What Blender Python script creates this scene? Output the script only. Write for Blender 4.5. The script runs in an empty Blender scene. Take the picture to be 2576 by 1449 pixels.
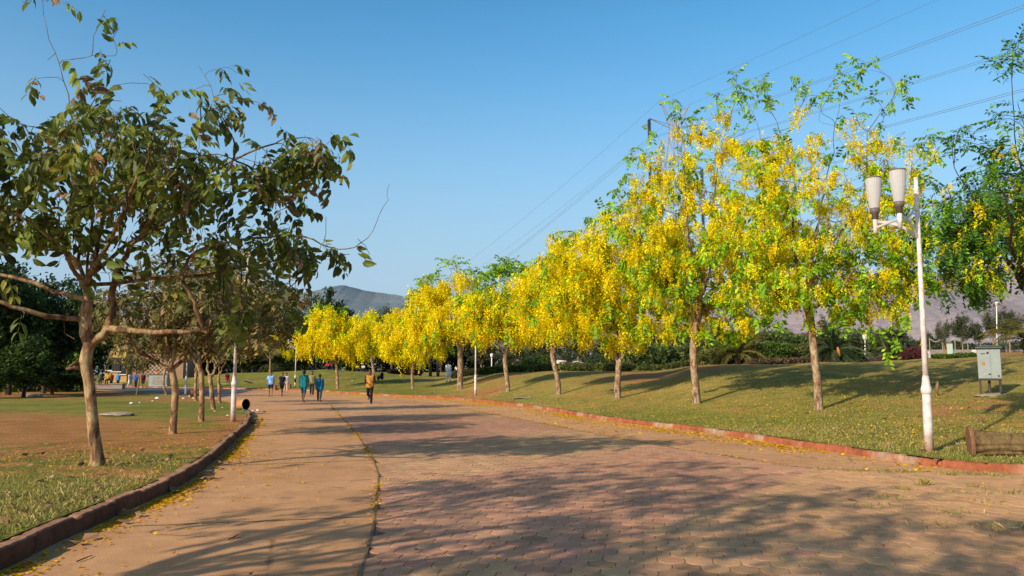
import bpy, math, random
import numpy as np
from mathutils import Vector

SC = bpy.context.scene
COL = SC.collection
PI = math.pi
rad = math.radians

# ------------------------------------------------------------------ camera
F = 2000.0                                   # focal length in units of a 2576-wide frame
HOR = 943.0
CAMZ = 1.5
TH = math.atan((HOR - 724.5) / F)
CT, ST = math.cos(TH), math.sin(TH)


def ray(u, v):
    xc, yc = (u - 1288.0) / F, (724.5 - v) / F
    return np.array([xc, CT - yc * ST, ST + yc * CT])


def at(u, v, y):
    """the point of the sight line (u, v) that is y metres ahead"""
    d = ray(u, v)
    return np.array([0, 0, CAMZ]) + d * (y / d[1])


def gp(u, v, z=0.0):
    d = ray(u, v)
    t = (z - CAMZ) / d[2]
    return np.array([0, 0, CAMZ]) + d * t


cam_d = bpy.data.cameras.new('camera')
cam = bpy.data.objects.new('camera', cam_d)
COL.objects.link(cam)
cam.location = (0, 0, CAMZ)
cam.rotation_euler = (PI / 2 + TH, 0, 0)
cam_d.sensor_width = 36
cam_d.lens = 36 * F / 2576
cam_d.clip_start = 0.05
cam_d.clip_end = 20000
SC.camera = cam

# ------------------------------------------------------------------ light
SUN_AZ, SUN_EL = rad(43), rad(27)            # where the light travels to, measured from +Y towards +X
LD = Vector((math.sin(SUN_AZ) * math.cos(SUN_EL), math.cos(SUN_AZ) * math.cos(SUN_EL), -math.sin(SUN_EL)))
sl = bpy.data.lights.new('sun', 'SUN')
sl.energy = 5.0
sl.angle = rad(0.55)
sl.color = (1.0, 0.86, 0.65)
so = bpy.data.objects.new('sun', sl)
COL.objects.link(so)
so.rotation_euler = LD.to_track_quat('-Z', 'Y').to_euler()
so.location = (-30, -40, 40)

W = bpy.data.worlds.new('World')
SC.world = W
W.use_nodes = True
wn, wl = W.node_tree.nodes, W.node_tree.links
wn.clear()
sky = wn.new('ShaderNodeTexSky')
sky.sky_type = 'NISHITA'
sky.sun_disc = False
sky.sun_elevation = SUN_EL
sky.sun_rotation = rad(180 + 43)
sky.altitude = 0
sky.air_density = 1.0
sky.dust_density = 1.6
sky.ozone_density = 3.0
hs = wn.new('ShaderNodeHueSaturation')
hs.inputs['Hue'].default_value = 0.486
hs.inputs['Saturation'].default_value = 1.26
hs.inputs['Value'].default_value = 1.55
bg = wn.new('ShaderNodeBackground')
bg.inputs['Strength'].default_value = 0.13
wo = wn.new('ShaderNodeOutputWorld')
wl.new(sky.outputs[0], hs.inputs['Color'])
# sky overhead, above the view, is dimmed on purpose to weaken its fill light
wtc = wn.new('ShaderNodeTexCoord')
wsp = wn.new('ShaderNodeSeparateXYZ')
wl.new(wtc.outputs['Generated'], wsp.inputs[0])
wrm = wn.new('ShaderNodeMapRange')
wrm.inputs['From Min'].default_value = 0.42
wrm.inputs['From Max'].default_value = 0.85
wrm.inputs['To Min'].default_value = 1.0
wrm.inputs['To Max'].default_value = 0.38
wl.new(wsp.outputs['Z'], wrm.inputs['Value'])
whz = wn.new('ShaderNodeMapRange')
whz.interpolation_type = 'SMOOTHSTEP'
whz.inputs['From Min'].default_value = 0.0
whz.inputs['From Max'].default_value = 0.44
whz.inputs['To Min'].default_value = 1.0
whz.inputs['To Max'].default_value = 0.0
wl.new(wsp.outputs['Z'], whz.inputs['Value'])
whm = wn.new('ShaderNodeMix')
whm.data_type = 'RGBA'
whm.inputs[7].default_value = (3.2, 4.4, 5.5, 1)
wl.new(whz.outputs[0], whm.inputs[0])
wl.new(hs.outputs[0], whm.inputs[6])
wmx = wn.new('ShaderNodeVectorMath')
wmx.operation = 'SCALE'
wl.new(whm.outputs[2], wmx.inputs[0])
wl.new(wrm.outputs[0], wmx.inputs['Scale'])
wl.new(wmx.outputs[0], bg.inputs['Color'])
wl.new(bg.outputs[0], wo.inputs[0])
SC.view_settings.view_transform = 'Standard'
SC.view_settings.look = 'None'
SC.view_settings.exposure = 0
SC.view_settings.gamma = 1
SC.render.engine = 'CYCLES'
SC.cycles.max_bounces = 6
SC.cycles.diffuse_bounces = 3
SC.cycles.transmission_bounces = 4
SC.cycles.transparent_max_bounces = 6


# ------------------------------------------------------------------ materials
def new_mat(name):
    m = bpy.data.materials.new(name)
    m.use_nodes = True
    n, l = m.node_tree.nodes, m.node_tree.links
    n.clear()
    out = n.new('ShaderNodeOutputMaterial')
    return m, n, l, out


def noise(n, l, scale, detail=4, rough=0.6, vec=None, dist=0.0):
    t = n.new('ShaderNodeTexNoise')
    t.inputs['Scale'].default_value = scale
    t.inputs['Detail'].default_value = detail
    t.inputs['Roughness'].default_value = rough
    t.inputs['Distortion'].default_value = dist
    if vec is None:
        vec = n.new('ShaderNodeTexCoord').outputs['Object']
    l.new(vec, t.inputs['Vector'])
    return t.outputs['Fac']


def ramp(n, l, fac, stops):
    r = n.new('ShaderNodeValToRGB')
    e = r.color_ramp.elements
    while len(e) < len(stops):
        e.new(0.5)
    for i, (p, c) in enumerate(stops):
        e[i].position = p
        e[i].color = tuple(c) + (1,) if len(c) == 3 else c
    l.new(fac, r.inputs[0])
    return r.outputs[0]


def mixc(n, l, fac, a, b, mode='MIX'):
    m = n.new('ShaderNodeMix')
    m.data_type = 'RGBA'
    m.blend_type = mode
    for s, v in ((0, fac), (6, a), (7, b)):
        if hasattr(v, 'is_output'):
            l.new(v, m.inputs[s])
        else:
            m.inputs[s].default_value = v if s == 0 else (tuple(v) + (1,))
    return m.outputs[2]


def bump(n, l, h, strength=0.3, dist=0.02):
    b = n.new('ShaderNodeBump')
    b.inputs['Strength'].default_value = strength
    b.inputs['Distance'].default_value = dist
    l.new(h, b.inputs['Height'])
    return b.outputs[0]


def bsdf(n, l, out, col, rough=0.8, normal=None, metal=0.0, spec=0.3):
    p = n.new('ShaderNodeBsdfPrincipled')
    p.inputs['Roughness'].default_value = rough
    p.inputs['Metallic'].default_value = metal
    p.inputs['Specular IOR Level'].default_value = spec
    if hasattr(col, 'is_output'):
        l.new(col, p.inputs['Base Color'])
    else:
        p.inputs['Base Color'].default_value = tuple(col) + (1,)
    if normal is not None:
        l.new(normal, p.inputs['Normal'])
    if out is not None:
        l.new(p.outputs[0], out.inputs[0])
    return p


def tint_attr(n):
    a = n.new('ShaderNodeAttribute')
    a.attribute_name = 'tint'
    return a.outputs['Color']


def mat_plain(name, c1, c2=None, scale=8, rough=0.8, metal=0.0, bmp=0.15, spec=0.3):
    m, n, l, out = new_mat(name)
    c2 = c2 or tuple(x * 0.72 for x in c1)
    f = noise(n, l, scale, 5, 0.65)
    col = ramp(n, l, f, [(0.32, c2), (0.68, c1)])
    bsdf(n, l, out, col, rough, bump(n, l, f, bmp, 0.01), metal, spec)
    return m


def mat_leaf(name, trans=0.35, rough=0.55, spec=0.25):
    m, n, l, out = new_mat(name)
    t = tint_attr(n)
    p = bsdf(n, l, None, t, rough, None, 0, spec)
    tr = n.new('ShaderNodeBsdfTranslucent')
    l.new(t, tr.inputs['Color'])
    mx = n.new('ShaderNodeMixShader')
    mx.inputs[0].default_value = trans
    l.new(p.outputs[0], mx.inputs[1])
    l.new(tr.outputs[0], mx.inputs[2])
    l.new(mx.outputs[0], out.inputs[0])
    return m


def mat_tint(name, rough=0.85, scale=14, amount=0.5, bmp=0.2, spec=0.2, dist=0.01):
    m, n, l, out = new_mat(name)
    t = tint_attr(n)
    f = noise(n, l, scale, 6, 0.7)
    g = ramp(n, l, f, [(0.3, (1 - amount,) * 3), (0.7, (1 + amount * 0.35,) * 3)])
    col = mixc(n, l, 1.0, t, g, 'MULTIPLY')
    bsdf(n, l, out, col, rough, bump(n, l, f, bmp, dist), 0, spec)
    return m


def mat_bark(name, pale, dark, red, scale=6):
    m, n, l, out = new_mat(name)
    tc = n.new('ShaderNodeTexCoord').outputs['Object']
    mp = n.new('ShaderNodeMapping')
    mp.inputs['Scale'].default_value = (1, 1, 0.45)
    l.new(tc, mp.inputs[0])
    f = noise(n, l, scale, 6, 0.7, mp.outputs[0], 0.6)
    f2 = noise(n, l, scale * 5, 4, 0.7, mp.outputs[0])
    c = ramp(n, l, f, [(0.36, dark), (0.48, red), (0.58, pale), (0.75, tuple(min(1, x * 1.15) for x in pale))])
    t = tint_attr(n)
    c = mixc(n, l, 1.0, c, t, 'MULTIPLY')
    g = ramp(n, l, f2, [(0.3, (0.62,) * 3), (0.6, (1.08,) * 3)])
    c = mixc(n, l, 1.0, c, g, 'MULTIPLY')
    bsdf(n, l, out, c, 0.85, bump(n, l, f2, 0.5, 0.015), 0, 0.2)
    return m


M = {}
M['leaf'] = mat_leaf('leaf_surface', 0.35)
M['leaf_dull'] = mat_leaf('dusty_leaf_surface', 0.22, 0.6, 0.2)
M['petal'] = mat_leaf('petal_surface', 0.45, 0.7, 0.1)
M['bark'] = mat_bark('peeling_bark', (0.42, 0.31, 0.165), (0.06, 0.04, 0.025), (0.27, 0.14, 0.07))
M['bark_brown'] = mat_bark('brown_bark', (0.42, 0.33, 0.22), (0.09, 0.055, 0.035), (0.26, 0.145, 0.08), 8)
M['bark_dark'] = mat_bark('dark_bark', (0.09, 0.065, 0.045), (0.02, 0.015, 0.01), (0.06, 0.035, 0.02), 8)
M['log'] = mat_bark('log_bark', (0.19, 0.135, 0.058), (0.06, 0.04, 0.02), (0.15, 0.095, 0.04), 7)
M['cutwood'] = mat_plain('cut_wood', (0.26, 0.13, 0.06), (0.15, 0.07, 0.035), 14)
M['pod'] = mat_plain('seed_pod_skin', (0.02, 0.012, 0.01), None, 20, 0.5)
M['white_paint'] = mat_plain('weathered_white_paint', (0.74, 0.70, 0.66), (0.56, 0.50, 0.46), 5, 0.45, 0, 0.1, 0.4)
m, n, l, out = new_mat('weathered_pole_paint')
f1 = noise(n, l, 5, 5, 0.65)
f2 = noise(n, l, 22, 6, 0.75)
c = ramp(n, l, f1, [(0.32, (0.44, 0.38, 0.34)), (0.58, (0.72, 0.67, 0.63))])
geo = n.new('ShaderNodeTexCoord').outputs['Object']
sz = n.new('ShaderNodeSeparateXYZ')
l.new(geo, sz.inputs[0])
mr = n.new('ShaderNodeMapRange')
mr.inputs['From Min'].default_value = 0.0
mr.inputs['From Max'].default_value = 0.55
mr.inputs['To Min'].default_value = 0.40
mr.inputs['To Max'].default_value = 0.0
l.new(sz.outputs['Z'], mr.inputs['Value'])
ad = n.new('ShaderNodeMath')
ad.operation = 'ADD'
l.new(mr.outputs[0], ad.inputs[0])
l.new(f2, ad.inputs[1])
rs = ramp(n, l, ad.outputs[0], [(0.64, (0, 0, 0)), (0.86, (1, 1, 1))])
c = mixc(n, l, rs, c, (0.50, 0.31, 0.20))
bsdf(n, l, out, c, 0.5, bump(n, l, f2, 0.15, 0.005), 0, 0.35)
M['white_paint_old'] = m
M['rust'] = mat_plain('rusty_plate', (0.34, 0.16, 0.08), (0.2, 0.09, 0.05), 12)
M['lamp_metal'] = mat_plain('grey_lamp_collar', (0.16, 0.135, 0.12), None, 8, 0.5)
M['pole_blue'] = mat_plain('pale_blue_paint', (0.50, 0.60, 0.64), (0.38, 0.46, 0.5), 5, 0.45)
M['black_paint'] = mat_plain('black_paint', (0.02, 0.02, 0.022), None, 6)
M['steel'] = mat_plain('galvanised_steel', (0.36, 0.33, 0.32), (0.26, 0.23, 0.22), 4, 0.5)
M['tower_steel'] = mat_plain('tower_steel', (0.36, 0.31, 0.33), (0.30, 0.26, 0.28), 4, 0.6)
M['wire'] = mat_plain('wire_metal', (0.19, 0.23, 0.29), None, 4, 0.6)
M['insulator'] = mat_plain('insulator_glaze', (0.035, 0.025, 0.03), None, 4, 0.4)
M['cab'] = mat_plain('grey_green_cabinet_paint', (0.30, 0.35, 0.345), (0.24, 0.285, 0.28), 3, 0.55)
M['cab_roof'] = mat_plain('dark_cabinet_roof', (0.10, 0.125, 0.12), None, 5, 0.6)
M['cab_leg'] = mat_plain('dark_steel_leg', (0.075, 0.055, 0.05), None, 9, 0.7)
M['orange_label'] = mat_plain('orange_sticker', (0.55, 0.17, 0.04), (0.45, 0.13, 0.03), 20, 0.6)
M['grey_label'] = mat_plain('grey_sticker', (0.42, 0.40, 0.36), None, 60, 0.6)
M['concrete'] = mat_plain('rough_concrete', (0.42, 0.34, 0.27), (0.28, 0.21, 0.16), 10, 0.9, 0, 0.5)
M['stone'] = mat_plain('grey_stone', (0.34, 0.30, 0.27), (0.2, 0.17, 0.15), 6, 0.9, 0, 0.5)
M['white_plastic'] = mat_plain('white_plastic', (0.78, 0.78, 0.80), (0.62, 0.62, 0.66), 12, 0.5)
M['teal_plastic'] = mat_plain('teal_plastic', (0.03, 0.32, 0.28), None, 12, 0.5)
M['paper'] = mat_plain('creased_paper', (0.62, 0.47, 0.40), (0.5, 0.36, 0.3), 10)
M['bin_clay'] = mat_plain('orange_bin_shell', (0.52, 0.24, 0.09), (0.4, 0.17, 0.06), 5, 0.8)
M['bin_dark'] = mat_plain('dark_bin_inside', (0.012, 0.012, 0.013), None, 6)
M['yellow_wall'] = mat_plain('yellow_wall_paint', (0.46, 0.30, 0.10), (0.40, 0.25, 0.08), 1.2, 0.9)
M['dark_open'] = mat_plain('dark_opening', (0.03, 0.022, 0.02), None, 3)
M['brown_wall'] = mat_plain('brown_wall_paint', (0.30, 0.19, 0.11), (0.25, 0.15, 0.09), 2)
M['white_wall'] = mat_plain('whitewash', (0.70, 0.66, 0.60), (0.6, 0.56, 0.5), 3)
M['brick'] = mat_plain('red_brown_brick', (0.32, 0.15, 0.085), (0.2, 0.09, 0.05), 8)
M['teal_sign'] = mat_plain('pale_green_board', (0.45, 0.60, 0.50), (0.36, 0.5, 0.42), 8)
M['rope'] = mat_plain('pale_rope', (0.55, 0.5, 0.45), None, 8)
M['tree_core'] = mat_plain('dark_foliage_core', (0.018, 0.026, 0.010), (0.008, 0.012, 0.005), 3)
M['hair'] = mat_plain('black_hair', (0.012, 0.010, 0.009), None, 30, 0.5)
M['skin'] = mat_plain('brown_skin', (0.30, 0.15, 0.085), (0.26, 0.125, 0.07), 6, 0.55)
M['skin_dark'] = mat_plain('dark_brown_skin', (0.16, 0.075, 0.045), None, 6, 0.55)
M['eye'] = mat_plain('eye_dark', (0.01, 0.008, 0.008), None, 6, 0.3)


def cloth(name, c, c2=None, scale=6):
    k = 'cloth_' + name
    if k not in M:
        M[k] = mat_plain(name + '_cloth', c, c2 or tuple(x * 0.85 for x in c), scale, 0.85, 0, 0.3, 0.1)
    return M[k]


# road concrete
m, n, l, out = new_mat('road_concrete')
f1 = noise(n, l, 0.35, 5, 0.6)
f2 = noise(n, l, 3.0, 6, 0.7)
f3 = noise(n, l, 90, 3, 0.6)
c = ramp(n, l, f1, [(0.3, (0.56, 0.28, 0.125)), (0.55, (0.70, 0.375, 0.18)), (0.75, (0.63, 0.325, 0.15))])
c = mixc(n, l, 1.0, c, ramp(n, l, f2, [(0.3, (0.80,) * 3), (0.7, (1.10,) * 3)]), 'MULTIPLY')
c = mixc(n, l, 1.0, c, ramp(n, l, f3, [(0.35, (0.72,) * 3), (0.65, (1.15,) * 3)]), 'MULTIPLY')
f5 = noise(n, l, 260, 2, 0.5)
c = mixc(n, l, 1.0, c, ramp(n, l, f5, [(0.38, (0.70,) * 3), (0.62, (1.18,) * 3)]), 'MULTIPLY')
f6 = noise(n, l, 0.9, 7, 0.75, None, 1.2)
c = mixc(n, l, 1.0, c, ramp(n, l, f6, [(0.30, (0.66, 0.64, 0.62)), (0.44, (1, 1, 1)), (0.62, (1, 1, 1)), (0.74, (1.1, 1.08, 1.04))]), 'MULTIPLY')
vo = n.new('ShaderNodeTexVoronoi')
vo.feature = 'DISTANCE_TO_EDGE'
vo.inputs['Scale'].default_value = 0.33
l.new(n.new('ShaderNodeTexCoord').outputs['Object'], vo.inputs['Vector'])
wv = noise(n, l, 2.5, 4, 0.7)
sb_ = n.new('ShaderNodeMath')
sb_.operation = 'MULTIPLY_ADD'
l.new(wv, sb_.inputs[0])
sb_.inputs[1].default_value = 0.05
l.new(vo.outputs['Distance'], sb_.inputs[2])
cr_ = ramp(n, l, sb_.outputs[0], [(0.022, (0.55, 0.5, 0.46)), (0.030, (1, 1, 1))])
c = mixc(n, l, 1.0, c, cr_, 'MULTIPLY')
bsdf(n, l, out, c, 0.85, bump(n, l, f3, 0.45, 0.008), 0, 0.25)
M['road'] = m
m, n, l, out = new_mat('paver_stone')
t = tint_attr(n)
f1 = noise(n, l, 0.5, 5, 0.6)
f3 = noise(n, l, 75, 4, 0.65)
f2 = noise(n, l, 5.0, 5, 0.7)
c = mixc(n, l, 1.0, t, ramp(n, l, f1, [(0.3, (0.86, 0.84, 0.82)), (0.7, (1.08, 1.05, 1.0))]), 'MULTIPLY')
c = mixc(n, l, 1.0, c, ramp(n, l, f2, [(0.3, (0.84,) * 3), (0.7, (1.08,) * 3)]), 'MULTIPLY')
c = mixc(n, l, 1.0, c, ramp(n, l, f3, [(0.35, (0.76,) * 3), (0.65, (1.12,) * 3)]), 'MULTIPLY')
bsdf(n, l, out, c, 0.8, bump(n, l, f3, 0.3, 0.004), 0, 0.3)
M['paver'] = m
M['grout'] = mat_plain('sandy_grout', (0.25, 0.135, 0.07), (0.15, 0.08, 0.045), 3)
M['kerb'] = mat_tint('painted_kerb', 0.85, 6, 0.45, 0.6, 0.15, 0.02)


def mat_lawn(name):
    """tint R = bare red soil, G = lushness, B = shade of dryness"""
    m, n, l, out = new_mat(name)
    a = tint_attr(n)
    sp = n.new('ShaderNodeSeparateColor')
    l.new(a, sp.inputs[0])
    big = noise(n, l, 0.22, 5, 0.65)
    mid = noise(n, l, 1.3, 6, 0.7)
    fine = noise(n, l, 26, 4, 0.75)
    tc = n.new('ShaderNodeTexCoord').outputs['Object']
    dry = ramp(n, l, mid, [(0.3, (0.27, 0.21, 0.05)), (0.55, (0.42, 0.32, 0.085)), (0.75, (0.52, 0.38, 0.12))])
    lush = ramp(n, l, mid, [(0.3, (0.115, 0.145, 0.024)), (0.7, (0.25, 0.26, 0.048))])
    soil = ramp(n, l, mid, [(0.3, (0.33, 0.145, 0.052)), (0.7, (0.54, 0.275, 0.10))])

    def combine(chan, nz, gain):
        ma = n.new('ShaderNodeMath')
        ma.operation = 'MULTIPLY_ADD'
        l.new(nz, ma.inputs[0])
        ma.inputs[1].default_value = gain
        ma.inputs[2].default_value = -gain * 0.5
        ad = n.new('ShaderNodeMath')
        ad.operation = 'ADD'
        ad.use_clamp = True
        l.new(chan, ad.inputs[0])
        l.new(ma.outputs[0], ad.inputs[1])
        return ad.outputs[0]
    g = combine(sp.outputs[1], big, 1.9)
    s = combine(sp.outputs[0], mid, 3.2)
    s = ramp(n, l, s, [(0.35, (0, 0, 0)), (0.75, (1, 1, 1))])
    c = mixc(n, l, g, dry, lush)
    c = mixc(n, l, s, c, soil)
    c = mixc(n, l, 1.0, c, ramp(n, l, fine, [(0.36, (0.42,) * 3), (0.62, (1.22,) * 3)]), 'MULTIPLY')
    bsdf(n, l, out, c, 0.95, bump(n, l, fine, 0.7, 0.03), 0, 0.05)
    return m


M['lawn'] = mat_lawn('lawn_ground')
m, n, l, out = new_mat('far_ground')
f = noise(n, l, 0.02, 5, 0.6)
bsdf(n, l, out, ramp(n, l, f, [(0.3, (0.2, 0.15, 0.07)), (0.7, (0.26, 0.2, 0.1))]), 0.95, None, 0, 0.05)
M['ground'] = m


def mat_hill(name, cols, scale):
    m, n, l, out = new_mat(name)
    f = noise(n, l, scale, 8, 0.7)
    f2 = noise(n, l, scale * 14, 4, 0.7)
    c = ramp(n, l, f, [(0.3, cols[0]), (0.5, cols[1]), (0.7, cols[2])])
    c = mixc(n, l, 1.0, c, ramp(n, l, f2, [(0.35, (0.72, 0.78, 0.8)), (0.6, (1.06,) * 3)]), 'MULTIPLY')
    bsdf(n, l, out, c, 1.0, None, 0, 0.0)
    return m


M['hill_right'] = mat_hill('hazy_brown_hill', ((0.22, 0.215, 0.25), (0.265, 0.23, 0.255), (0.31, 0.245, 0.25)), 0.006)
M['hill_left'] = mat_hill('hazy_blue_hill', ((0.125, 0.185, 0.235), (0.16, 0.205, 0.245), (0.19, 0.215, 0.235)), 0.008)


# ------------------------------------------------------------------ mesh helpers
def mk(name, V, Fs, mat, parent=None, tint=None, smooth=False, origin=None):
    """one mesh object from world-space vertices; faces = array (n,k) or list of arrays/tuples"""
    V = np.asarray(V, dtype=np.float64).reshape(-1, 3)
    if parent is not None:
        V = V - np.array(parent.matrix_basis.translation if parent.parent is None else parent['_org'])
    elif origin is not None:
        V = V - np.asarray(origin)
    me = bpy.data.meshes.new(name)
    if isinstance(Fs, np.ndarray):
        nf, k = Fs.shape
        loops = Fs.reshape(-1)
        starts = np.arange(nf) * k
    else:
        lens = np.array([len(f) for f in Fs])
        loops = np.concatenate([np.asarray(f) for f in Fs])
        starts = np.concatenate([[0], np.cumsum(lens)[:-1]])
        nf = len(lens)
    me.vertices.add(len(V))
    me.vertices.foreach_set('co', V.astype(np.float32).reshape(-1))
    me.loops.add(len(loops))
    me.loops.foreach_set('vertex_index', loops.astype(np.int32))
    me.polygons.add(nf)
    me.polygons.foreach_set('loop_start', starts.astype(np.int32))
    me.polygons.foreach_set('use_smooth', np.full(nf, bool(smooth)))
    me.update(calc_edges=True)
    if tint is not None:
        a = me.attributes.new('tint', 'FLOAT_COLOR', 'POINT')
        T = np.ones((len(V), 4), dtype=np.float32)
        T[:, :3] = np.asarray(tint)
        a.data.foreach_set('color', T.reshape(-1))
    me.materials.append(mat)
    o = bpy.data.objects.new(name, me)
    COL.objects.link(o)
    if parent is not None:
        o.parent = parent
        o['_org'] = tuple(float(x) for x in (parent.matrix_basis.translation if parent.parent is None else parent['_org']))
    elif origin is not None:
        o.location = tuple(origin)
    return o


def tag(o, label=None, cat=None, group=None, kind=None):
    if label:
        o['label'] = label
    if cat:
        o['category'] = cat
    if group:
        o['group'] = group
    if kind:
        o['kind'] = kind
    return o


def thing(name, loc, label, cat, group=None):
    o = bpy.data.objects.new(name, None)
    o.empty_display_size = 0.2
    COL.objects.link(o)
    o.location = tuple(float(x) for x in loc)
    return tag(o, label, cat, group)


def dup(root, loc, rotz=0.0, scale=1.0, label=None, group=None):
    def cp(o, par):
        c = o.copy()
        COL.objects.link(c)
        c.parent = par
        for ch in kids.get(o.name, ()):
            cp(ch, c)
        return c
    kids = {}

    def collect(o):
        kids[o.name] = list(o.children)
        for ch in o.children:
            collect(ch)
    collect(root)
    r = cp(root, None)
    r.location = tuple(float(x) for x in loc)
    r.rotation_euler = (0, 0, rotz)
    r.scale = (scale,) * 3 if not hasattr(scale, '__len__') else tuple(scale)
    if label:
        r['label'] = label
    if group:
        r['group'] = group
    return r


class MB:
    def __init__(s):
        s.V, s.F, s.n = [], [], 0

    def add(s, V, Fs):
        V = np.asarray(V, float)
        s.V.append(V)
        for f in Fs:
            s.F.append(tuple(int(i) + s.n for i in f))
        s.n += len(V)
        return s

    def box(s, c, size, rotz=0.0, bev=0.0):
        c = np.asarray(c, float)
        hx, hy, hz = [x / 2 for x in size]
        b = min(bev, hx * 0.9, hy * 0.9, hz * 0.9)
        if b > 0:
            pts, fs = [], []
            for zi, (zz, ins) in enumerate(((-hz, b), (-hz + b, 0), (hz - b, 0), (hz, b))):
                for sx, sy in ((-1, -1), (1, -1), (1, 1), (-1, 1)):
                    pts.append((sx * (hx - ins), sy * (hy - ins), zz))
            for k in range(3):
                for i in range(4):
                    j = (i + 1) % 4
                    fs.append((k * 4 + i, k * 4 + j, k * 4 + 4 + j, k * 4 + 4 + i))
            fs += [(3, 2, 1, 0), (12, 13, 14, 15)]
        else:
            pts = [(sx * hx, sy * hy, sz * hz) for sz in (-1, 1) for sx, sy in ((-1, -1), (1, -1), (1, 1), (-1, 1))]
            fs = [(3, 2, 1, 0), (4, 5, 6, 7)] + [(i, (i + 1) % 4, 4 + (i + 1) % 4, 4 + i) for i in range(4)]
        P = np.array(pts)
        ca, sa = math.cos(rotz), math.sin(rotz)
        P = np.stack([P[:, 0] * ca - P[:, 1] * sa, P[:, 0] * sa + P[:, 1] * ca, P[:, 2]], 1) + c
        return s.add(P, fs)

    def tube(s, pts, rs, n=8, caps=True):
        pts = np.asarray(pts, float)
        if not hasattr(rs, '__len__'):
            rs = [rs] * len(pts)
        d = np.gradient(pts, axis=0)
        d /= np.linalg.norm(d, axis=1)[:, None] + 1e-12
        ref = np.array([0.31, 0.9, 0.2]) if abs(d[0] @ np.array([0.31, 0.9, 0.2])) < 0.85 else np.array([0.9, 0.1, 0.3])
        V = []
        th = np.arange(n) * 2 * PI / n
        for p, dd, r in zip(pts, d, rs):
            a = np.cross(dd, ref)
            a /= np.linalg.norm(a)
            b = np.cross(dd, a)
            V.append(p + r * (np.cos(th)[:, None] * a + np.sin(th)[:, None] * b))
        fs = []
        for k in range(len(pts) - 1):
            for i in range(n):
                j = (i + 1) % n
                fs.append((k * n + i, k * n + j, k * n + n + j, k * n + n + i))
        if caps:
            fs.append(tuple(range(n))[::-1])
            fs.append(tuple((len(pts) - 1) * n + i for i in range(n)))
        return s.add(np.concatenate(V), fs)

    def lathe(s, c, prof, n=16, caps=True):
        c = np.asarray(c, float)
        return s.tube([c + np.array([0, 0, z]) for r, z in prof], [r for r, z in prof], n, caps)

    def obj(s, name, mat, parent=None, smooth=False, tint=None, origin=None):
        V = np.concatenate(s.V)
        return mk(name, V, s.F, mat, parent, tint, smooth, origin)


def catmull(pts, per=8):
    P = np.asarray(pts, float)
    P = np.vstack([2 * P[0] - P[1], P, 2 * P[-1] - P[-2]])
    out = []
    for i in range(1, len(P) - 2):
        for t in np.linspace(0, 1, per, endpoint=False):
            a, b, c_, d = P[i - 1], P[i], P[i + 1], P[i + 2]
            out.append(0.5 * (2 * b + (c_ - a) * t + (2 * a - 5 * b + 4 * c_ - d) * t * t + (3 * b - a - 3 * c_ + d) * t ** 3))
    out.append(P[-2])
    return np.array(out)


def resample(P, step):
    s = np.concatenate([[0], np.cumsum(np.linalg.norm(np.diff(P, axis=0), axis=1))])
    k = max(2, int(s[-1] / step))
    q = np.linspace(0, s[-1], k)
    return np.stack([np.interp(q, s, P[:, i]) for i in range(P.shape[1])], 1)


def offset(P, d):
    t = np.gradient(P, axis=0)
    t /= np.linalg.norm(t, axis=1)[:, None] + 1e-12
    return P + d * np.stack([-t[:, 1], t[:, 0]], 1)


# ------------------------------------------------------------------ plan of the road
KZ_R, KZ_L = 0.13, 0.16
right_px = [(120, 972), (250, 973.5), (357, 975), (500, 977), (600, 979), (721, 982), (837, 987), (965, 995.6), (1139, 1004.6), (1332, 1026),
            (1505, 1055), (1639, 1073), (1718, 1081), (1935, 1113), (2151, 1146), (2335, 1173), (2475, 1187), (2576, 1191)]
kr = [gp(u, v)[:2] for u, v in right_px] + [np.array((9.4, 11.95)), np.array((12, 11.8)), np.array((40, 11.5))]
KR = resample(catmull(kr, 10), 0.5)           # road-side foot of the right kerb, far left -> right
left_px = [(0, 1382), (125, 1328), (275, 1267), (458, 1190), (541, 1136), (583, 1099), (612, 1075), (626, 1058), (632, 1044), (628, 1032), (612, 1022),
           (585, 1013), (538, 1004), (460, 996), (367, 988.5), (250, 983), (100, 978)]
klw = [np.array((-3.7, -12)), np.array((-3.7, -4)), np.array((-3.75, 3))] + [gp(u, v, KZ_L)[:2] for u, v in left_px] + [np.array((-75, 100))]
KL = resample(catmull(klw, 10), 0.35)         # top road-side edge of the left kerb, behind the camera -> tip -> far left
KW = 0.14
KR_back = offset(KR, KW)                      # away from the road (left of travel for far-left -> right)
KL_back = offset(KL, KW)

# right lawn profile by bearing (u at the horizon)
prof_u = np.array([-200, 100, 300, 435, 502, 585, 660, 820, 980, 1096, 1194, 1263, 1396, 1560, 1651, 1692, 1750, 1826, 1978, 2062, 2162, 2264, 2330, 2381, 2464, 2522, 2576, 3200, 6000])
prof_v = np.array([958, 958, 957, 955, 947, 938, 937, 929, 940, 948, 945, 938, 933, 935, 938, 933, 920, 917, 917, 911, 913, 912, 903, 905, 899, 892, 888, 880, 880])
prof_d = np.array([140, 135, 128, 118, 115, 113, 112, 108, 100, 92, 74, 68, 60, 54, 50, 48, 46, 45, 43, 42, 41, 40, 39, 38, 37, 36.5, 36, 34, 34])
far_u = np.array([-200, 435, 660, 820, 1000, 1150, 1300, 1500, 1650, 1800, 2100, 2300, 2576, 6000])
far_v = np.array([952, 950, 939, 932, 937, 936, 932, 917, 907, 906, 897, 889, 880, 876])
FD = 130.0
tanr = KR_back[:, 0] / KR_back[:, 1]
KR_t, KR_y = tanr, KR_back[:, 1]
order = np.argsort(KR_t)
KR_t, KR_y = KR_t[order], KR_y[order]


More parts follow.
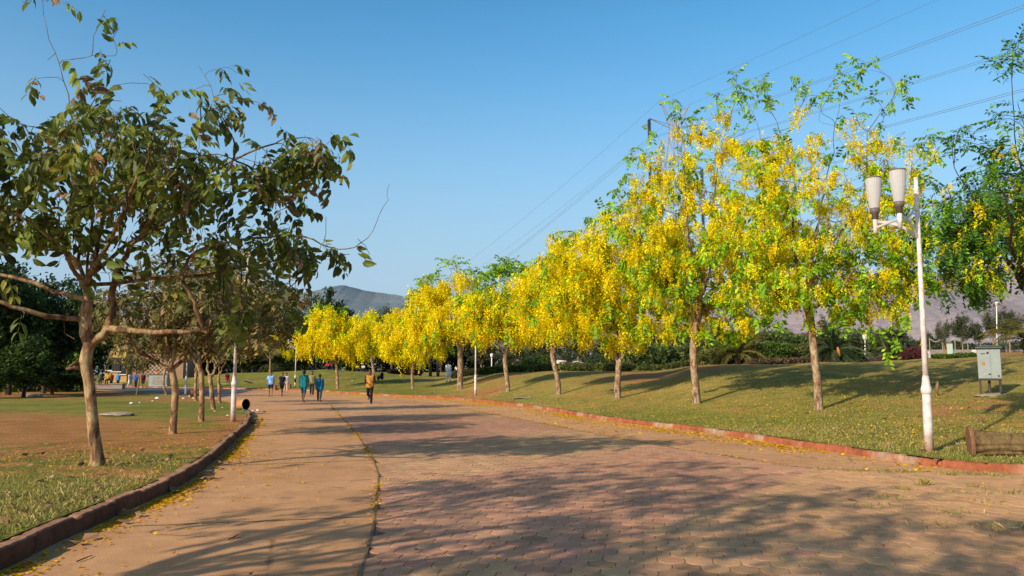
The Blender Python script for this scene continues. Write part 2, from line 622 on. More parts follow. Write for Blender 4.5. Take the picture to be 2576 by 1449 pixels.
def HR(x, y):
    """height of the lawn right of / beyond the road"""
    x, y = np.asarray(x, float), np.maximum(np.asarray(y, float), 0.5)
    t = x / y
    u = 1288 + 2012 * t
    dk = np.interp(t, KR_t, KR_y)
    dc = np.interp(u, prof_u, prof_d)
    dc = np.maximum(dc, dk + 8)
    zc = CAMZ + (HOR - np.interp(u, prof_u, prof_v)) * dc / 2012
    fd = np.maximum(FD, dc + 20)
    zf = CAMZ + (HOR - np.interp(u, far_u, far_v)) * fd / 2012
    s = np.clip((y - dk) / (dc - dk), 0, 1)
    e = 0.35 * s + 0.65 * s * s * (3 - 2 * s)
    near = KZ_R + (zc - KZ_R) * e
    w = np.clip((y - dc) / (fd - dc), 0, 1)
    dip = -0.25 * np.sin(w * PI) * (w < 1)
    return np.where(y <= dc, near, zc + (zf - zc) * w + dip)


def HL(x, y):
    return KZ_L + 0.012 * np.sin(np.asarray(x) * 1.3) * np.cos(np.asarray(y) * 0.9) + 0.0 * np.asarray(y)


def hit_r(u, v):
    """where the sight line meets the right lawn"""
    d = ray(u, v)
    ys = np.linspace(8, 200, 4000)
    P = np.array([0, 0, CAMZ]) + d[None] * (ys / d[1])[:, None]
    h = HR(P[:, 0], P[:, 1])
    k = np.interp(P[:, 0] / P[:, 1], KR_t, KR_y)
    ok = np.nonzero((P[:, 2] <= h) & (ys >= k))[0]
    i = ok[0] if len(ok) else int(np.argmin(np.abs(P[:, 2] - h) + 100 * (ys < k)))
    p = P[i].copy()
    p[2] = h[i]
    return p


def hit_l(u, v):
    p = gp(u, v, KZ_L)
    p[2] = float(HL(p[0], p[1]))
    return p


def grid_mesh(X, Y, Z):
    r, c_ = X.shape
    V = np.stack([X, Y, Z], -1).reshape(-1, 3)
    i = np.arange(r * c_).reshape(r, c_)
    Fq = np.stack([i[:-1, :-1], i[:-1, 1:], i[1:, 1:], i[1:, :-1]], -1).reshape(-1, 4)
    return V, Fq


def vnoise(x, y, seed=0, octs=4):
    """cheap smooth noise 0..1"""
    r = np.random.default_rng(seed)
    o = np.zeros_like(np.asarray(x, float))
    a, tot = 1.0, 0.0
    for k in range(octs):
        for _ in range(3):
            th = r.uniform(0, 2 * PI)
            ph = r.uniform(0, 2 * PI)
            fq = 2 ** k * r.uniform(0.7, 1.3)
            o += a * np.sin((x * math.cos(th) + y * math.sin(th)) * fq + ph)
        tot += 3 * a
        a *= 0.6
    return np.clip(0.5 + 0.9 * o / tot, 0, 1)


# ---- ground sheet reaching the horizon
S = 9000
mk('ground', [(-S, -S, -0.06), (S, -S, -0.06), (S, S, -0.06), (-S, S, -0.06)], np.array([[0, 1, 2, 3]]), M['ground'])['kind'] = 'structure'
# ---- road
xs = np.linspace(-140, 60, 60)
ys = np.concatenate([np.linspace(-30, 60, 60), np.linspace(65, 150, 18)])
X, Y = np.meshgrid(xs, ys)
V, Fq = grid_mesh(X, Y, np.zeros_like(X))
mk('road', V, Fq, M['road'])['kind'] = 'structure'
# asphalt of the far branch
a1 = np.array([gp(*p)[:2] for p in ((560, 1000), (470, 994), (367, 987), (250, 981), (100, 977))])
b1 = np.array([gp(*p)[:2] for p in ((640, 981), (560, 978.5), (420, 976), (300, 974.5), (180, 973.2))])
V = np.concatenate([np.c_[a1, np.full(5, .004)], np.c_[b1, np.full(5, .004)]])
asph = mat_plain('grey_asphalt', (0.14, 0.125, 0.125), (0.10, 0.09, 0.09), 1.5, 0.85)
mk('road_asphalt', V, np.array([[i, i + 1, i + 6, i + 5] for i in range(4)]), asph)['kind'] = 'structure'

# ---- lawns
def soil_mask(x, y, z):
    """R soil, G lush for any lawn point"""
    n1 = vnoise(x * 0.55, y * 0.55, 3)
    n2 = vnoise(x * 0.16, y * 0.16, 5)
    return n1, n2


tl = np.concatenate([np.tan(np.radians(np.linspace(-86, -40, 40))), np.linspace(math.tan(rad(-40)), 0.0, 400)])
ang_near = KL[:, 0] / np.maximum(KL[:, 1], 0.02)
itip = int(np.argmax(np.where(KL[:, 1] > 5, KL_back[:, 0] / KL_back[:, 1], -9)))
nt, ny = KL_back[:itip + 1, 0] / np.maximum(KL_back[:itip + 1, 1], .02), KL_back[:itip + 1, 1]
keep = KL_back[:itip + 1, 1] > 0.1
nt, ny = nt[keep], ny[keep]
ft, fy = (KL_back[itip:, 0] / KL_back[itip:, 1])[::-1], KL_back[itip:, 1][::-1]
tmax = nt.max()
cols = np.concatenate([np.tan(np.radians(np.linspace(-86, -42, 40))), np.linspace(math.tan(rad(-42)), tmax - 0.02, 150)[1:], np.linspace(tmax - 0.02, tmax, 30)[1:]])
o1 = np.argsort(nt)
yn = np.interp(cols, nt[o1], ny[o1])
yf = np.interp(cols, ft, fy, left=140)
yf = np.where(cols < ft.min(), 140, yf)
rows = np.linspace(0, 1, 90) ** 1.7
Y = yn[None] + (yf - yn)[None] * rows[:, None]
X = Y * cols[None]
Z = HL(X, Y)
V, Fq = grid_mesh(X, Y, Z)
x, y = V[:, 0], V[:, 1]
n1, n2 = soil_mask(x, y, V[:, 2])
u_ = 1288 + 2012 * x / y
v_ = HOR + 2012 * (CAMZ - KZ_L) / y
soil = 0.27 + 0.75 * (n1 - 0.5)
soil += 0.55 * np.exp(-((v_ - 1095) / 40) ** 2) + 0.5 * np.exp(-((v_ - 1060) / 14) ** 2 - ((u_ - 150) / 300) ** 2)
soil += 0.35 * np.exp(-((v_ - 1180) / 22) ** 2 - ((u_ - 330) / 160) ** 2)
soil += 1.0 * np.exp(-((v_ - 1006) / 7) ** 2 - ((u_ - 420) / 120) ** 2)
soil += 0.9 * np.exp(-((v_ - 990) / 7) ** 2) * (u_ < 330)
soil += 0.5 * np.clip((u_ - 520) / 80, 0, 1) * (v_ > 1045)
soil -= 0.75 * np.exp(-((v_ - 1022) / 12) ** 2) + 0.7 * np.clip((v_ - 1190) / 60, 0, 1)
lush = 0.25 + 0.4 * n2 + 0.45 * np.exp(-((v_ - 1022) / 14) ** 2) + 0.35 * np.clip((v_ - 1200) / 60, 0, 1)
mk('lawn', V, Fq, M['lawn'], None, np.stack([np.clip(soil, 0, 1), np.clip(lush, 0, 1), n1], 1))['kind'] = 'structure'

colsr = np.concatenate([np.linspace(KR_t[0], 0.66, 420), np.tan(np.radians(np.linspace(34, 72, 36)))])
yk = np.interp(colsr, KR_t, KR_y)
rw = np.concatenate([np.linspace(0, 1, 70) ** 1.6])
Yn = yk[None] + (170 - yk)[None] * rw[:, None]
Y = np.concatenate([Yn, np.array([230, 320, 500, 900, 1600])[:, None] * np.ones_like(yk)[None]])
X = Y * colsr[None]
Z = HR(X, np.minimum(Y, 170))
Z = HR(X * np.minimum(1, 169.9 / Y), np.minimum(Y, 169.9))
V, Fq = grid_mesh(X, Y, Z)
x, y = V[:, 0], V[:, 1]
n1, n2 = soil_mask(x, y, V[:, 2])
d_ = y - np.interp(x / y, KR_t, KR_y)
u_ = 1288 + 2012 * x / y
soil = 0.17 + 0.8 * (n1 - 0.5)
lamp2 = hit_r(1196, 996)
soil += 0.95 * np.exp(-(((x - lamp2[0] - .3) / 2.2) ** 2 + ((y - lamp2[1] - 1) / 4.5) ** 2))
soil += 0.7 * np.exp(-(d_ / 1.0) ** 2) * (u_ < 1300) * (u_ > 880)
c1 = hit_r(1640, 942)
soil += 0.6 * np.exp(-(((x - c1[0]) / 4) ** 2 + ((y - c1[1]) / 5) ** 2))
c1 = hit_r(1760, 925)
soil += 0.55 * np.exp(-(((x - c1[0]) / 3.5) ** 2 + ((y - c1[1]) / 3) ** 2))
c1 = hit_r(1290, 945)
soil += 0.5 * np.exp(-(((x - c1[0]) / 4) ** 2 + ((y - c1[1]) / 4) ** 2))
soil += 0.55 * np.clip((u_ - 2420) / 120, 0, 1) * np.clip((d_ - 16) / 8, 0, 1)
lush = 0.05 + 0.35 * n2 + 0.25 * np.exp(-((d_ - 3) / 4) ** 2) + 0.55 * np.clip((1130 - u_) / 120, 0, 1) - 0.3 * np.clip((u_ - 2100) / 300, 0, 1) * np.clip((d_ - 14) / 8, 0, 1)
mk('lawn_mound', V, Fq, M['lawn'], None, np.stack([np.clip(soil, 0, 1), np.clip(lush, 0, 1), n1], 1))['kind'] = 'structure'


# ---- kerbs
def kerb(name, P, inward, h, colf, seed, block=0.75):
    r = np.random.default_rng(seed)
    P = resample(P, .06)
    s = np.concatenate([[0], np.cumsum(np.linalg.norm(np.diff(P, axis=0), axis=1))])
    kblk = (s / block).astype(int)
    dz = r.normal(0, 0.008, kblk.max() + 2)[kblk] + r.normal(0, 0.004, len(P))
    jut = r.normal(0, 0.013, kblk.max() + 2)[kblk]
    edge_ = np.r_[False, kblk[1:] != kblk[:-1]]
    jut[edge_] += .028
    dz[edge_] -= .022
    rows_ = []
    prof = [(-0.005, -0.05), (0.0, h * 0.5), (0.012, h - 0.02), (0.035, h), (KW - 0.02, h), (KW + 0.02, h - 0.01), (KW + 0.03, -0.05)]
    for (off, z) in prof:
        Q = offset(P, off)
        zz = np.full(len(P), z) + (dz if z > 0.05 else 0)
        t = offset(P, off + 1e-9)
        Q = offset(P, off) + (offset(P, 1.0) - P) * (jut[:, None] if z > 0 else 0)
        rows_.append(np.c_[Q, zz])
    Vv = np.stack(rows_, 0)
    i = np.arange(Vv.shape[0] * Vv.shape[1]).reshape(Vv.shape[:2])
    Fq_ = np.stack([i[:-1, :-1], i[:-1, 1:], i[1:, 1:], i[1:, :-1]], -1).reshape(-1, 4)
    tn = np.stack([colf(r, kblk, Vv[k], k) for k in range(len(prof))], 0).reshape(-1, 3)
    o = mk(name, Vv.reshape(-1, 3), Fq_, M['kerb'], None, tn)
    o['kind'] = 'structure'
    return o


def red_kerb(r, kb, Q, k):
    n_ = vnoise(Q[:, 0] * 2.2, Q[:, 1] * 2.2, 9)
    worn = (np.random.default_rng(77).uniform(0, 1, kb.max() + 2)[kb] * 0.55 + n_ * 0.6)
    w = np.clip((worn - 0.70) / 0.14, 0, 1)[:, None]
    return (1 - w) * np.array([0.38, 0.125, 0.058]) * (.8 + .4 * n_[:, None]) + w * np.array([0.40, 0.26, 0.17])


def brown_kerb(r, kb, Q, k):
    n_ = vnoise(Q[:, 0] * 2, Q[:, 1] * 2, 11)[:, None]
    near = np.clip((36 - Q[:, 1]) / 8, 0, 1)[:, None]
    blk = np.random.default_rng(66).normal(1, .12, kb.max() + 2)[kb][:, None]
    n_ = n_ * blk
    c0 = np.array([0.13, 0.055, 0.032]) * (0.75 + 0.5 * n_) if k < 3 else np.array([0.40, 0.21, 0.125]) * (0.75 + 0.5 * n_)  # road face coloured darker than the top to deepen its shade
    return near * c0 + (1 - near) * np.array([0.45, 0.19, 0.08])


kerb('kerb', KR, 0, KZ_R, red_kerb, 1)
kerb('kerb', KL, 0, KZ_L, brown_kerb, 2, 0.9)

# drain pipe mouth in the right kerb
p = gp(2358, 1163, 0.07)
b = MB()
b.tube([p + np.array([0.02, 0.10, 0]), p + np.array([-0.02, -0.12, 0])], [0.055, 0.055], 14, False)
b.tube([p + np.array([0.02, 0.10, 0]), p + np.array([-0.02, -0.12, 0])], [0.043, 0.043], 14, False)
tag(b.obj('drain_pipe', M['brick'], None, True, origin=p), 'short clay drain pipe mouth poking out of the red kerb near the lamp', 'pipe')

# ------------------------------------------------------------------ pavers
seamL = np.array([gp(*q)[:2] for q in ((890, 1500), (905, 1449), (938, 1330), (947, 1250), (950, 1190), (925, 1135), (890, 1085), (860, 1052), (842, 1032), (830, 1018))])
seamR = np.array([gp(*q)[:2] for q in ((1000, 1005.5), (1038, 1009), (1188, 1033), (1438, 1080), (1638, 1119), (1850, 1152), (2044, 1180), (2300, 1188), (2576, 1196), (2900, 1199))])
seamL, seamR = resample(catmull(seamL, 6), 0.3), resample(catmull(seamR, 6), 0.3)
poly = np.concatenate([seamR[::-1], seamL[::-1], np.array([[-1.0, 4.2], [-0.8, -7.0], [10.5, -7.0]])])


def inpoly(P, Q):
    x, y = P[:, 0], P[:, 1]
    r = np.zeros(len(P), bool)
    j = len(Q) - 1
    for i in range(len(Q)):
        xi, yi, xj, yj = Q[i, 0], Q[i, 1], Q[j, 0], Q[j, 1]
        with np.errstate(divide='ignore', invalid='ignore'):
            c_ = ((yi > y) != (yj > y)) & (x < (xj - xi) * (y - yi) / (yj - yi + 1e-12) + xi)
        r ^= c_
        j = i
    return r


def pxpoly(pts):
    return np.array([gp(*q)[:2] for q in pts])


tan_zones = [pxpoly(z) for z in (
    [(1400, 1460), (1509, 1397), (1750, 1295), (1990, 1205), (2100, 1176), (2700, 1180), (3000, 1460), (8000, 3600), (1360, 3600)],
    [(960, 1475), (1120, 1405), (1240, 1412), (1345, 1470)],
    [(880, 1140), (1124, 1115), (1274, 1103), (1420, 1078), (1660, 1119), (1500, 1145), (1324, 1173), (1137, 1208), (930, 1236)],
    [(820, 1046), (1300, 1052), (1345, 1030), (1100, 1008), (820, 1012)])]
R_, H_ = 0.110, 0.226
rot = rad(-9)
cr, sr = math.cos(rot), math.sin(rot)
jj, ii = np.meshgrid(np.arange(-52, 320), np.arange(-160, 160), indexing='ij')
lx = (ii * 2 * R_ + (jj % 2) * R_).reshape(-1)
ly = (jj * H_).reshape(-1)
C2 = np.stack([lx * cr - ly * sr, lx * sr + ly * cr + 2.0], 1)
ins = inpoly(C2, poly)
C2 = C2[ins]
th = np.linspace(PI, 2 * PI, 9)
lower = np.stack([np.cos(th) * R_, np.sin(th) * R_], 1)                       # semicircle, convex to the viewer
q1 = np.linspace(PI * 1.5, PI, 4)[1:]
upr = np.stack([R_ + np.cos(q1) * R_, H_ + np.sin(q1) * R_], 1)               # concave right
q2 = np.linspace(2 * PI, 1.5 * PI, 4)[1:-1]
upl = np.stack([-R_ + np.cos(q2) * R_, H_ + np.sin(q2) * R_], 1)
shape = np.concatenate([lower, [[R_, H_ - R_]], upr, upl, [[-R_, H_ - R_]]])
cen = np.array([0, 0.03])
rng = np.random.default_rng(4)
shape_top = cen + (shape - cen) * 0.925
shape_rim = cen + (shape - cen) * 0.975
K = len(shape)
nP = len(C2)
rotm = np.array([[cr, sr], [-sr, cr]])
tilt = rng.normal(0, 0.003, (nP, 2))
lift = rng.normal(0, 0.0006, nP)


def ringz(sh, z):
    loc = sh @ rotm
    P2 = C2[:, None] + loc[None]
    zz = z + lift[:, None] + (loc[None, :, 0] * tilt[:, :1] + loc[None, :, 1] * tilt[:, 1:])
    return np.concatenate([P2, zz[..., None]], -1)


top, rim, low = ringz(shape_top, 0.0122), ringz(shape_rim, 0.0085), ringz(shape_rim, 0.002)
V = np.concatenate([top, rim, low], 1).reshape(-1, 3)
base = (np.arange(nP) * 3 * K)[:, None]
ftop = base + np.arange(K)[None]
k0 = np.arange(K)
k1 = (k0 + 1) % K
side = np.concatenate([np.stack([K + k0, K + k1, k1, k0], 1), np.stack([2 * K + k0, 2 * K + k1, K + k1, K + k0], 1)])
fside = (base[:, None] + side[None]).reshape(-1, 4)
faces = [tuple(f) for f in ftop] + [tuple(f) for f in fside]
tan_ = np.zeros(nP, bool)
jit = C2 + rng.normal(0, 0.05, C2.shape)
for z in tan_zones:
    tan_ |= inpoly(jit, z)
flip = rng.uniform(0, 1, nP) < 0.008
tan_ ^= flip
cb = np.where(tan_[:, None], np.array([0.55, 0.318, 0.168]), np.array([0.535, 0.280, 0.172]))
right_w = np.clip((C2[:, 0] - 2.5) / 3, 0, 1)[:, None] * np.clip((15 - C2[:, 1]) / 4, 0, 1)[:, None] * tan_[:, None]
cb = cb * (1 - right_w) + np.array([0.62, 0.345, 0.165]) * right_w
cb = cb * rng.normal(1, 0.085, (nP, 1)) * rng.normal(1, 0.025, (nP, 3))
stn = vnoise(C2[:, 0] * .45, C2[:, 1] * .3, 51)[:, None]
cb = cb * (.82 + .34 * stn)
chip = rng.uniform(0, 1, nP) < .03
cb[chip] *= .78
tn = np.repeat(cb, 3 * K, axis=0).reshape(nP, 3, K, 3)
tn[:, 2:] *= 0.7
mk('road_pavers', V, faces, M['paver'], None, tn.reshape(-1, 3))['kind'] = 'structure'
# grout bed under the pavers
gv = [np.r_[q, 0.0035] for q in poly]
mk('road_grout', gv, [tuple(range(len(gv)))], M['grout'])['kind'] = 'structure'
# a further, plain stretch of paving is the road sheet itself; sawn joints across the concrete strip
b = MB()
M['joint'] = mat_plain('dark_joint', (0.27, 0.17, 0.085), (0.15, 0.10, 0.05), 6)
for (ua, va, ub, vb) in ((330, 1324, 940, 1300), (560, 1172, 948, 1157), (640, 1092, 905, 1082), (655, 1050, 870, 1046), (700, 1028, 840, 1025)):
    A, B = gp(ua, va), gp(ub, vb)
    L = np.linalg.norm(B - A)
    dirn = (B - A) / L
    nrm = np.array([-dirn[1], dirn[0], 0])
    ts = np.linspace(0, 1, 40)
    w = 0.012 + 0.006 * vnoise(ts * 30, ts * 0, 5)
    wob = 0.012 * np.sin(ts * 37) * vnoise(ts * 9, ts * 3, 2)
    cpts = A + dirn * (ts * L)[:, None] + nrm * wob[:, None]
    Vv = np.concatenate([cpts + nrm * w[:, None], cpts - nrm * w[:, None]])
    Vv[:, 2] = 0.004
    b.add(Vv, [(i, i + 40, i + 41, i + 1) for i in range(39)])
for S_ in (seamL, seamR):
    k = len(S_)
    w = 0.005 + 0.013 * vnoise(S_[:, 0] * 4, S_[:, 1] * 4, 8)
    A, B = offset(S_, 0.0) + (offset(S_, 1) - S_) * w[:, None], S_ - (offset(S_, 1) - S_) * w[:, None]
    b.add(np.concatenate([np.c_[A, np.full(k, .0175)], np.c_[B, np.full(k, .0175)]]), [(i, i + 1, i + k + 1, i + k) for i in range(k - 1)])
b.obj('road_joint', M['joint'])['kind'] = 'structure'


# ------------------------------------------------------------------ instanced leaves
def unit(v):
    return v / (np.linalg.norm(v, axis=-1, keepdims=True) + 1e-12)


def leaflet(base, d, side, l, w, folded):
    base, d, side = np.asarray(base, float), unit(np.asarray(d, float)), unit(np.asarray(side, float))
    up = np.cross(side, d)
    if not folded:
        V = [base, base + d * l * .45 + side * w / 2 - up * l * .02, base + d * l - up * l * .12, base + d * l * .45 - side * w / 2 - up * l * .02]
        return np.array(V), [(0, 1, 2, 3)]
    V, Fc = [], []
    for t, hw, dz in ((0, .06, 0), (.3, .48, .03), (.68, .42, .0), (1, .03, -.12)):
        c0 = base + d * l * t + up * l * dz
        V += [c0 - side * w * hw + up * w * .14 * (hw > .1), c0, c0 + side * w * hw + up * w * .14 * (hw > .1)]
    for k in range(3):
        a = 3 * k
        Fc += [(a, a + 1, a + 4, a + 3), (a + 1, a + 2, a + 5, a + 4)]
    return np.array(V), Fc


def T_compound(r, pairs, L, ll, lw, droop, hang, folded=False):
    b = MB()
    for i in range(pairs):
        for s in (-1, 1):
            if r.uniform() < 0.1:
                continue
            y = L * (0.22 + 0.78 * i / max(1, pairs - 1)) + r.normal(0, .01)
            z = -droop * L * (y / L) ** 2
            a = rad(r.uniform(45, 80))
            h = hang * r.uniform(.5, 1.4)
            d = np.array([s * math.sin(a), math.cos(a) * .8, -h])
            side = np.cross(d, [0, 0, 1.0]) + r.normal(0, .35, 3)
            sc = r.uniform(.75, 1.15)
            b.add(*leaflet((s * .01, y, z), d, side, ll * sc, lw * sc, folded))
    # rachis
    b.add([(-.004, 0, 0), (.004, 0, 0), (.003, L, -droop * L), (-.003, L, -droop * L)], [(0, 1, 2, 3)])
    return np.concatenate(b.V), np.array(b.F)


def T_raceme(r, L, k, s):
    b = MB()
    for i in range(k):
        t = (i + r.uniform()) / k
        rr = (0.062 * (1 - t) ** .6 + .016) * (L / .36) ** .5
        a = r.uniform(0, 2 * PI)
        c0 = np.array([math.cos(a) * rr * r.uniform(.3, 1), math.sin(a) * rr * r.uniform(.3, 1), -L * t])
        d = unit(r.normal(0, 1, 3))
        e = unit(np.cross(d, r.normal(0, 1, 3)))
        q = s * r.uniform(.6, 1.2) * (1 - .4 * t)
        b.add([c0 - d * q, c0 + e * q * .8, c0 + d * q, c0 - e * q * .8], [(0, 1, 2, 3)])
    return np.concatenate(b.V), np.array(b.F)


def T_clump(r, k, R, s, asp=.5):
    """k loose leaf faces in a ball of radius R"""
    b = MB()
    for i in range(k):
        c0 = unit(r.normal(0, 1, 3)) * R * r.uniform(0.2, 1) ** .6
        d = unit(r.normal(0, 1, 3) + np.array([0, 0, -.3]))
        e = unit(np.cross(d, r.normal(0, 1, 3)))
        q = s * r.uniform(.6, 1.3)
        b.add([c0 - d * q, c0 + e * q * asp, c0 + d * q, c0 - e * q * asp], [(0, 1, 2, 3)])
    return np.concatenate(b.V), np.array(b.F)


def basis(d, up, r):
    d = unit(d)
    x = unit(np.cross(d, up))
    z = np.cross(x, d)
    return np.stack([x, d, z], -1)            # columns: local x, y, z


def place(temps, pos, rotm, scale, tint, r, jitter=0.12):
    """instances of the templates baked into one quad mesh"""
    pick = r.integers(0, len(temps), len(pos))
    Vs, Fs, Ts, off = [], [], [], 0
    for k, (tv, tf) in enumerate(temps):
        idx = np.nonzero(pick == k)[0]
        if not len(idx):
            continue
        P = np.einsum('nij,vj->nvi', rotm[idx], tv) * scale[idx][:, None, None] + pos[idx][:, None]
        nv = len(tv)
        Vs.append(P.reshape(-1, 3))
        Fs.append((tf[None] + (off + np.arange(len(idx)) * nv)[:, None, None]).reshape(-1, 4))
        fac_t = r.normal(1, jitter, (len(idx), len(tf), 1))
        tt = np.ones((len(idx), nv, 3))
        for fi in range(len(tf)):
            tt[:, tf[fi]] = np.clip(fac_t[:, fi], .5, 1.6)[:, None] * np.ones((1, 4, 3))
        Ts.append((tint[idx][:, None] * tt).reshape(-1, 3))
        off += nv * len(idx)
    return np.concatenate(Vs), np.concatenate(Fs), np.concatenate(Ts)


# ------------------------------------------------------------------ tree growth
class Skel:
    def __init__(s, maxn=30000):
        s.P = np.zeros((maxn, 3))
        s.par = np.full(maxn, -1)
        s.r0 = np.zeros(maxn)
        s.n = 0
        s.tip = []
        s.twig = np.zeros(maxn, bool)

    def add(s, p, par, r0=0.0, twig=False):
        i = s.n
        s.P[i], s.par[i], s.r0[i], s.twig[i] = p, par, r0, twig
        s.n += 1
        return i

    def chain(s, pts, par, radii=None, per=4, r=None, wob=0.0):
        """a limb through the points, starting at node par (or a root when par < 0)"""
        P = np.asarray(pts, float)
        if par >= 0:
            P = np.vstack([s.P[par], P])
        C_ = catmull(P, per)
        rr = None
        if radii is not None:
            R0 = np.asarray(radii, float)
            rr = np.interp(np.linspace(0, 1, len(C_)), np.linspace(0, 1, len(R0)), R0)
        k0 = 1 if par >= 0 else 0
        for k in range(k0, len(C_)):
            q = C_[k] + (r.normal(0, wob, 3) if r is not None and k < len(C_) - 1 and k > 0 else 0)
            par = s.add(q, par, rr[k] if rr is not None else 0.0)
        return par

    def grow(s, targets, r, step=0.3, wig=0.06, start=0, up=0.15, limit=None):
        T = np.asarray(targets, float)
        D = np.min(np.linalg.norm(T[:, None] - s.P[None, start:s.n], axis=2), axis=1)
        for t in T[np.argsort(D)]:
            Q = s.P[start:(limit or s.n)]
            dv = t - Q
            cost = np.linalg.norm(dv, axis=1) + 0.25 * np.maximum(0, -dv[:, 2])
            j = start + int(np.argmin(cost))
            p0 = s.P[j]
            L = np.linalg.norm(t - p0)
            if L < step * .3:
                continue
            pd = unit(p0 - s.P[s.par[j]]) if s.par[j] >= 0 else np.array([0, 0, 1.])
            k = max(1, int(math.ceil(L / step)))
            ctrl = p0 + (pd * .35 + np.array([0, 0, up])) * L * .6 + unit(r.normal(0, 1, 3)) * L * .1
            par = j
            for q in range(1, k + 1):
                a = q / k
                x = (1 - a) ** 2 * p0 + 2 * a * (1 - a) * ctrl + a * a * t
                if q < k:
                    x = x + r.normal(0, wig * min(1, L), 3) * .5
                par = s.add(x, par, 0, True)
            s.tip.append(par)
        return s

    def radii(s, R, rt):
        n_ = s.n
        cnt = np.zeros(n_)
        haschild = np.zeros(n_, bool)
        haschild[s.par[1:n_][s.par[1:n_] >= 0]] = True
        cnt[~haschild] = 1
        for i in range(n_ - 1, 0, -1):
            if s.par[i] >= 0:
                cnt[s.par[i]] += cnt[i]
        e = math.log(R / rt) / math.log(max(2, cnt.max()))
        rr = rt * cnt ** e
        rr = np.where(s.r0[:n_] > 0, s.r0[:n_], np.minimum(rr, R))
        for i in range(1, n_):                       # never thicker than the parent
            if s.par[i] >= 0 and s.r0[i] == 0:
                rr[i] = min(rr[i], rr[s.par[i]] * .96)
        s.rad, s.cnt = rr, cnt
        return s

    def mesh(s, n=6):
        N_ = s.n
        P, par, rr = s.P[:N_], s.par[:N_], s.rad
        main = np.full(N_, -1)
        best = np.zeros(N_)
        for i in range(N_):
            p = par[i]
            if p >= 0 and s.cnt[i] * 1000 + rr[i] > best[p]:
                best[p] = s.cnt[i] * 1000 + rr[i]
                main[p] = i
        d = np.zeros((N_, 3))
        has = par >= 0
        d[has] = unit(P[has] - P[par[has]])
        for i in range(N_):
            if par[i] < 0:
                d[i] = unit(P[main[i]] - P[i]) if main[i] >= 0 else np.array([0, 0, 1.])
        dm = d.copy()
        mm = main >= 0
        dm[mm] = unit(d[mm] + d[main[mm]])
        ref = np.array([.28, .93, .22])

        def rings(Pc, dc, rc):
            a = unit(np.cross(dc, ref))
            b_ = np.cross(dc, a)
            th_ = np.arange(n) * 2 * PI / n
            return Pc[:, None] + rc[:, None, None] * (np.cos(th_)[None, :, None] * a[:, None] + np.sin(th_)[None, :, None] * b_[:, None])
        R1 = rings(P, dm, rr)
        sb = np.array([i for i in range(N_) if par[i] >= 0 and main[par[i]] != i], int)
        V = [R1.reshape(-1, 3)]
        start = np.full(N_, -1)
        start[has] = par[has] * n
        if len(sb):
            R2 = rings(P[par[sb]], d[sb], rr[sb] * 1.15)
            V.append(R2.reshape(-1, 3))
            start[sb] = N_ * n + np.arange(len(sb)) * n
        e = np.nonzero(has)[0]
        k = np.arange(n)
        k1_ = (k + 1) % n
        A = start[e][:, None]
        B = (e * n)[:, None]
        Fq_ = np.stack([A + k, A + k1_, B + k1_, B + k], -1).reshape(-1, 4)
        V = np.concatenate(V)
        shade = np.repeat(np.concatenate([rr, rr[sb] if len(sb) else []]), n)
        return V, Fq_, shade


def ell(E, N, r, pw=.42):
    """N points in a list of ellipsoids given as (u, v, y, ru, rv, ry)"""
    w = np.array([e[3] * e[4] * (e[5] ** .5) * (e[6] if len(e) > 6 else 1) for e in E], float)
    pick = r.choice(len(E), N, p=w / w.sum())
    out = np.zeros((N, 3))
    for k, e in enumerate(E):
        idx = np.nonzero(pick == k)[0]
        c0 = at(e[0], e[1], e[2])
        q = unit(r.normal(0, 1, (len(idx), 3))) * r.uniform(0, 1, (len(idx), 1)) ** pw
        out[idx] = c0 + q * np.array([e[3] * e[2] / F, e[5], e[4] * e[2] / F])
    return out


def wood(sk, name, mat, root, n, dark=0.35):
    V, Fq_, sh = sk.mesh(n)
    t = np.clip(.55 + sh / .06 * .45, dark, 1)[:, None] * np.ones((1, 3))
    return mk(name, V, Fq_, mat, root, t, True)


RG = np.random.default_rng(100)
# leaf templates
LT_olive = [T_compound(RG, 3, .27, .170, .082, .45, 1.5, True) for _ in range(6)]
LT_olive_s = [T_compound(RG, 4, .30, .165, .075, .35, .75, False) for _ in range(6)]
LT_gold = [T_compound(RG, 4, .30, .150, .078, .5, .9, False) for _ in range(6)]
LT_pinn = [T_compound(RG, 6, .42, .130, .055, .35, .45, False) for _ in range(6)]
RT_fine = [T_raceme(RG, .27, 20, .034) for _ in range(6)]
RT_mid = [T_raceme(RG, .52, 18, .042) for _ in range(6)]
RT_far = [T_raceme(RG, .66, 14, .060) for _ in range(6)]


def twig_nodes(sk):
    idx = np.nonzero(sk.twig[:sk.n] & (sk.rad < .02))[0]
    return idx


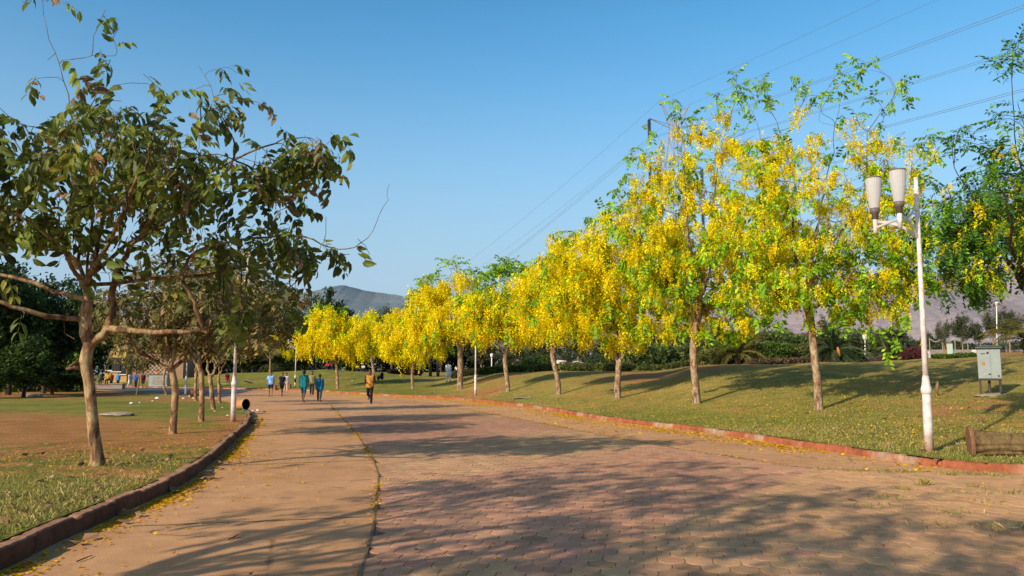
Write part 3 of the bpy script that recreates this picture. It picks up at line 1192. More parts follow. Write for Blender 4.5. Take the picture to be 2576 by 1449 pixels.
def leaves_on(sk, N, r, temps, colf, outward=.6, down=.5, smin=.7, smax=1.25, tipbias=.5, extra=None, spread=.05, nmax=10**9, keepf=None, tuft=1):
    idx = twig_nodes(sk)
    idx = idx[idx < nmax]
    tips = np.array(sk.tip)
    tips = tips[tips < nmax]
    k = int(N * tipbias)
    pick = np.concatenate([r.choice(tips, k), r.choice(idx, N - k)])
    if tuft > 1:
        pick = np.repeat(pick[:len(pick) // tuft], tuft)
    if keepf is not None:
        pick = pick[r.uniform(0, 1, len(pick)) < keepf(sk.P[pick])]
    if extra is not None:
        pick = np.concatenate([pick, extra])
    P = sk.P[pick] + r.normal(0, spread, (len(pick), 3))
    c0 = sk.P[idx].mean(0)
    o = unit(P - c0)
    td = unit(sk.P[pick] - sk.P[sk.par[pick]])
    d = td * .6 + o * outward + r.normal(0, .55, P.shape) + np.array([0, 0, -down])
    upv = np.array([0, 0, 1.]) + r.normal(0, .3, P.shape)
    B_ = basis(d, upv, r)
    return place(temps, P, B_, r.uniform(smin, smax, len(P)), colf(len(P), P), r)


def racemes_on(sk, N, r, temps, base, smin=.7, smax=1.3, tipbias=.3, spread=.10, mask=None, nmax=10**9, grp=6):
    idx = twig_nodes(sk)
    idx = idx[idx < nmax]
    if mask is not None:
        idx = idx[mask(sk.P[idx])]
    pick = np.repeat(r.choice(idx, N // grp + 1), grp)[:N]
    # bunches: several racemes hang near the same twig
    P = sk.P[pick] + r.normal(0, spread, (N, 3))
    a = r.uniform(0, 2 * PI, N)
    tilt_ = r.normal(0, .22, (N, 2))
    z = unit(np.stack([tilt_[:, 0], tilt_[:, 1], np.ones(N)], 1))
    x = unit(np.cross(np.stack([np.cos(a), np.sin(a), np.zeros(N)], 1), z))
    B_ = np.stack([x, np.cross(z, x), z], -1)
    t = np.array(base) * r.normal(1, .13, (N, 1)) * np.stack([np.ones(N), r.normal(1, .07, N), r.uniform(.5, 1.5, N)], 1)
    return place(temps, P, B_, r.uniform(smin, smax, N), np.clip(t, 0, 1), r, .18)


def pal(cols, w, bright=.2):
    cols = np.array(cols)
    w = np.array(w) / np.sum(w)

    def f(N, P):
        k = RG.choice(len(cols), N, p=w)
        return np.clip(cols[k] * RG.normal(1, bright, (N, 1)), .004, 1)
    return f


OLIVE = pal([(0.125, 0.165, 0.028), (0.19, 0.23, 0.035), (0.085, 0.105, 0.030), (0.26, 0.18, 0.10), (0.30, 0.28, 0.045), (0.36, 0.19, 0.06)],
            [.36, .29, .2, .05, .07, .03], .2)
OLIVE_FAR = pal([(0.16, 0.155, 0.045), (0.20, 0.19, 0.06), (0.11, 0.11, 0.04), (0.28, 0.20, 0.10), (0.33, 0.25, 0.05)], [.26, .24, .18, .24, .08], .22)
GREEN = pal([(0.22, 0.42, 0.018), (0.29, 0.52, 0.022), (0.13, 0.27, 0.015), (0.40, 0.56, 0.03)], [.36, .34, .16, .14], .16)
DKGREEN = pal([(0.07, 0.17, 0.018), (0.12, 0.28, 0.022), (0.21, 0.42, 0.028), (0.035, 0.08, 0.013)], [.35, .3, .2, .15], .2)
YEL = (0.92, 0.77, 0.012)
LEAFX, RACX = 1.9, 3.4

# ------------------------------------------------------------------ big tree at the left
r = np.random.default_rng(11)
bA = hit_l(243, 1172)
YA = bA[1]
treeA = thing('shade_tree', bA, 'tall near tree at far left with big drooping olive leaves over the kerb', 'tree', 'leafy trees on the left lawn')
sk = Skel()
root = sk.chain([bA + np.array([0, 0, -.08]), bA + np.array([0, 0, .12]), at(235, 1080, YA), at(224, 960, YA), at(215, 915, YA), at(222, 872, YA)], -1,
                [.145, .098, .080, .076, .092, .076], 4)
fork = root
n1_ = sk.chain([at(214, 800, YA - .1), at(222, 735, YA - .1), at(236, 650, YA), at(262, 545, YA + .3), at(300, 420, YA + .5), at(330, 300, YA + .4)], fork,
               [.095, .085, .07, .055, .04, .022, .01], 4, r, .015)
n2_ = sk.chain([at(262, 838, YA), at(280, 790, YA + .1), at(288, 710, YA + .1), at(330, 620, YA - .1), at(430, 500, YA - .4), at(560, 415, YA - .6), at(690, 362, YA - .7), at(770, 345, YA - .8)], fork,
               [.10, .09, .08, .065, .05, .04, .026, .016, .008], 4, r, .015)
hub2 = fork + (n1_ - fork) + 5
n3_ = sk.chain([at(330, 832, YA - .2), at(400, 835, YA - .3), at(500, 833, YA - .4), at(520, 838, YA - .4)], hub2, [.075, .06, .052, .045, .03], 4, r, .01)
n3b = sk.chain([at(487, 760, YA - .5), at(462, 690, YA - .6), at(505, 625, YA - .5), at(640, 600, YA - .3), at(760, 592, YA - .2), at(850, 628, YA - .3), at(925, 598, YA - .4), at(965, 520, YA - .4), at(980, 462, YA - .4)], n3_ - 2,
               [.045, .04, .034, .03, .024, .018, .012, .007, .005, .003], 4, r, .012)
n4_ = sk.chain([at(150, 736, YA), at(60, 705, YA + .1), at(-60, 678, YA + .2), at(-200, 640, YA)], fork + 7, [.06, .05, .042, .03, .012], 4, r, .012)
n5_ = sk.chain([at(120, 795, YA - .5), at(0, 762, YA - .8), at(-120, 730, YA - 1)], fork + 4, [.06, .052, .042, .02], 4, r, .012)
n6_ = sk.chain([at(140, 610, YA - .8), at(40, 545, YA - 1.2), at(-60, 500, YA - 1.5)], fork + 8, [.045, .036, .026, .012], 4, r, .02)
n7_ = sk.chain([at(232, 490, YA - .9), at(190, 350, YA - 1.2), at(160, 200, YA - 1.3), at(118, 70, YA - 1.3), at(98, -60, YA - 1.3)], fork + 9, [.03, .02, .012, .008, .005, .003], 4, r, .012)
n8_ = sk.chain([at(480, 515, YA - 1.2), at(590, 400, YA - 1.5), at(560, 300, YA - 1.5), at(515, 190, YA - 1.5)], hub2 + 11, [.04, .03, .02, .010, .004], 4, r, .012)
n9_ = sk.chain([at(300, 560, YA - 1.5), at(360, 430, YA - 2.6), at(380, 360, YA - 3.4)], fork + 9, [.045, .035, .022, .01], 4, r, .02)
n10_ = sk.chain([at(400, 560, YA + 1), at(520, 480, YA + 1.8), at(640, 430, YA + 2.4)], fork + 10, [.045, .035, .022, .01], 4, r, .02)
n11_ = sk.chain([at(170, 520, YA + 1), at(90, 420, YA + 1.8), at(20, 330, YA + 2)], fork + 9, [.04, .03, .02, .01], 4, r, .02)
n12_ = sk.chain([at(520, 690, YA + .2), at(660, 660, YA + .6), at(790, 650, YA + .7), at(880, 640, YA + .6)], fork + 9, [.04, .032, .022, .014, .006], 4, r, .015)
first_twig = fork + 6
E_A = [(150, 470, YA - .3, 240, 150, 2.2), (400, 430, YA - 1, 230, 120, 2.4), (660, 440, YA - .5, 150, 100, 1.5), (460, 620, YA - .2, 320, 80, 2.0),
       (710, 640, YA + .2, 150, 80, 1.1, 1.7), (110, 330, YA - 1, 150, 75, 1.4), (0, 560, YA - .5, 150, 170, 1.6), (330, 300, YA - .6, 120, 60, 1.2), (770, 395, YA - .6, 80, 55, .6, 2.0),
       (560, 290, YA - 1.4, 60, 60, .4, 1.3), (110, 830, YA - .8, 90, 40, .7), (640, 770, YA + .4, 120, 50, .8), (360, 700, YA + .8, 200, 60, 1.2)]
T = ell(E_A, 470, r)
spr = [at(u, v, YA - dy) for u, v, dy in ((250, 60, 1.3), (235, 90, 1.3), (285, 95, 1.3), (290, 140, 1.3), (215, 145, 1.3), (265, 25, 1.3), (300, 70, 1.2), (120, 150, 1.3), (205, 250, 1.3), (110, 195, 1.3), (70, 215, 1.2), (170, 265, 1.2),
                                         (500, 165, 1.5), (560, 170, 1.5), (600, 185, 1.5), (480, 230, 1.5), (545, 245, 1.5), (640, 255, 1.2), (665, 270, 1.2), (705, 320, 1), (835, 350, .9), (860, 385, .9), (820, 430, .8),
                                         (900, 600, .4), (930, 640, .3), (820, 545, .5), (150, 5, 1.3), (55, 5, 1.3), (370, 210, .9), (400, 260, .9), (455, 235, 1.1))]
sk.grow(T, r, .22, .05, first_twig, .1)
nb = sk.n
sk.grow(spr, r, .16, .03, first_twig, .1)
sk.r0[first_twig + 1:] *= .72
sk.radii(.09, .0042)
wood(sk, 'trunk', M['bark'], treeA, 8, .32)
sprig_nodes = np.array([i for i in range(nb, sk.n) if r.uniform() < .5])
V, Fq, T_ = leaves_on(sk, 1180, r, LT_olive, OLIVE, .35, .75, .64, 1.32, .4, sprig_nodes, .06, nb, lambda P: np.where(P[:, 2] < 3.55 - .30 * np.maximum(0, P[:, 0] + 4.2), .30, 1.0))
mk('crown', V, Fq, M['leaf'], treeA, T_)
tn_ = twig_nodes(sk)
for i in r.choice(tn_, 16):
    p = sk.P[i]
    L = r.uniform(.3, .5)
    MB().tube([p, p + np.array([.01, .01, -L * .5]), p + np.array([.0, .02, -L])], [.006, .011, .006], 6).obj('seed_pod', M['pod'], treeA, True)
# broken stub
p0 = at(208, 925, YA)
MB().tube([p0, at(185, 924, YA - .1), at(165, 929, YA - .15)], [.05, .034, .022], 8).obj('branch_stub', M['bark'], treeA, True, np.ones(3) * .7)
p0 = at(205, 915, YA)
MB().tube([p0, at(190, 912, YA - .1), at(174, 921, YA - .15)], [.035, .022, .010], 8).obj('branch_stub', M['bark'], treeA, True, np.ones(3) * .7)


# ------------------------------------------------------------------ other trees of the left row
def olive_tree(base, limbs, E, N, nleaf, R, seed, label, trunk, lsz=1.0, group='leafy trees on the left lawn', temps=LT_olive_s, colf=OLIVE_FAR):
    r = np.random.default_rng(seed)
    Y0 = base[1]
    t = thing('shade_tree', base, label, 'tree', group)
    s = Skel()
    R = R * .72
    tr = [base + np.array([0, 0, -.08]), base + np.array([0, 0, .1])] + [at(u, v, Y0) for u, v in trunk]
    fk = s.chain(tr, -1, [R * 1.35, R * 1.08] + [R * .95] * (len(tr) - 2), 3)
    for lb in limbs:
        k = len(lb)
        s.chain([at(q[0], q[1], Y0 + (q[2] if len(q) > 2 else 0)) for q in lb], fk, list(np.linspace(R * .62, R * .16, k + 1)), 4, r, .02)
    s.grow(ell(E, N, r), r, .3, .07, fk + 2, .1)
    s.radii(R, .005)
    wood(s, 'trunk', M['bark'], t, 7, .4)
    V_, F_, T__ = leaves_on(s, nleaf, r, temps, colf, .4, .6, .7 * lsz, 1.2 * lsz, .5, None, .08)
    mk('crown', V_, F_, M['leaf_dull'], t, T__)
    return t


bB = hit_l(434, 1091)
YB = bB[1]
olive_tree(bB, [[(395, 912), (350, 885, -.3), (320, 840, -.5), (300, 790, -.4)], [(428, 880), (420, 820, .2), (405, 760, .3), (420, 690, .3)], [(462, 905), (482, 870, -.2), (530, 830, -.5), (590, 770, -.6)], [(440, 870), (470, 790, .8), (500, 700, 1.2)]],
           [(400, 780, YB, 130, 80, 1.8), (520, 760, YB - .3, 130, 90, 1.6), (330, 800, YB, 80, 60, 1.2), (450, 690, YB, 120, 60, 1.4)], 299, 952, .115, 21,
           'tree with a forked pale trunk, second of the left row from the camera', [(438, 1040), (441, 980), (432, 930)], 1.0)
bC = hit_l(506, 1060)
YC = bC[1]
olive_tree(bC, [[(480, 895), (462, 875), (445, 840, -.3)], [(505, 880), (500, 820, .2), (515, 750, .3)], [(520, 900), (545, 850, -.4), (600, 790, -.5)]],
           [(540, 780, YC, 130, 90, 1.8), (640, 780, YC - .2, 100, 80, 1.5), (470, 790, YC, 80, 70, 1.2), (600, 690, YC + .3, 120, 70, 1.2)], 260, 884, .11, 22,
           'slim tree just left of the nearest left lamp, third of its row', [(508, 1000), (507, 950), (500, 915)], 1.15)
bD = hit_l(536, 1030)
YD = bD[1]
olive_tree(bD, [[(520, 905), (512, 870), (520, 820, .3)], [(545, 925), (570, 890), (600, 850, -.3)], [(540, 930), (545, 880, .4), (570, 800, .6)]],
           [(560, 830, YD, 100, 60, 1.6), (660, 810, YD + .4, 90, 70, 1.8), (620, 740, YD, 110, 60, 1.6), (710, 760, YD + .6, 60, 60, 1.2)], 247, 816, .12, 23,
           'tree with a low V fork left of the lamp, behind the slim one', [(532, 985), (530, 962), (527, 950)], 1.3)
bE = hit_l(552, 1014)
olive_tree(bE, [[(552, 930), (545, 890), (530, 850, .5)], [(560, 925), (580, 880), (610, 850)]],
           [(600, 850, bE[1], 70, 40, 1.6), (550, 850, bE[1], 60, 40, 1.2)], 70, 170, .1, 24, 'thin straight trunk behind the V forked tree beside the lamp', [(551, 970), (550, 945)], 1.5)
bF = hit_l(492, 1008)
olive_tree(bF, [[(492, 920), (480, 880, .5), (470, 850)], [(500, 910), (520, 870), (540, 840)]],
           [(490, 850, bF[1], 60, 40, 1.6), (540, 840, bF[1], 60, 40, 1.4)], 70, 170, .12, 25, 'tree beside the far tipped bin with a straight ochre trunk', [(492, 975), (493, 940)], 1.6)
bG = hit_l(344, 993)
olive_tree(bG, [[(340, 930), (330, 905), (320, 890)], [(352, 950), (380, 930), (400, 905)], [(350, 915), (345, 890)]],
           [(330, 890, bG[1], 45, 30, 1.5), (370, 885, bG[1], 40, 30, 1.4)], 50, 130, .07, 26, 'spindly small tree with a side shoot near the far kerb bend', [(348, 970), (350, 955)], 1.6)
bH = hit_l(418, 994)
olive_tree(bH, [[(420, 910), (412, 880), (390, 860)], [(430, 905), (440, 870), (455, 850)]],
           [(400, 865, bH[1], 60, 35, 1.8), (445, 855, bH[1], 50, 35, 1.6)], 60, 150, .11, 27, 'small bent trunk tree seen left of the forked pale tree', [(412, 970), (413, 940), (420, 922)], 1.7)

# trees standing left of the frame; their shadows reach the road
for (px, py, hh, sd, lb) in ((-5.7, 2.9, 7.4, 31, 'leafy tree standing left of the frame beside the camera'), (-4.75, -.7, 7.6, 32, 'leafy tree standing behind the camera on the left lawn'), (-5.2, -4.6, 8.2, 33, 'leafy tree on the left lawn well behind the camera')):
    r = np.random.default_rng(sd)
    bb = np.array([px, py, KZ_L])
    t = thing('shade_tree', bb, lb, 'tree', 'leafy trees on the left lawn')
    s = Skel()
    fk = s.chain([bb + np.array([0, 0, -.05]), bb + np.array([.03, .02, 1.0]), bb + np.array([0, .05, 1.9])], -1, [.16, .12, .11], 4)
    for k in range(6):
        a = k * 2 * PI / 6 + r.uniform(-.3, .3)
        L = r.uniform(1.6, 2.4)
        s.chain([bb + np.array([math.cos(a) * L * .4, math.sin(a) * L * .4, 2.5 + r.uniform(0, .4)]), bb + np.array([math.cos(a) * L, math.sin(a) * L, hh * .55 + r.uniform(-.2, .8)])], fk, [.06, .045, .02], 4, r, .03)
    q = unit(r.normal(0, 1, (230, 3))) * r.uniform(0, 1, (230, 1)) ** .42
    s.grow(bb + np.array([-.3, -.2, hh * .66]) + q * np.array([2.9, 2.9, hh * .28]), r, .3, .06, fk + 2, .1)
    s.radii(.11, .005)
    wood(s, 'trunk', M['bark'], t, 6)
    V_, F_, T__ = leaves_on(s, 640, r, LT_olive_s, OLIVE, .4, .6, .75, 1.25, .5)
    mk('crown', V_, F_, M['leaf_dull'], t, T__)


# ------------------------------------------------------------------ golden shower trees
def gold_tree(base_px, trunk, limbs, E, N, nrac, nleaf, R, seed, label, rac, lsc=1.0, rsc=1.0, sprigs=(), barkm='bark_brown', leaft=None, leafc=None, yel=YEL, group='golden shower trees along the right kerb',
              cat='tree', step=.3, hitf=hit_r, sprig_leaf=1.0, ymask=None, base=None, n=6, barkmix=None, tipb=.5, wide=1.18, lowleaf=0, bgrp=6):
    r = np.random.default_rng(seed)
    b0 = hitf(*base_px) if base is None else np.asarray(base, float)
    Y0 = b0[1]
    t = thing('golden_shower_tree', b0, label, cat, group)
    s = Skel()
    tr = [b0 + np.array([0, 0, -.12]), b0 + np.array([0, 0, .1])] + [at(u, v, Y0) for u, v in trunk]
    fk = s.chain(tr, -1, [R * 1.35, R * 1.05] + [R * .92] * (len(tr) - 2), 3)
    for lb in limbs:
        k = len(lb)
        s.chain([at(q[0], q[1], Y0 + (q[2] if len(q) > 2 else 0)) for q in lb], fk, list(R * np.array([.60, .42, .28, .17, .10, .06, .05, .05])[np.round(np.linspace(0, 5, k + 1)).astype(int)]), 4, r, .04)
    EE = [(e[0], e[1], Y0 + e[2], e[3] * wide * (1.15 if Y0 > 34 else 1), e[4] * (1.15 if Y0 > 34 else 1)) + tuple(e[5:]) for e in E]
    s.grow(ell(EE, N, r), r, step, .07, fk + 2, .15)
    n0 = s.n
    if len(sprigs):
        s.grow([at(q[0], q[1], Y0 + (q[2] if len(q) > 2 else r.uniform(-.6, .6))) for q in sprigs], r, .2, .03, fk + 2, .55, n0)
    s.radii(R, .0062 * max(1, Y0 / 26))
    wood(s, 'trunk', M[barkm], t, n, .45)
    ex = None
    if s.n > n0:
        # leaf tufts up the last part of each shoot
        tips = s.tip[-len(sprigs):]
        ex = []
        for tp in tips:
            i = tp
            for k in range(4):
                ex += [i] * max(1, int(round((4 if k == 0 else 1.4) * sprig_leaf)))
                i = s.par[i]
                if i < n0:
                    break
        ex = np.array(ex)
    if lowleaf:
        tw = twig_nodes(s)
        tw = tw[(tw < n0) & (s.P[tw, 2] < np.percentile(s.P[tw, 2], 45))]
        lo = np.repeat(r.choice(tw, lowleaf // 3), 3)
        ex = lo if ex is None else np.concatenate([ex, lo])
    V_, F_, T__ = leaves_on(s, int(nleaf * LEAFX), r, leaft or LT_gold, leafc or GREEN, .35, .45, .7 * lsc, 1.25 * lsc, tipb, ex, .045, n0, None, 3)
    mk('crown', V_, F_, M['leaf'], t, T__)
    if nrac:
        V_, F_, T__ = racemes_on(s, int(nrac * RACX), r, rac, yel, .7 * rsc, 1.3 * rsc, .3, (.10 if n == 8 or bgrp > 6 else .14 * rsc), ymask, n0, bgrp)
        mk('blossom', V_, F_, M['petal'], t, T__)
    return t, s


gold_tree((2060, 1031), [(2056, 960), (2046, 870), (2038, 800), (2028, 768)],
          [[(2005, 700), (1990, 590, .3), (2005, 470, .4), (1960, 330, .5), (1930, 240, .5)], [(2060, 690, -.2), (2100, 600, -.4), (2170, 500, -.6), (2190, 330, -.6), (2250, 240, -.6)],
           [(2075, 760, -.2), (2140, 690, -.5), (2230, 620, -.7), (2320, 560, -.8)], [(2030, 690, .4), (2060, 560, .8), (2080, 420, 1), (2110, 280, 1)], [(1985, 740, -.3), (1930, 660, -.6), (1880, 600, -.8)],
           [(2040, 700, -.8), (2050, 600, -1.6), (2060, 480, -1.8)], [(2040, 700, .8), (2000, 600, 1.8), (2020, 500, 2.2)]],
          [(1925, 430, 0, 80, 100, 1.3, .6), (2250, 420, 0, 70, 90, 1.1, .6), (2080, 600, 0, 240, 150, 2.3), (2070, 440, 0, 200, 120, 1.9, .55), (2240, 580, -.2, 130, 160, 1.4), (1950, 620, 0, 110, 140, 1.6), (2070, 320, 0, 160, 80, 1.2, .35), (2210, 710, -.2, 150, 80, 1.3), (2060, 730, -.3, 190, 60, 1.5), (1930, 720, -.2, 90, 70, 1.3), (2180, 790, -.3, 120, 50, 1.0, .7)],
          680, 1300, 580, .12, 41, 'tallest golden shower tree, rightmost trunk of the row beside the right lamp', RT_fine, 1.0, .95,
          [(2010, 195), (2018, 230), (1922, 210), (1935, 250), (2105, 185), (2120, 210), (2157, 148), (2168, 175), (2150, 205), (2268, 200), (2282, 240), (2240, 260), (2060, 240), (1880, 260), (2330, 340), (2350, 390), (2200, 250),
           (2130, 820, -.5), (2190, 830, -.5), (2270, 790, -.4), (2235, 885, -.5), (2250, 850, -.5), (2150, 780, -.4), (2300, 740, -.3), (1960, 800), (1900, 790)], n=8, lowleaf=420, bgrp=8, wide=1.32)
gold_tree((1752, 1016), [(1748, 950), (1744, 880), (1752, 820), (1757, 790)],
          [[(1700, 740), (1660, 670, -.2), (1610, 560, -.3), (1600, 470, -.3)], [(1760, 720, .3), (1790, 600, .5), (1800, 450, .6), (1850, 250, .6)], [(1800, 750), (1860, 680, -.4), (1920, 600, -.5)],
           [(1740, 700, -.5), (1730, 560, -1), (1720, 420, -1.1), (1700, 290, -1)], [(1760, 720, 1), (1780, 620, 2), (1760, 500, 2.4)], [(1770, 730, -1), (1800, 640, -2), (1840, 560, -2.2)]],
          [(1645, 450, 0, 60, 75, 1.3, .8), (1930, 420, 0, 70, 90, 1.3, .6), (1760, 600, 0, 190, 140, 2.6), (1780, 440, 0, 150, 110, 2.1, .6), (1650, 560, 0, 95, 130, 1.9), (1870, 640, -.2, 90, 130, 1.7), (1800, 330, 0, 130, 75, 1.4, .35), (1800, 750, -.2, 150, 45, 1.6, .8), (1690, 700, -.2, 100, 70, 1.6), (1900, 520, -.2, 70, 100, 1.4), (1800, 800, -.2, 140, 45, 1.5), (1900, 760, -.2, 100, 60, 1.4)],
          700, 1450, 520, .145, 42, 'second tallest golden shower tree, rough brown trunk left of the tallest one', RT_fine, 1.15, 1.2,
          [(1852, 185), (1860, 215), (1845, 235), (1690, 250), (1705, 280), (1740, 290), (1800, 240), (1920, 205), (1925, 250), (1880, 245), (1640, 330), (1590, 400), (1560, 470), (1575, 440), (1545, 520), (1820, 850), (1780, 830), (1840, 830), (1700, 800)], lowleaf=450, bgrp=8, wide=1.32)
gold_tree((1553, 1002), [(1554, 960), (1556, 930), (1557, 915)],
          [[(1545, 885), (1537, 850), (1510, 790, -.3), (1460, 720, -.4), (1430, 650, -.3)], [(1566, 880), (1568, 840, .2), (1580, 760, .4), (1590, 660, .5)], [(1590, 800, -.3), (1640, 740, -.8), (1680, 690, -1)], [(1550, 840, .8), (1530, 740, 1.6), (1520, 640, 2)]],
          [(1560, 700, 0, 150, 110, 2.4), (1460, 670, 0, 85, 90, 2), (1600, 600, 0, 100, 80, 2), (1640, 750, 0, 90, 70, 1.8), (1500, 590, 0, 70, 50, 1.4, .7), (1540, 810, -.2, 150, 50, 1.8, .9), (1450, 770, 0, 80, 60, 1.6), (1380, 700, 0, 50, 60, 1.4, .7), (1680, 680, 0, 60, 70, 1.4, .7)],
          460, 1750, 360, .15, 43, 'golden shower tree with a twin stem forking low, third trunk from the right', RT_mid, 1.3, 1.1,
          [(1480, 545), (1445, 580), (1520, 530), (1430, 600), (1560, 520)], lowleaf=160)
gold_tree((1405, 993), [(1404, 960), (1396, 925), (1390, 895), (1392, 875)],
          [[(1384, 850), (1380, 800), (1360, 740, -.3)], [(1410, 862), (1440, 845), (1470, 800, -.3)], [(1395, 840, .3), (1410, 760, .5), (1425, 680, .6)], [(1395, 840, -.6), (1400, 780, -1.4)]],
          [(1400, 740, 0, 85, 80, 2.0), (1440, 680, 0, 70, 60, 1.8), (1480, 760, 0, 70, 65, 1.6), (1350, 770, 0, 50, 60, 1.4), (1410, 810, -.2, 90, 30, 1.4), (1330, 730, 0, 45, 50, 1.4, .8), (1500, 700, 0, 45, 50, 1.4, .8)],
          290, 1500, 190, .14, 44, 'golden shower tree with a curved slender trunk before the clipped round hedge', RT_mid, 1.4, 1.25, [(1420, 610), (1440, 600), (1370, 660), (1390, 650)])
gold_tree((1277, 986), [(1275, 950), (1270, 910), (1272, 890)],
          [[(1255, 870), (1235, 850), (1215, 820)], [(1290, 870), (1315, 840), (1330, 810)], [(1272, 850, .3), (1270, 780, .5), (1270, 720, .6)], [(1272, 850, -.8), (1280, 790, -1.5)]],
          [(1270, 800, 0, 85, 55, 2.2), (1220, 790, 0, 50, 55, 1.8), (1325, 790, 0, 60, 55, 1.8), (1200, 760, 0, 40, 50, 1.8, .8), (1270, 735, 0, 85, 50, 2.0, .8)],
          240, 1050, 320, .15, 45, 'golden shower tree topped with green leaves right of the second right lamp', RT_mid, 1.6, 1.4,
          [(1250, 665), (1270, 660), (1290, 658), (1310, 665), (1330, 672), (1240, 680), (1230, 700), (1300, 690), (1265, 685), (1340, 700), (1220, 690)], sprig_leaf=2.0,
          ymask=lambda P: np.random.default_rng(3).uniform(0, 1, len(P)) < np.clip((7.0 - P[:, 2]) / 1.6, .12, 1))
gold_tree((1157, 979), [(1158, 940), (1158, 900), (1156, 870)],
          [[(1130, 840), (1110, 800), (1090, 760)], [(1180, 840), (1200, 800), (1215, 770)], [(1155, 820, .5), (1150, 750, .8), (1140, 700, 1)], [(1155, 820, -1), (1160, 770, -2)]],
          [(1150, 810, 0, 90, 60, 2.6), (1100, 780, 0, 65, 70, 2.2), (1200, 790, 0, 50, 60, 2.0), (1145, 725, 0, 70, 45, 1.8, .7), (1110, 850, 0, 80, 30, 1.8, .7)],
          250, 1250, 170, .24, 46, 'golden shower tree with a thick brown trunk left of the second right lamp', RT_far, 1.6, 1.2,
          [(1120, 655), (1140, 650), (1100, 680), (1160, 662), (1175, 675), (1085, 690), (1195, 690), (1060, 700)], step=.4)
gold_tree((1038, 978), [(1037, 940), (1040, 905), (1038, 885)],
          [[(1015, 860), (990, 830)], [(1060, 860), (1085, 820)], [(1040, 840, .6), (1060, 770, 1)]],
          [(1030, 850, 0, 75, 45, 2.5), (1000, 830, 0, 45, 50, 2), (1070, 800, 0, 60, 55, 2.2), (1075, 740, 0, 45, 40, 1.6, .7)],
          190, 950, 110, .13, 47, 'golden shower tree on a thin trunk right behind the jogger in gold', RT_far, 1.7, 1.3, [(1080, 690), (1060, 700), (1095, 700), (1040, 730)], step=.4)
gold_tree((849, 978), [(848, 940), (845, 910), (843, 890)],
          [[(825, 870), (800, 840)], [(865, 870), (890, 840)], [(843, 860, .6), (840, 800, 1)]],
          [(850, 850, 0, 85, 45, 2.8), (800, 840, 0, 45, 50, 2.2), (830, 800, 0, 50, 35, 2), (905, 850, 0, 45, 50, 2.4)],
          200, 1050, 110, .16, 48, 'golden shower tree behind the walking couple in blue, leftmost full yellow crown', RT_far, 1.8, 1.4, [(800, 770), (830, 775), (860, 772), (785, 790)], step=.45)
gold_tree((940, 939), [(938, 920), (935, 905)],
          [[(925, 885), (915, 860)], [(955, 890), (970, 870)], [(937, 870, .5), (938, 830, .8)]],
          [(940, 845, 0, 60, 50, 3.0), (935, 810, 0, 40, 30, 2.4), (990, 850, 0, 40, 45, 2.5)],
          130, 620, 110, .22, 49, 'golden shower tree far back with three stems behind the sitting man', RT_far, 2.0, 1.7, (), step=.5)
gold_tree((679, 936), [(680, 915), (680, 905)],
          [[(668, 890), (655, 870)], [(692, 895), (712, 880)], [(680, 880, .5), (682, 850, .8)]],
          [(680, 860, 0, 60, 35, 3.0), (720, 870, 0, 35, 35, 2.4), (650, 850, 0, 35, 35, 2.5)],
          110, 260, 140, .16, 50, 'half bloomed golden shower tree behind the two walkers by the left bench', RT_far, 2.0, 1.5, (), step=.5, leaft=LT_olive_s, leafc=OLIVE_FAR, barkm='bark')
gold_tree((1699, 918), [(1700, 900), (1701, 890)],
          [[(1692, 865), (1690, 840), (1670, 815)], [(1710, 865), (1714, 840), (1730, 815)]],
          [(1690, 815, 0, 50, 25, 2.6), (1720, 830, 0, 35, 25, 2.0)],
          80, 90, 80, .16, 51, 'small pale forked tree on the far lawn behind the round hedge garden', RT_far, 1.8, 1.4, (), step=.5, leaft=LT_olive_s, leafc=OLIVE_FAR, barkm='bark')
# green tree at the right edge of the frame
bR = hit_r(2622, 1092)
gold_tree((0, 0), [(2618, 1000), (2616, 900), (2606, 800), (2596, 740)],
          [[(2540, 680), (2500, 600, -.3), (2450, 500, -.3), (2400, 420, -.3)], [(2565, 640), (2570, 520, .3), (2560, 380, .4), (2545, 200, .4)], [(2620, 680), (2680, 560, -.3), (2720, 420)], [(2560, 660, -.8), (2540, 560, -1.4), (2520, 440, -1.5)], [(2560, 660, .8), (2560, 540, 1.5)]],
          [(2540, 590, 0, 110, 110, 1.5), (2450, 560, -.1, 90, 110, 1.1), (2600, 480, 0, 120, 140, 1.4), (2510, 680, -.2, 70, 40, .9), (2590, 310, 0, 60, 70, .8, .7), (2400, 600, 0, 70, 90, .9, .8), (2440, 690, -.2, 80, 60, .8, .8), (2380, 500, 0, 40, 60, .7, .6)],
          400, 150, 860, .12, 61, 'dark green tree cut by the right frame edge with few yellow blossoms', RT_fine, .85, .7,
          [(2400, 345), (2410, 330), (2430, 345), (2445, 360), (2500, 160), (2520, 140), (2550, 120), (2565, 100), (2560, 180), (2530, 290), (2510, 300), (2560, 260), (2380, 470), (2350, 620), (2370, 660), (2450, 740), (2480, 730), (2350, 560)],
          barkm='bark_dark', leaft=LT_pinn, leafc=DKGREEN, base=bR, n=8, group='trees by the right lawn')


# ------------------------------------------------------------------ street lamps
m, n, l, out = new_mat('frosted_lamp_glass')
p_ = bsdf(n, l, None, (0.64, 0.63, 0.62), 0.3, None, 0, 0.4)
tr_ = n.new('ShaderNodeBsdfTranslucent')
tr_.inputs['Color'].default_value = (0.75, 0.73, 0.70, 1)
mx_ = n.new('ShaderNodeMixShader')
mx_.inputs[0].default_value = 0.3
l.new(p_.outputs[0], mx_.inputs[1])
l.new(tr_.outputs[0], mx_.inputs[2])
l.new(mx_.outputs[0], out.inputs[0])
M['glass'] = m


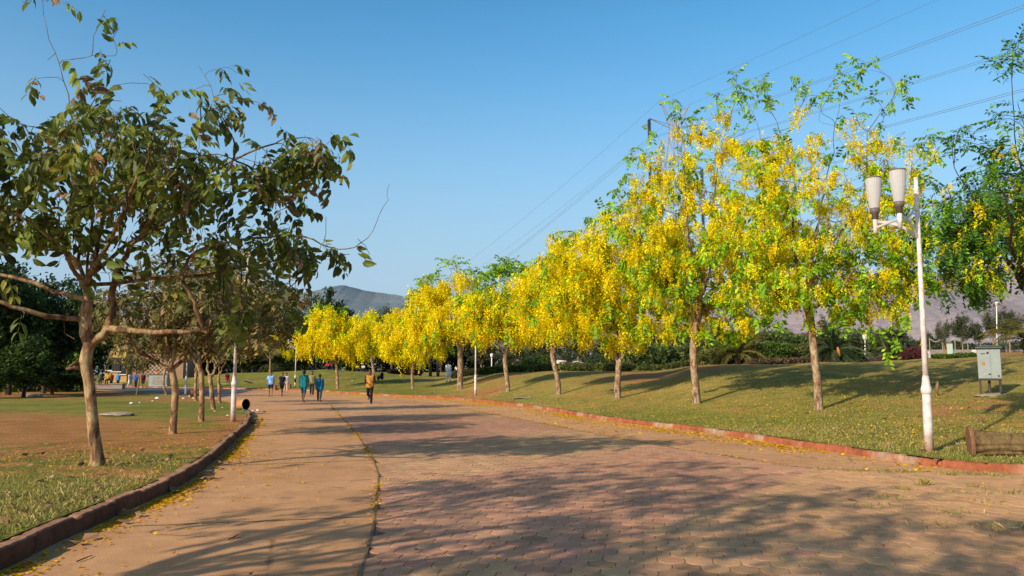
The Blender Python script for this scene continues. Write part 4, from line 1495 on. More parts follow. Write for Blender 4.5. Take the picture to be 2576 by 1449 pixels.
def make_lamp(base, label, paint):
    b0 = np.asarray(base, float)
    t = thing('street_lamp', b0, label, 'street lamp', 'twin cup street lamps')
    z = lambda v: b0 + np.array([0, 0, v])
    b = MB()
    b.lathe(b0, [(.077, -.05), (.076, .5), (.073, 1.02), (.073, 1.05)], 16)
    b.lathe(b0, [(.050, 1.18), (.044, 2.4), (.039, 3.7), (.037, 4.9)], 14)
    b.obj('pole', M[paint], t, True)
    MB().lathe(b0, [(.074, 1.015), (.087, 1.02), (.091, 1.09), (.084, 1.13), (.068, 1.18), (.060, 1.28), (.049, 1.34)], 16).obj('collar', M[paint], t, True)
    MB().box(z(0.0), (.34, .26, .03)).obj('base_plate', M['rust'], t)
    heads = [np.array([-.74, .06, 0]), np.array([-.57, -.50, 0])]
    for k, h in enumerate(heads):
        c0 = b0 + h
        a = MB()
        q = [b0 + h * f + np.array([0, 0, zz]) for f, zz in ((.04, 3.80), (.3, 3.96), (.6, 4.06), (.98, 4.10))]
        nrm = unit(np.array([-h[1], h[0], 0]))
        C_ = catmull(q, 5)
        Vv = []
        for x in C_:
            for s1, s2 in ((-1, -1), (1, -1), (1, 1), (-1, 1)):
                Vv.append(x + nrm * .014 * s1 + np.array([0, 0, .028 * s2]))
        fs = []
        for i in range(len(C_) - 1):
            for j in range(4):
                fs.append((4 * i + j, 4 * i + (j + 1) % 4, 4 * i + 4 + (j + 1) % 4, 4 * i + 4 + j))
        fs += [(3, 2, 1, 0), tuple(4 * (len(C_) - 1) + j for j in range(4))]
        a.add(Vv, fs)
        if k == 1:
            a.tube([b0 + h * .6 + np.array([0, 0, 4.07]), b0 + np.array([-.04, -.02, 4.33])], .022, 6)
            a.tube([heads[0] * .96 + b0 + np.array([0, 0, 3.99]), heads[1] * .97 + b0 + np.array([0, 0, 4.05])], .022, 6)
        a.obj('arm', M[paint], t)
        MB().lathe(c0, [(.040, 3.88), (.040, 4.15)], 12).obj('lamp_stub', M[paint], t, True)
        MB().lathe(c0, [(.050, 4.14), (.056, 4.24), (.080, 4.25), (.092, 4.34)], 16).obj('lamp_collar', M['lamp_metal'], t, True)
        N_ = 56
        V_, pr = [], [(.078, 4.335), (.098, 4.47), (.118, 4.62), (.130, 4.77), (.134, 4.89)]
        for rr_, zz in pr:
            for i in range(N_):
                aa = 2 * PI * i / N_
                q_ = rr_ * (1 + (.018 if i % 2 else -.018))
                V_.append(c0 + np.array([math.cos(aa) * q_, math.sin(aa) * q_, zz]))
        fs = [(k_ * N_ + i, k_ * N_ + (i + 1) % N_, (k_ + 1) * N_ + (i + 1) % N_, (k_ + 1) * N_ + i) for k_ in range(len(pr) - 1) for i in range(N_)]
        g = mk('lamp_shade', np.array(V_), fs, M['glass'], t)
        MB().lathe(c0, [(.135, 4.885), (.139, 4.90), (.132, 4.912), (.02, 4.92)], 28).obj('shade_cap', M['lamp_metal'], g, True)
    return t


lampR = hit_r(2338, 1139)
lamp1 = make_lamp(lampR, 'white twin cup street lamp on the right lawn edge, nearest and fully visible', 'white_paint_old')
lamp1.rotation_euler = (rad(0.2), rad(0.25), 0)
dup(lamp1, lamp2, 0.2, 1.0, 'white lamp pole on bare red soil among the yellow trees, its head in blossom')
dup(lamp1, hit_l(586, 1060), 2.4, 1.0, 'white lamp pole on the left lawn beside the tipped bin, head in leaves')
lf = dup(lamp1, hit_r(742, 976), 0.5, 1.0, 'slim far lamp pole beyond the walkers, beside the leftmost yellow crown')
q0 = np.array(lf.location)
o = MB().lathe(q0, [(.092, .55), (.090, .95)], 14).obj('painted_band', M['black_paint'], lf, True)
ll = make_lamp(gp(467, 991, KZ_L), 'pale blue lamp pole between the forked trees on the left lawn', 'pole_blue')
ll.rotation_euler = (0, 0, 2.0)
# slim single poles far off on the right
for (u, v, y, top, lb, hd) in ((2507, 872, 88, 762, 'tall thin white pole behind the grey cabinet among far trees', 0), (2176, 900, 62, 846, 'short white post lamp beside the dark palm', 1), (1237, 924, 95, 893, 'small white post lamp behind the low hedge', 1)):
    p0, p1 = at(u, v, y), at(u, top, y)
    p0[2] = float(HR(p0[0], p0[1]))
    t = thing('post_lamp', p0, lb, 'street lamp')
    MB().tube([p0, p1], [.07 * y / 80, .055 * y / 80], 8).obj('pole', M['white_paint'], t, True)
    MB().lathe(p1 - np.array([0, 0, .3]), [(.09, 0), (.17, .1), (.2, .4), (.05, .5)], 10).obj('lamp_head', M['white_paint'], t, True)

# ------------------------------------------------------------------ electrical cabinet
cb0 = hit_r(2494, 996)
sc_ = cb0[1] / F
cab = thing('electrical_cabinet', cb0, 'grey green two door electrical cabinet on steel legs and a concrete pad', 'cabinet')
w_, d_c, hb = 57 * sc_ * .88, .34, 76 * sc_
z0 = 42 * sc_
cz = cb0 + np.array([0, 0, z0])
A_ = rad(-29)
ca, sa = math.cos(A_), math.sin(A_)


def L2(x, y, z):
    return cb0 + np.array([x * ca - y * sa, x * sa + y * ca, z])


MB().box(L2(0, d_c / 2, z0 + hb / 2), (w_, d_c, hb), A_, .006).obj('body', M['cab'], cab)
for s, nm, wd in ((-1, 'door', .56), (1, 'door', .44)):
    cx_ = -w_ / 2 + w_ * wd / 2 if s < 0 else w_ / 2 - w_ * wd / 2
    dr = MB().box(L2(cx_, -.010, z0 + hb / 2), (w_ * wd - .012, .02, hb - .02), A_, .006).obj('door', M['cab'], cab)
    MB().box(L2(cx_ + (w_ * wd * .36 if s < 0 else w_ * wd * .2), -.032, z0 + hb * (.16 if s < 0 else .1)), (.05, .03, .035), A_, .008).obj('handle', M['cab_leg'], dr)
    if s < 0:
        MB().lathe(L2(cx_ + w_ * wd * .3, -.03, z0 + hb * .86), [(.028, -.02), (.03, .0), (.02, .03)], 10).obj('latch', M['cab_leg'], dr)
        MB().box(L2(cx_ - .02, -.024, z0 + hb * .50), (.075, .008, .085), A_).obj('orange_sticker', M['orange_label'], dr)
        MB().box(L2(cx_ - .02, -.024, z0 + hb * .83), (.11, .008, .03), A_).obj('name_plate', M['cab_roof'], dr)
        MB().box(L2(cx_ + .0, -.024, z0 + hb * .15), (.08, .008, .07), A_).obj('grey_sticker', M['grey_label'], dr)
MB().box(L2(0, d_c / 2 - .02, z0 + hb + .02), (w_ + .09, d_c + .12, .05), A_, .012).box(L2(0, d_c / 2, z0 + hb + .065), (w_ + .02, d_c + .02, .04), A_, .02).obj('roof', M['cab_roof'], cab)
MB().box(L2(0, d_c / 2, z0 - .02), (w_ - .01, d_c - .01, .05), A_).obj('frame', M['cab_leg'], cab)
for sx in (-1, 1):
    for sy in (0.06, d_c - .06):
        MB().box(L2(sx * (w_ / 2 - .04), sy, z0 / 2 - .04), (.05, .05, z0 + .02), A_).obj('leg', M['cab_leg'], cab)
MB().tube([L2(-.02, .2, z0 - .03), L2(-.03, .2, -.05)], .035, 8).obj('cable_duct', M['cab_leg'], cab)
rr = np.random.default_rng(5)


def rock(name, c0, size, mat, seed, label=None, cat=None, parent=None, sub=2):
    r = np.random.default_rng(seed)
    import bmesh
    bm = bmesh.new()
    bmesh.ops.create_icosphere(bm, subdivisions=sub, radius=1)
    V_ = np.array([v.co[:] for v in bm.verts])
    Fc = [tuple(v.index for v in f.verts) for f in bm.faces]
    bm.free()
    f_ = 1 + .22 * (vnoise(V_[:, 0] * 2.2 + seed, V_[:, 1] * 2.2 + V_[:, 2], seed, 3)[:, None] - .5) * 2 + r.normal(0, .04, (len(V_), 1))
    V_ = V_ * f_ * np.asarray(size) / 2 + np.asarray(c0)
    if parent is not None:
        return mk(name, V_, Fc, mat, parent)
    return tag(mk(name, V_, Fc, mat, None, None, False, c0), label, cat)


rock('pad', L2(0, .22, .0), (w_ + .45, .85, .16), M['concrete'], 3, parent=cab)

# ------------------------------------------------------------------ fallen log
lg0 = gp(2447, 1146, KZ_R + .02)
lg1 = lg0 + np.array([1.7, -.62, 0])
LAX = unit(lg1 - lg0)
LPY = np.array([-LAX[1], LAX[0], 0])
R1 = .205
log = thing('fallen_log', lg0, 'thick sawn log lying on the right lawn behind the red kerb', 'log')
n_, k_ = 72, 40
V_, T2 = [], []
rl = np.random.default_rng(6)
for i in range(k_):
    f_ = i / (k_ - 1)
    c0 = lg0 * (1 - f_) + lg1 * f_ + np.array([0, 0, R1 - .02])
    fl = 1 + .25 * math.exp(-f_ * 9)
    for j in range(n_):
        a = 2 * PI * j / n_
        q = R1 * fl * (1 + .05 * math.sin(3 * a + f_ * 2) + .05 * math.sin(13 * a + 5 * f_ + 1.5 * math.sin(f_ * 9)) + .03 * math.sin(23 * a + 11 * f_) + rl.normal(0, .012))
        V_.append(c0 + LPY * math.cos(a) * q + np.array([0, 0, math.sin(a) * q]))
fs = [(i * n_ + j, i * n_ + (j + 1) % n_, (i + 1) * n_ + (j + 1) % n_, (i + 1) * n_ + j) for i in range(k_ - 1) for j in range(n_)]
mk('bark', np.array(V_), fs, M['log'], log, np.ones(3), True)
for sgn, c0, fl in ((-1, lg0, 1.38), (1, lg1, 1.0)):
    c0 = c0 + np.array([0, 0, R1 - .02 + (.02 if sgn < 0 else 0)])
    pts = []
    for xx, q in ((sgn * .055, .01), (sgn * .05, .96), (sgn * .03, 1.0), (sgn * -.01, .98)):
        for j in range(20):
            a = 2 * PI * j / 20
            e = R1 * fl * q * (1 + .06 * math.sin(2 * a) + .03 * math.sin(7 * a))
            pts.append(c0 + LAX * xx + LPY * math.cos(a) * e * .92 + np.array([0, 0, math.sin(a) * e]))
    fs = [(i * 20 + j, i * 20 + (j + 1) % 20, (i + 1) * 20 + (j + 1) % 20, (i + 1) * 20 + j) for i in range(3) for j in range(20)] + [tuple(range(20))]
    mk('cut_end', np.array(pts), fs, M['cutwood'], log)
# little stump
st = hit_r(2055 + 305, 1002) if False else hit_r(2356, 997)
tag(MB().tube([st, st + np.array([.02, 0, .22]), st + np.array([.05, 0, .42])], [.05, .04, .035], 8).obj('tree_stump', M['bark_brown'], None, True, np.ones(3), origin=st), 'small broken stump on the lawn between right lamp and cabinet', 'stump')
tag(MB().tube([gp(2470, 1090, .35) * 0 + hit_r(2468, 1066), hit_r(2468, 1066) + np.array([0, 0, .2])], [.04, .03], 7).obj('tree_stump', M['bark_brown'], None, True, np.ones(3), origin=hit_r(2468, 1066)), 'tiny stump tip behind the cut end of the log', 'stump')


# ------------------------------------------------------------------ bins and litter
def bin_(c0, axis, R0, L0, label, shell, spill):
    axis = unit(np.asarray(axis, float))
    t = thing('litter_bin', c0, label, 'bin', 'tipped over litter bins')
    cc = np.asarray(c0) + np.array([0, 0, R0])
    e = cc + axis * L0
    b = MB()
    b.tube([cc, cc + axis * L0 * .5, e], [R0 * .82, R0 * .95, R0], 20, False)
    b.tube([cc, cc + axis * .01], [R0 * .82, R0 * .1], 20, False)
    b.obj('shell', shell, t, True)
    MB().tube([e, e - axis * L0 * .55, e - axis * L0 * .56], [R0 * .93, R0 * .86, .01], 20, False).obj('inner_liner', M['bin_dark'], t, True)
    MB().tube([e - axis * .03, e + axis * .004], [R0 * 1.035, R0 * 1.035], 20, False).tube([e - axis * .03, e + axis * .004], [R0 * .95, R0 * .95], 20, False).obj('rim', M['bin_clay'] if shell != M['bin_clay'] else M['concrete'], t, True)
    return t


bc = gp(592, 1031, KZ_L)
bin_(bc, (1.0, -.55, .05), .20, .56, 'orange clay litter bin tipped over beside the nearest left lamp, dark inside', M['bin_clay'], 1)
bc2 = gp(500, 998, KZ_L)
bin_(bc2, (-1, -.6, .0), .2, .5, 'dark litter bin lying on its side at the far lawn edge between trunks', M['brick'], 2)


def bag(u, v, w, h, mat, seed, label, name='plastic_bag', cat='litter', zz=None, hit=None):
    p = gp(u, v, KZ_L if zz is None else zz) if hit is None else hit(u, v)
    k = p[1] / F
    k *= .78
    return tag(rock(name, p + np.array([0, 0, h * k * .4]), (w * k, w * k * .8, h * k), M[mat], seed, None, None, None, 1), label, cat)


bag(331, 1017, 15, 8, 'white_plastic', 11, 'white crumpled bag nearest on the red soil patch, left one')
bag(395, 1004, 15, 8, 'white_plastic', 12, 'white crumpled bag further up the red soil patch, right one')
bag(352, 1014, 8, 4, 'white_plastic', 13, 'small white scrap just right of the left bag on the soil')
bag(384, 1010, 8, 4, 'white_plastic', 14, 'small white scrap between the two bags on the soil')
bag(462, 1005, 11, 8, 'paper', 15, 'pinkish paper parcel on the soil left of the straight ochre trunk', 'paper_litter')
bag(477, 998, 8, 6, 'white_plastic', 16, 'white cup shaped scrap beside the dark bin', 'plastic_litter')
bag(487, 1003, 10, 5, 'white_plastic', 17, 'flat pale wrapper in front of the dark bin', 'wrapper')
bag(541, 1036, 9, 5, 'paper', 18, 'crumpled pale scrap right of the V forked tree base', 'paper_litter')
bag(560, 1027, 7, 5, 'paper', 19, 'orange brown paper scrap behind the lamp base', 'paper_litter')
bag(573, 1046, 13, 4, 'white_plastic', 20, 'flat bluish white wrapper just left of the lamp base', 'wrapper')
bag(612, 1034, 13, 6, 'teal_plastic', 21, 'teal plastic bag spilling from the orange bin mouth')
bag(636, 1037, 10, 8, 'white_plastic', 22, 'white bag in the gutter below the orange bin, left of two', zz=0.0)
bag(648, 1035, 10, 9, 'white_plastic', 23, 'white bag in the gutter below the orange bin, right of two', zz=0.0)
bag(664, 1037, 12, 4, 'black_paint', 24, 'flat dark scrap lying on the road near the gutter bags', 'plastic_litter', zz=0.0)
bag(886, 959, 5, 3, 'white_plastic', 25, 'tiny white scrap on the far lawn right of the jogger', 'plastic_litter', hit=hit_r)
bag(1962, 918, 6, 3, 'white_plastic', 26, 'tiny white scrap at the top of the mound by the hedge', 'plastic_litter', hit=hit_r)
bag(2550, 1330, 36, 9, 'grey_label', 27, 'small grey stone on the pavers at the right frame edge', 'pebble', 'stone', zz=.012)
rock('stone_slab', gp(298, 1042, KZ_L + .05), (1.25, 1.0, .13), M['concrete'], 31, 'round flat concrete well cover on the left lawn', 'well cover')
rock('stone_slab', gp(83, 996, KZ_L + .05), (1.2, .8, .3), M['stone'], 32, 'pale low stone slab at the edge of the dark wood', 'stone')
ps = hit_r(1325, 1000)
rock('stone_slab', ps, (1.9, .9, .07), M['concrete'], 33, 'flat stone slab sunk in the grass by the second right lamp', 'stone')
rock('stone', gp(205, 1168, KZ_L + .02), (.09, .09, .08), M['bark_dark'] if False else M['bin_dark'], 34, 'small dark clod at the foot of the nearest tree', 'stone')
for k, (u, v, lb) in enumerate(((1030, 996, 'broken brick lump in the right kerb near the jogger'), (2530, 1152, 'flat pale stone by the kerb below the log'))):
    p = gp(u, v, .06) if k == 0 else gp(u, v + 28, .02)
    rock('stone', p, (.35, .25, .16) if k == 0 else (.2, .12, .04), M['brick'] if k == 0 else M['concrete'], 40 + k, lb, 'stone')


# ------------------------------------------------------------------ people
def capsule(b, A, B, ra, rb, n=12):
    A, B = np.asarray(A, float), np.asarray(B, float)
    L = np.linalg.norm(B - A)
    d = (B - A) / L if L > 1e-6 else np.array([0, 0, 1.])
    ref = np.array([.3, .9, .2]) if abs(d @ np.array([.3, .9, .2])) < .85 else np.array([.9, .1, .3])
    x = unit(np.cross(d, ref))
    y = np.cross(d, x)
    th_ = np.arange(n) * 2 * PI / n
    circ = np.cos(th_)[:, None] * x + np.sin(th_)[:, None] * y
    ring = []
    for a in (-80, -55, -28, 0):
        ring.append((A + d * ra * math.sin(rad(a)), ra * math.cos(rad(a))))
    for a in (0, 28, 55, 80):
        ring.append((B + d * rb * math.sin(rad(a)), rb * math.cos(rad(a))))
    V_ = np.concatenate([c0 + r_ * circ for c0, r_ in ring])
    fs = [(k * n + i, k * n + (i + 1) % n, (k + 1) * n + (i + 1) % n, (k + 1) * n + i) for k in range(len(ring) - 1) for i in range(n)]
    fs += [tuple(range(n))[::-1], tuple((len(ring) - 1) * n + i for i in range(n))]
    b.add(V_, fs)


def blend(b, vox, smooth=2):
    """one continuous skin over the overlapping limbs"""
    me = bpy.data.meshes.new('form')
    me.from_pydata([tuple(p) for p in np.concatenate(b.V)], [], b.F)
    ob = bpy.data.objects.new('form', me)
    COL.objects.link(ob)
    md = ob.modifiers.new('remesh', 'REMESH')
    md.mode = 'VOXEL'
    md.voxel_size = vox
    sm = ob.modifiers.new('smooth', 'SMOOTH')
    sm.iterations = smooth
    sm.factor = .5
    dg = bpy.context.evaluated_depsgraph_get()
    dg.update()
    m2 = bpy.data.meshes.new_from_object(ob.evaluated_get(dg))
    bpy.data.objects.remove(ob)
    bpy.data.meshes.remove(me)
    V_ = np.zeros(len(m2.vertices) * 3)
    m2.vertices.foreach_get('co', V_)
    Fc = [tuple(p.vertices) for p in m2.polygons]
    bpy.data.meshes.remove(m2)
    return V_.reshape(-1, 3), Fc


def person(foot, label, yaw, h=1.72, legs=((18, 8), (-14, 25)), arms=((-15, 20), (18, 25)), top=None, bottom=None, sleeve=.55, hem=.06, leglen=1.0, hair='short', skin='skin', fat=1.0, seated=False,
           group=None, shoes=None, splay=.05, lean=0, detail=True, dress=0.0, sleeve_mat=None, beard=False):
    """figure facing +Y before the yaw; angles in degrees: (hip swing, knee bend), (shoulder swing, elbow bend)"""
    k = h / 1.72
    lean_ = rad(lean)
    vox = .016 if detail else .03
    J = {}

    def tp(x, y, z):      # the torso leans about the pelvis
        dz = z - .93
        return np.array([x, y * math.cos(lean_) + dz * math.sin(lean_), .93 + dz * math.cos(lean_) - y * math.sin(lean_)])
    J['h0'], J['h1'], J['nose'], J['chin'] = tp(0, .035, 1.575), tp(0, .02, 1.64), tp(0, .122, 1.595), tp(0, .085, 1.525)
    for s, sd in ((-1, 'L'), (1, 'R')):
        a, kb = legs[0 if s < 0 else 1]
        a, kb = rad(a), rad(kb)
        J['hip' + sd] = np.array([s * .085, 0, .92])
        J['kn' + sd] = J['hip' + sd] + .43 * unit(np.array([s * splay, math.sin(a), -math.cos(a)]))
        J['an' + sd] = J['kn' + sd] + .41 * unit(np.array([s * splay * .3, math.sin(a - kb), -math.cos(a - kb)]))
        ft = max(rad(55), min(rad(115), a - kb + rad(90))) if not seated else rad(75)
        fdir = np.array([s * .08, math.sin(ft), -math.cos(ft)])
        J['toe' + sd] = J['an' + sd] + fdir * .16 + np.array([0, 0, -.055])
        J['heel' + sd] = J['an' + sd] + np.array([0, -.035, -.055])
        b_, eb = arms[0 if s < 0 else 1]
        b_, eb = rad(b_) + lean_, rad(eb)
        J['sh' + sd] = tp(s * .175 * (1 + .35 * (fat - 1)), -.005, 1.405)
        J['el' + sd] = J['sh' + sd] + .285 * unit(np.array([s * .20, math.sin(b_), -math.cos(b_)]))
        J['wr' + sd] = J['el' + sd] + .25 * unit(np.array([-s * .10, math.sin(b_ + eb), -math.cos(b_ + eb)]))
        fd_ = unit(J['wr' + sd] - J['el' + sd])
        J['ha' + sd] = J['wr' + sd] + fd_ * .07
        side = unit(np.cross(fd_, np.array([s * 1.0, 0, 0]) + 1e-6))
        J['_f' + sd] = (fd_, side, s)
    low = min(min(J['toe' + x][2], J['heel' + x][2]) - .035 for x in 'LR')
    if seated:
        low = min(low, .95 - .14)
    cy, sy = math.cos(yaw), math.sin(yaw)
    foot = np.asarray(foot, float)

    def tw(p):
        q = (np.asarray(p) - np.array([0, 0, low])) * k
        return np.array([q[0] * cy - q[1] * sy, q[0] * sy + q[1] * cy, q[2]]) + foot
    t = thing('person', foot, label, 'person', group)

    def cap_(b, A, B, ra, rb, n=12):
        capsule(b, tw(A), tw(B), ra * k, rb * k, n)

    def torso(b, g, z0, z1=1.33, fl=1.0):
        """two side columns and a belly: broader than deep; g = cloth thickness"""
        f_ = fat
        for s in (-1, 1):
            cap_(b, tp(s * .072 * f_, 0, z0), tp(s * .068 * f_, 0, 1.10), (.095 * fl) * f_ + g, .088 * f_ + g)
            cap_(b, tp(s * .068 * f_, 0, 1.10), tp(s * .088, 0, z1), .088 * f_ + g, .098 + g)
            cap_(b, tp(s * .088, 0, z1), tp(s * .15 * (1 + .35 * (f_ - 1)), -.005, 1.40), .090 + g, .058 + g)
        cap_(b, tp(0, .02 * f_, z0), tp(0, .02, 1.30), .105 * f_ + g, .105 + g)
        if f_ > 1.1:
            cap_(b, tp(0, .05, 1.04), tp(0, .04, 1.14), .12 * f_ + g, .11 * f_ + g)
    b = MB()
    torso(b, 0, .97)
    cap_(b, tp(0, -.005, 1.40), tp(0, .01, 1.52), .062, .052)
    cap_(b, J['h0'], J['h1'], .074, .088)
    cap_(b, J['h0'] + (J['chin'] - J['h0']) * .3, J['chin'], .055, .032)
    cap_(b, J['nose'] + tp(0, 0, .95) * 0 + np.array([0, -.02, .025]), J['nose'], .014, .017, 8)
    for s in (-1, 1):
        cap_(b, tp(s * .086, .01, 1.60), tp(s * .088, .0, 1.625), .016, .018, 8)
    for sd in 'LR':
        cap_(b, J['hip' + sd], J['kn' + sd], .088 * (.5 + .5 * fat), .054)
        calf = J['kn' + sd] * .65 + J['an' + sd] * .35 + np.array([0, -.015, 0])
        cap_(b, J['kn' + sd], calf, .052, .054)
        cap_(b, calf, J['an' + sd], .053, .036)
        cap_(b, J['heel' + sd] + np.array([0, 0, .005]), J['toe' + sd], .036, .030)
        cap_(b, J['an' + sd], J['heel' + sd], .036, .034)
        cap_(b, J['sh' + sd], J['el' + sd], .052 * (.6 + .4 * fat), .040)
        cap_(b, J['el' + sd], J['wr' + sd], .039, .028)
        fd_, side, s = J['_f' + sd]
        for o_ in (-.016, .016):
            cap_(b, J['wr' + sd] + side * o_ * .6, J['ha' + sd] + side * o_, .022, .020, 8)
    V_, Fc = blend(b, vox * k)
    if detail:
        fb = MB()
        for sd in 'LR':
            fd_, side, s = J['_f' + sd]
            for off, ln in ((-.028, .068), (-.010, .082), (.009, .078), (.027, .060)):
                p1 = J['ha' + sd] + fd_ * .004 + side * off
                p2 = p1 + fd_ * ln * .5 + np.array([-s * .006, 0, 0])
                p3 = p2 + unit(fd_ + np.array([-s * .55, .1, 0])) * ln * .5
                cap_(fb, p1, p2, .010, .009, 6)
                cap_(fb, p2, p3, .009, .0075, 6)
            p1 = J['wr' + sd] + fd_ * .025 + side * .022
            p2 = p1 + unit(fd_ * .7 + side) * .038
            cap_(fb, p1, p2, .012, .010, 6)
            cap_(fb, p2, p2 + unit(fd_ + side * .3) * .03, .010, .008, 6)
        o_ = len(V_)
        V_ = np.concatenate([V_, np.concatenate(fb.V)])
        Fc = Fc + [tuple(i + o_ for i in f) for f in fb.F]
    mk('body', V_, Fc, M[skin], t, None, True)
    if top is not None:
        b = MB()
        g = .024
        torso(b, g, .95 - hem + .05, fl=1.16)
        cap_(b, tp(0, -.012, 1.40), tp(0, -.008, 1.445), .078, .066)
        if dress:
            for s in (-1, 1):
                cap_(b, tp(s * .07, 0, .97), np.array([s * .095, 0, .95 - dress]), .125 * fat, .135 * fat)
            cap_(b, tp(0, 0, .97), np.array([0, 0, .95 - dress]), .13 * fat, .15 * fat)
        sl_b = MB() if sleeve_mat is not None else b
        for sd in 'LR':
            e = J['sh' + sd] + (J['el' + sd] - J['sh' + sd]) * min(1, sleeve)
            cap_(sl_b, J['sh' + sd], e, .064 * (.6 + .4 * fat), .060 if sleeve <= 1 else .052)
            if sleeve > 1:
                cap_(sl_b, J['el' + sd], J['el' + sd] + (J['wr' + sd] - J['el' + sd]) * (sleeve - 1), .052, .042)
        V_, Fc = blend(b, vox * k)
        so_ = mk('shirt', V_, Fc, top, t, None, True)
        if sleeve_mat is not None:
            for q in range(2):
                bb2 = MB()
                sd = 'LR'[q]
                e = J['sh' + sd] + (J['el' + sd] - J['sh' + sd]) * min(1, sleeve)
                sh2 = J['sh' + sd] + np.array([(-1, 1)[q] * .012, 0, 0])
                cap_(bb2, sh2, e, .074, .062)
                if sleeve > 1:
                    cap_(bb2, J['el' + sd], J['el' + sd] + (J['wr' + sd] - J['el' + sd]) * (sleeve - 1), .054, .042)
                V_, Fc = blend(bb2, vox * k)
                mk('sleeve', V_, Fc, sleeve_mat, so_, None, True)
    if bottom is not None:
        b = MB()
        for s in (-1, 1):
            cap_(b, tp(s * .07 * fat, 0, .99), np.array([s * .08 * fat, 0, .90]), .108 * (.4 + .6 * fat), .106 * (.4 + .6 * fat))
        cap_(b, tp(0, .0, .99), np.array([0, 0, .90]), .112 * fat, .10 * fat)
        for sd in 'LR':
            q = J['hip' + sd] + (J['kn' + sd] - J['hip' + sd]) * min(1, leglen)
            cap_(b, J['hip' + sd], q, .102 * (.5 + .5 * fat), .080 if leglen <= 1 else .068)
            if leglen > 1:
                cap_(b, J['kn' + sd], J['kn' + sd] + (J['an' + sd] - J['kn' + sd]) * (leglen - 1), .074, .060)
        V_, Fc = blend(b, vox * k)
        mk('trousers' if leglen > 1 else 'shorts', V_, Fc, bottom, t, None, True)
    if shoes is not None:
        for sd in 'LR':
            b = MB()
            cap_(b, J['heel' + sd] + np.array([0, 0, .006]), J['toe' + sd], .046, .040)
            cap_(b, J['heel' + sd] + np.array([0, .01, .03]), J['an' + sd] + np.array([0, .02, -.02]), .042, .040)
            V_, Fc = blend(b, .016 * k)
            mk('shoe', V_, Fc, shoes, t, None, True)
    b = MB()
    cap_(b, J['h1'] + np.array([0, -.022, .016]), J['h0'] + np.array([0, -.045, .03]), .098, .082)
    cap_(b, J['h1'] + np.array([-.04, .035, .062]), J['h1'] + np.array([.04, .035, .062]), .046, .046)
    if hair == 'tail':
        cap_(b, J['h0'] + np.array([0, -.09, .02]), tp(0, -.12, 1.44), .04, .034)
        cap_(b, tp(0, -.12, 1.44), tp(.02, -.165, 1.30), .034, .028)
        cap_(b, tp(.02, -.165, 1.30), tp(.03, -.17, 1.14), .028, .014)
    elif hair == 'long':
        cap_(b, J['h0'] + np.array([0, -.05, .02]), tp(0, -.07, 1.45), .085, .085)
        cap_(b, tp(0, -.07, 1.45), tp(0, -.11, 1.30), .085, .06)
    elif hair == 'bun':
        cap_(b, J['h0'] + np.array([0, -.13, .06]), J['h0'] + np.array([0, -.135, .06]), .04, .04)
    V_, Fc = blend(b, vox * k, 1)
    mk('hair', V_, Fc, M['hair'], t, None, True)
    if beard:
        b = MB()
        cap_(b, J['chin'] + np.array([-.03, -.01, .0]), J['chin'] + np.array([.03, -.01, .0]), .038, .038)
        cap_(b, J['chin'] + np.array([-.055, -.03, .03]), J['chin'] + np.array([.055, -.03, .03]), .03, .03)
        V_, Fc = blend(b, .014 * k, 1)
        mk('beard', V_, Fc, M['hair'], t, None, True)
    if detail:
        for s in (-1, 1):
            c0 = J['h0'] + np.array([s * .030, .074, .040])
            e_ = MB()
            cap_(e_, c0, c0 + np.array([s * .008, 0, 0]), .010, .010, 8)
            e_.obj('eye', M['eye'], t, True)
        mb_ = MB()
        cap_(mb_, J['chin'] + np.array([-.016, .016, .026]), J['chin'] + np.array([.016, .016, .026]), .008, .008, 6)
        mb_.obj('mouth', cloth('lip', (0.18, 0.06, 0.05)), t, True)
    return t


def P0(u, v):
    return gp(u, v, 0.0)


away, toward = 0.0, PI
T_ = cloth
person(P0(930, 1016), 'man jogging towards the camera in a gold top with dark sleeves and black leggings', toward, 1.78, ((22, 12), (-8, 70)), ((-10, 95), (5, 85)),
       T_('gold_print', (0.58, 0.28, 0.06), (0.36, 0.15, 0.03), 9), T_('black', (0.014, 0.014, 0.017)), 1.3, .08, 1.95, 'short', 'skin_dark', 1.02, shoes=T_('dark_blue', (0.03, 0.06, 0.11)), lean=3, sleeve_mat=T_('dark_sleeve', (0.05, 0.03, 0.05)))
person(P0(680, 999), 'boy walking in a bright blue and white tee and navy shorts', toward + .15, 1.66, ((14, 5), (-12, 12)), ((-12, 12), (14, 15)), T_('blue_white', (0.04, 0.28, 0.80), (0.45, 0.6, 0.85), 4),
       T_('navy', (0.014, 0.03, 0.075)), .62, .07, .72, 'short', 'skin', 1.0, shoes=T_('grey_shoe', (0.16, 0.15, 0.16)))
person(P0(709, 998), 'woman walking in a black tee and black shorts with pink shoes', toward - .1, 1.62, ((24, 4), (-16, 14)), ((-10, 60), (20, 20)), T_('black', (0.014, 0.014, 0.017)), T_('black', (0.014, 0.014, 0.017)), .5, .05, .75, 'bun', 'skin', 1.05,
       shoes=T_('pink_shoe', (0.55, 0.16, 0.20)))
person(P0(719, 990), 'woman in a white and dark top half hidden behind the woman in black', toward + .2, 1.62, ((8, 5), (-8, 10)), ((-6, 12), (8, 15)), T_('white', (0.62, 0.6, 0.62)), T_('cream', (0.5, 0.4, 0.32)), 1.6, .1, 1.8, 'long', 'skin', 1.0)
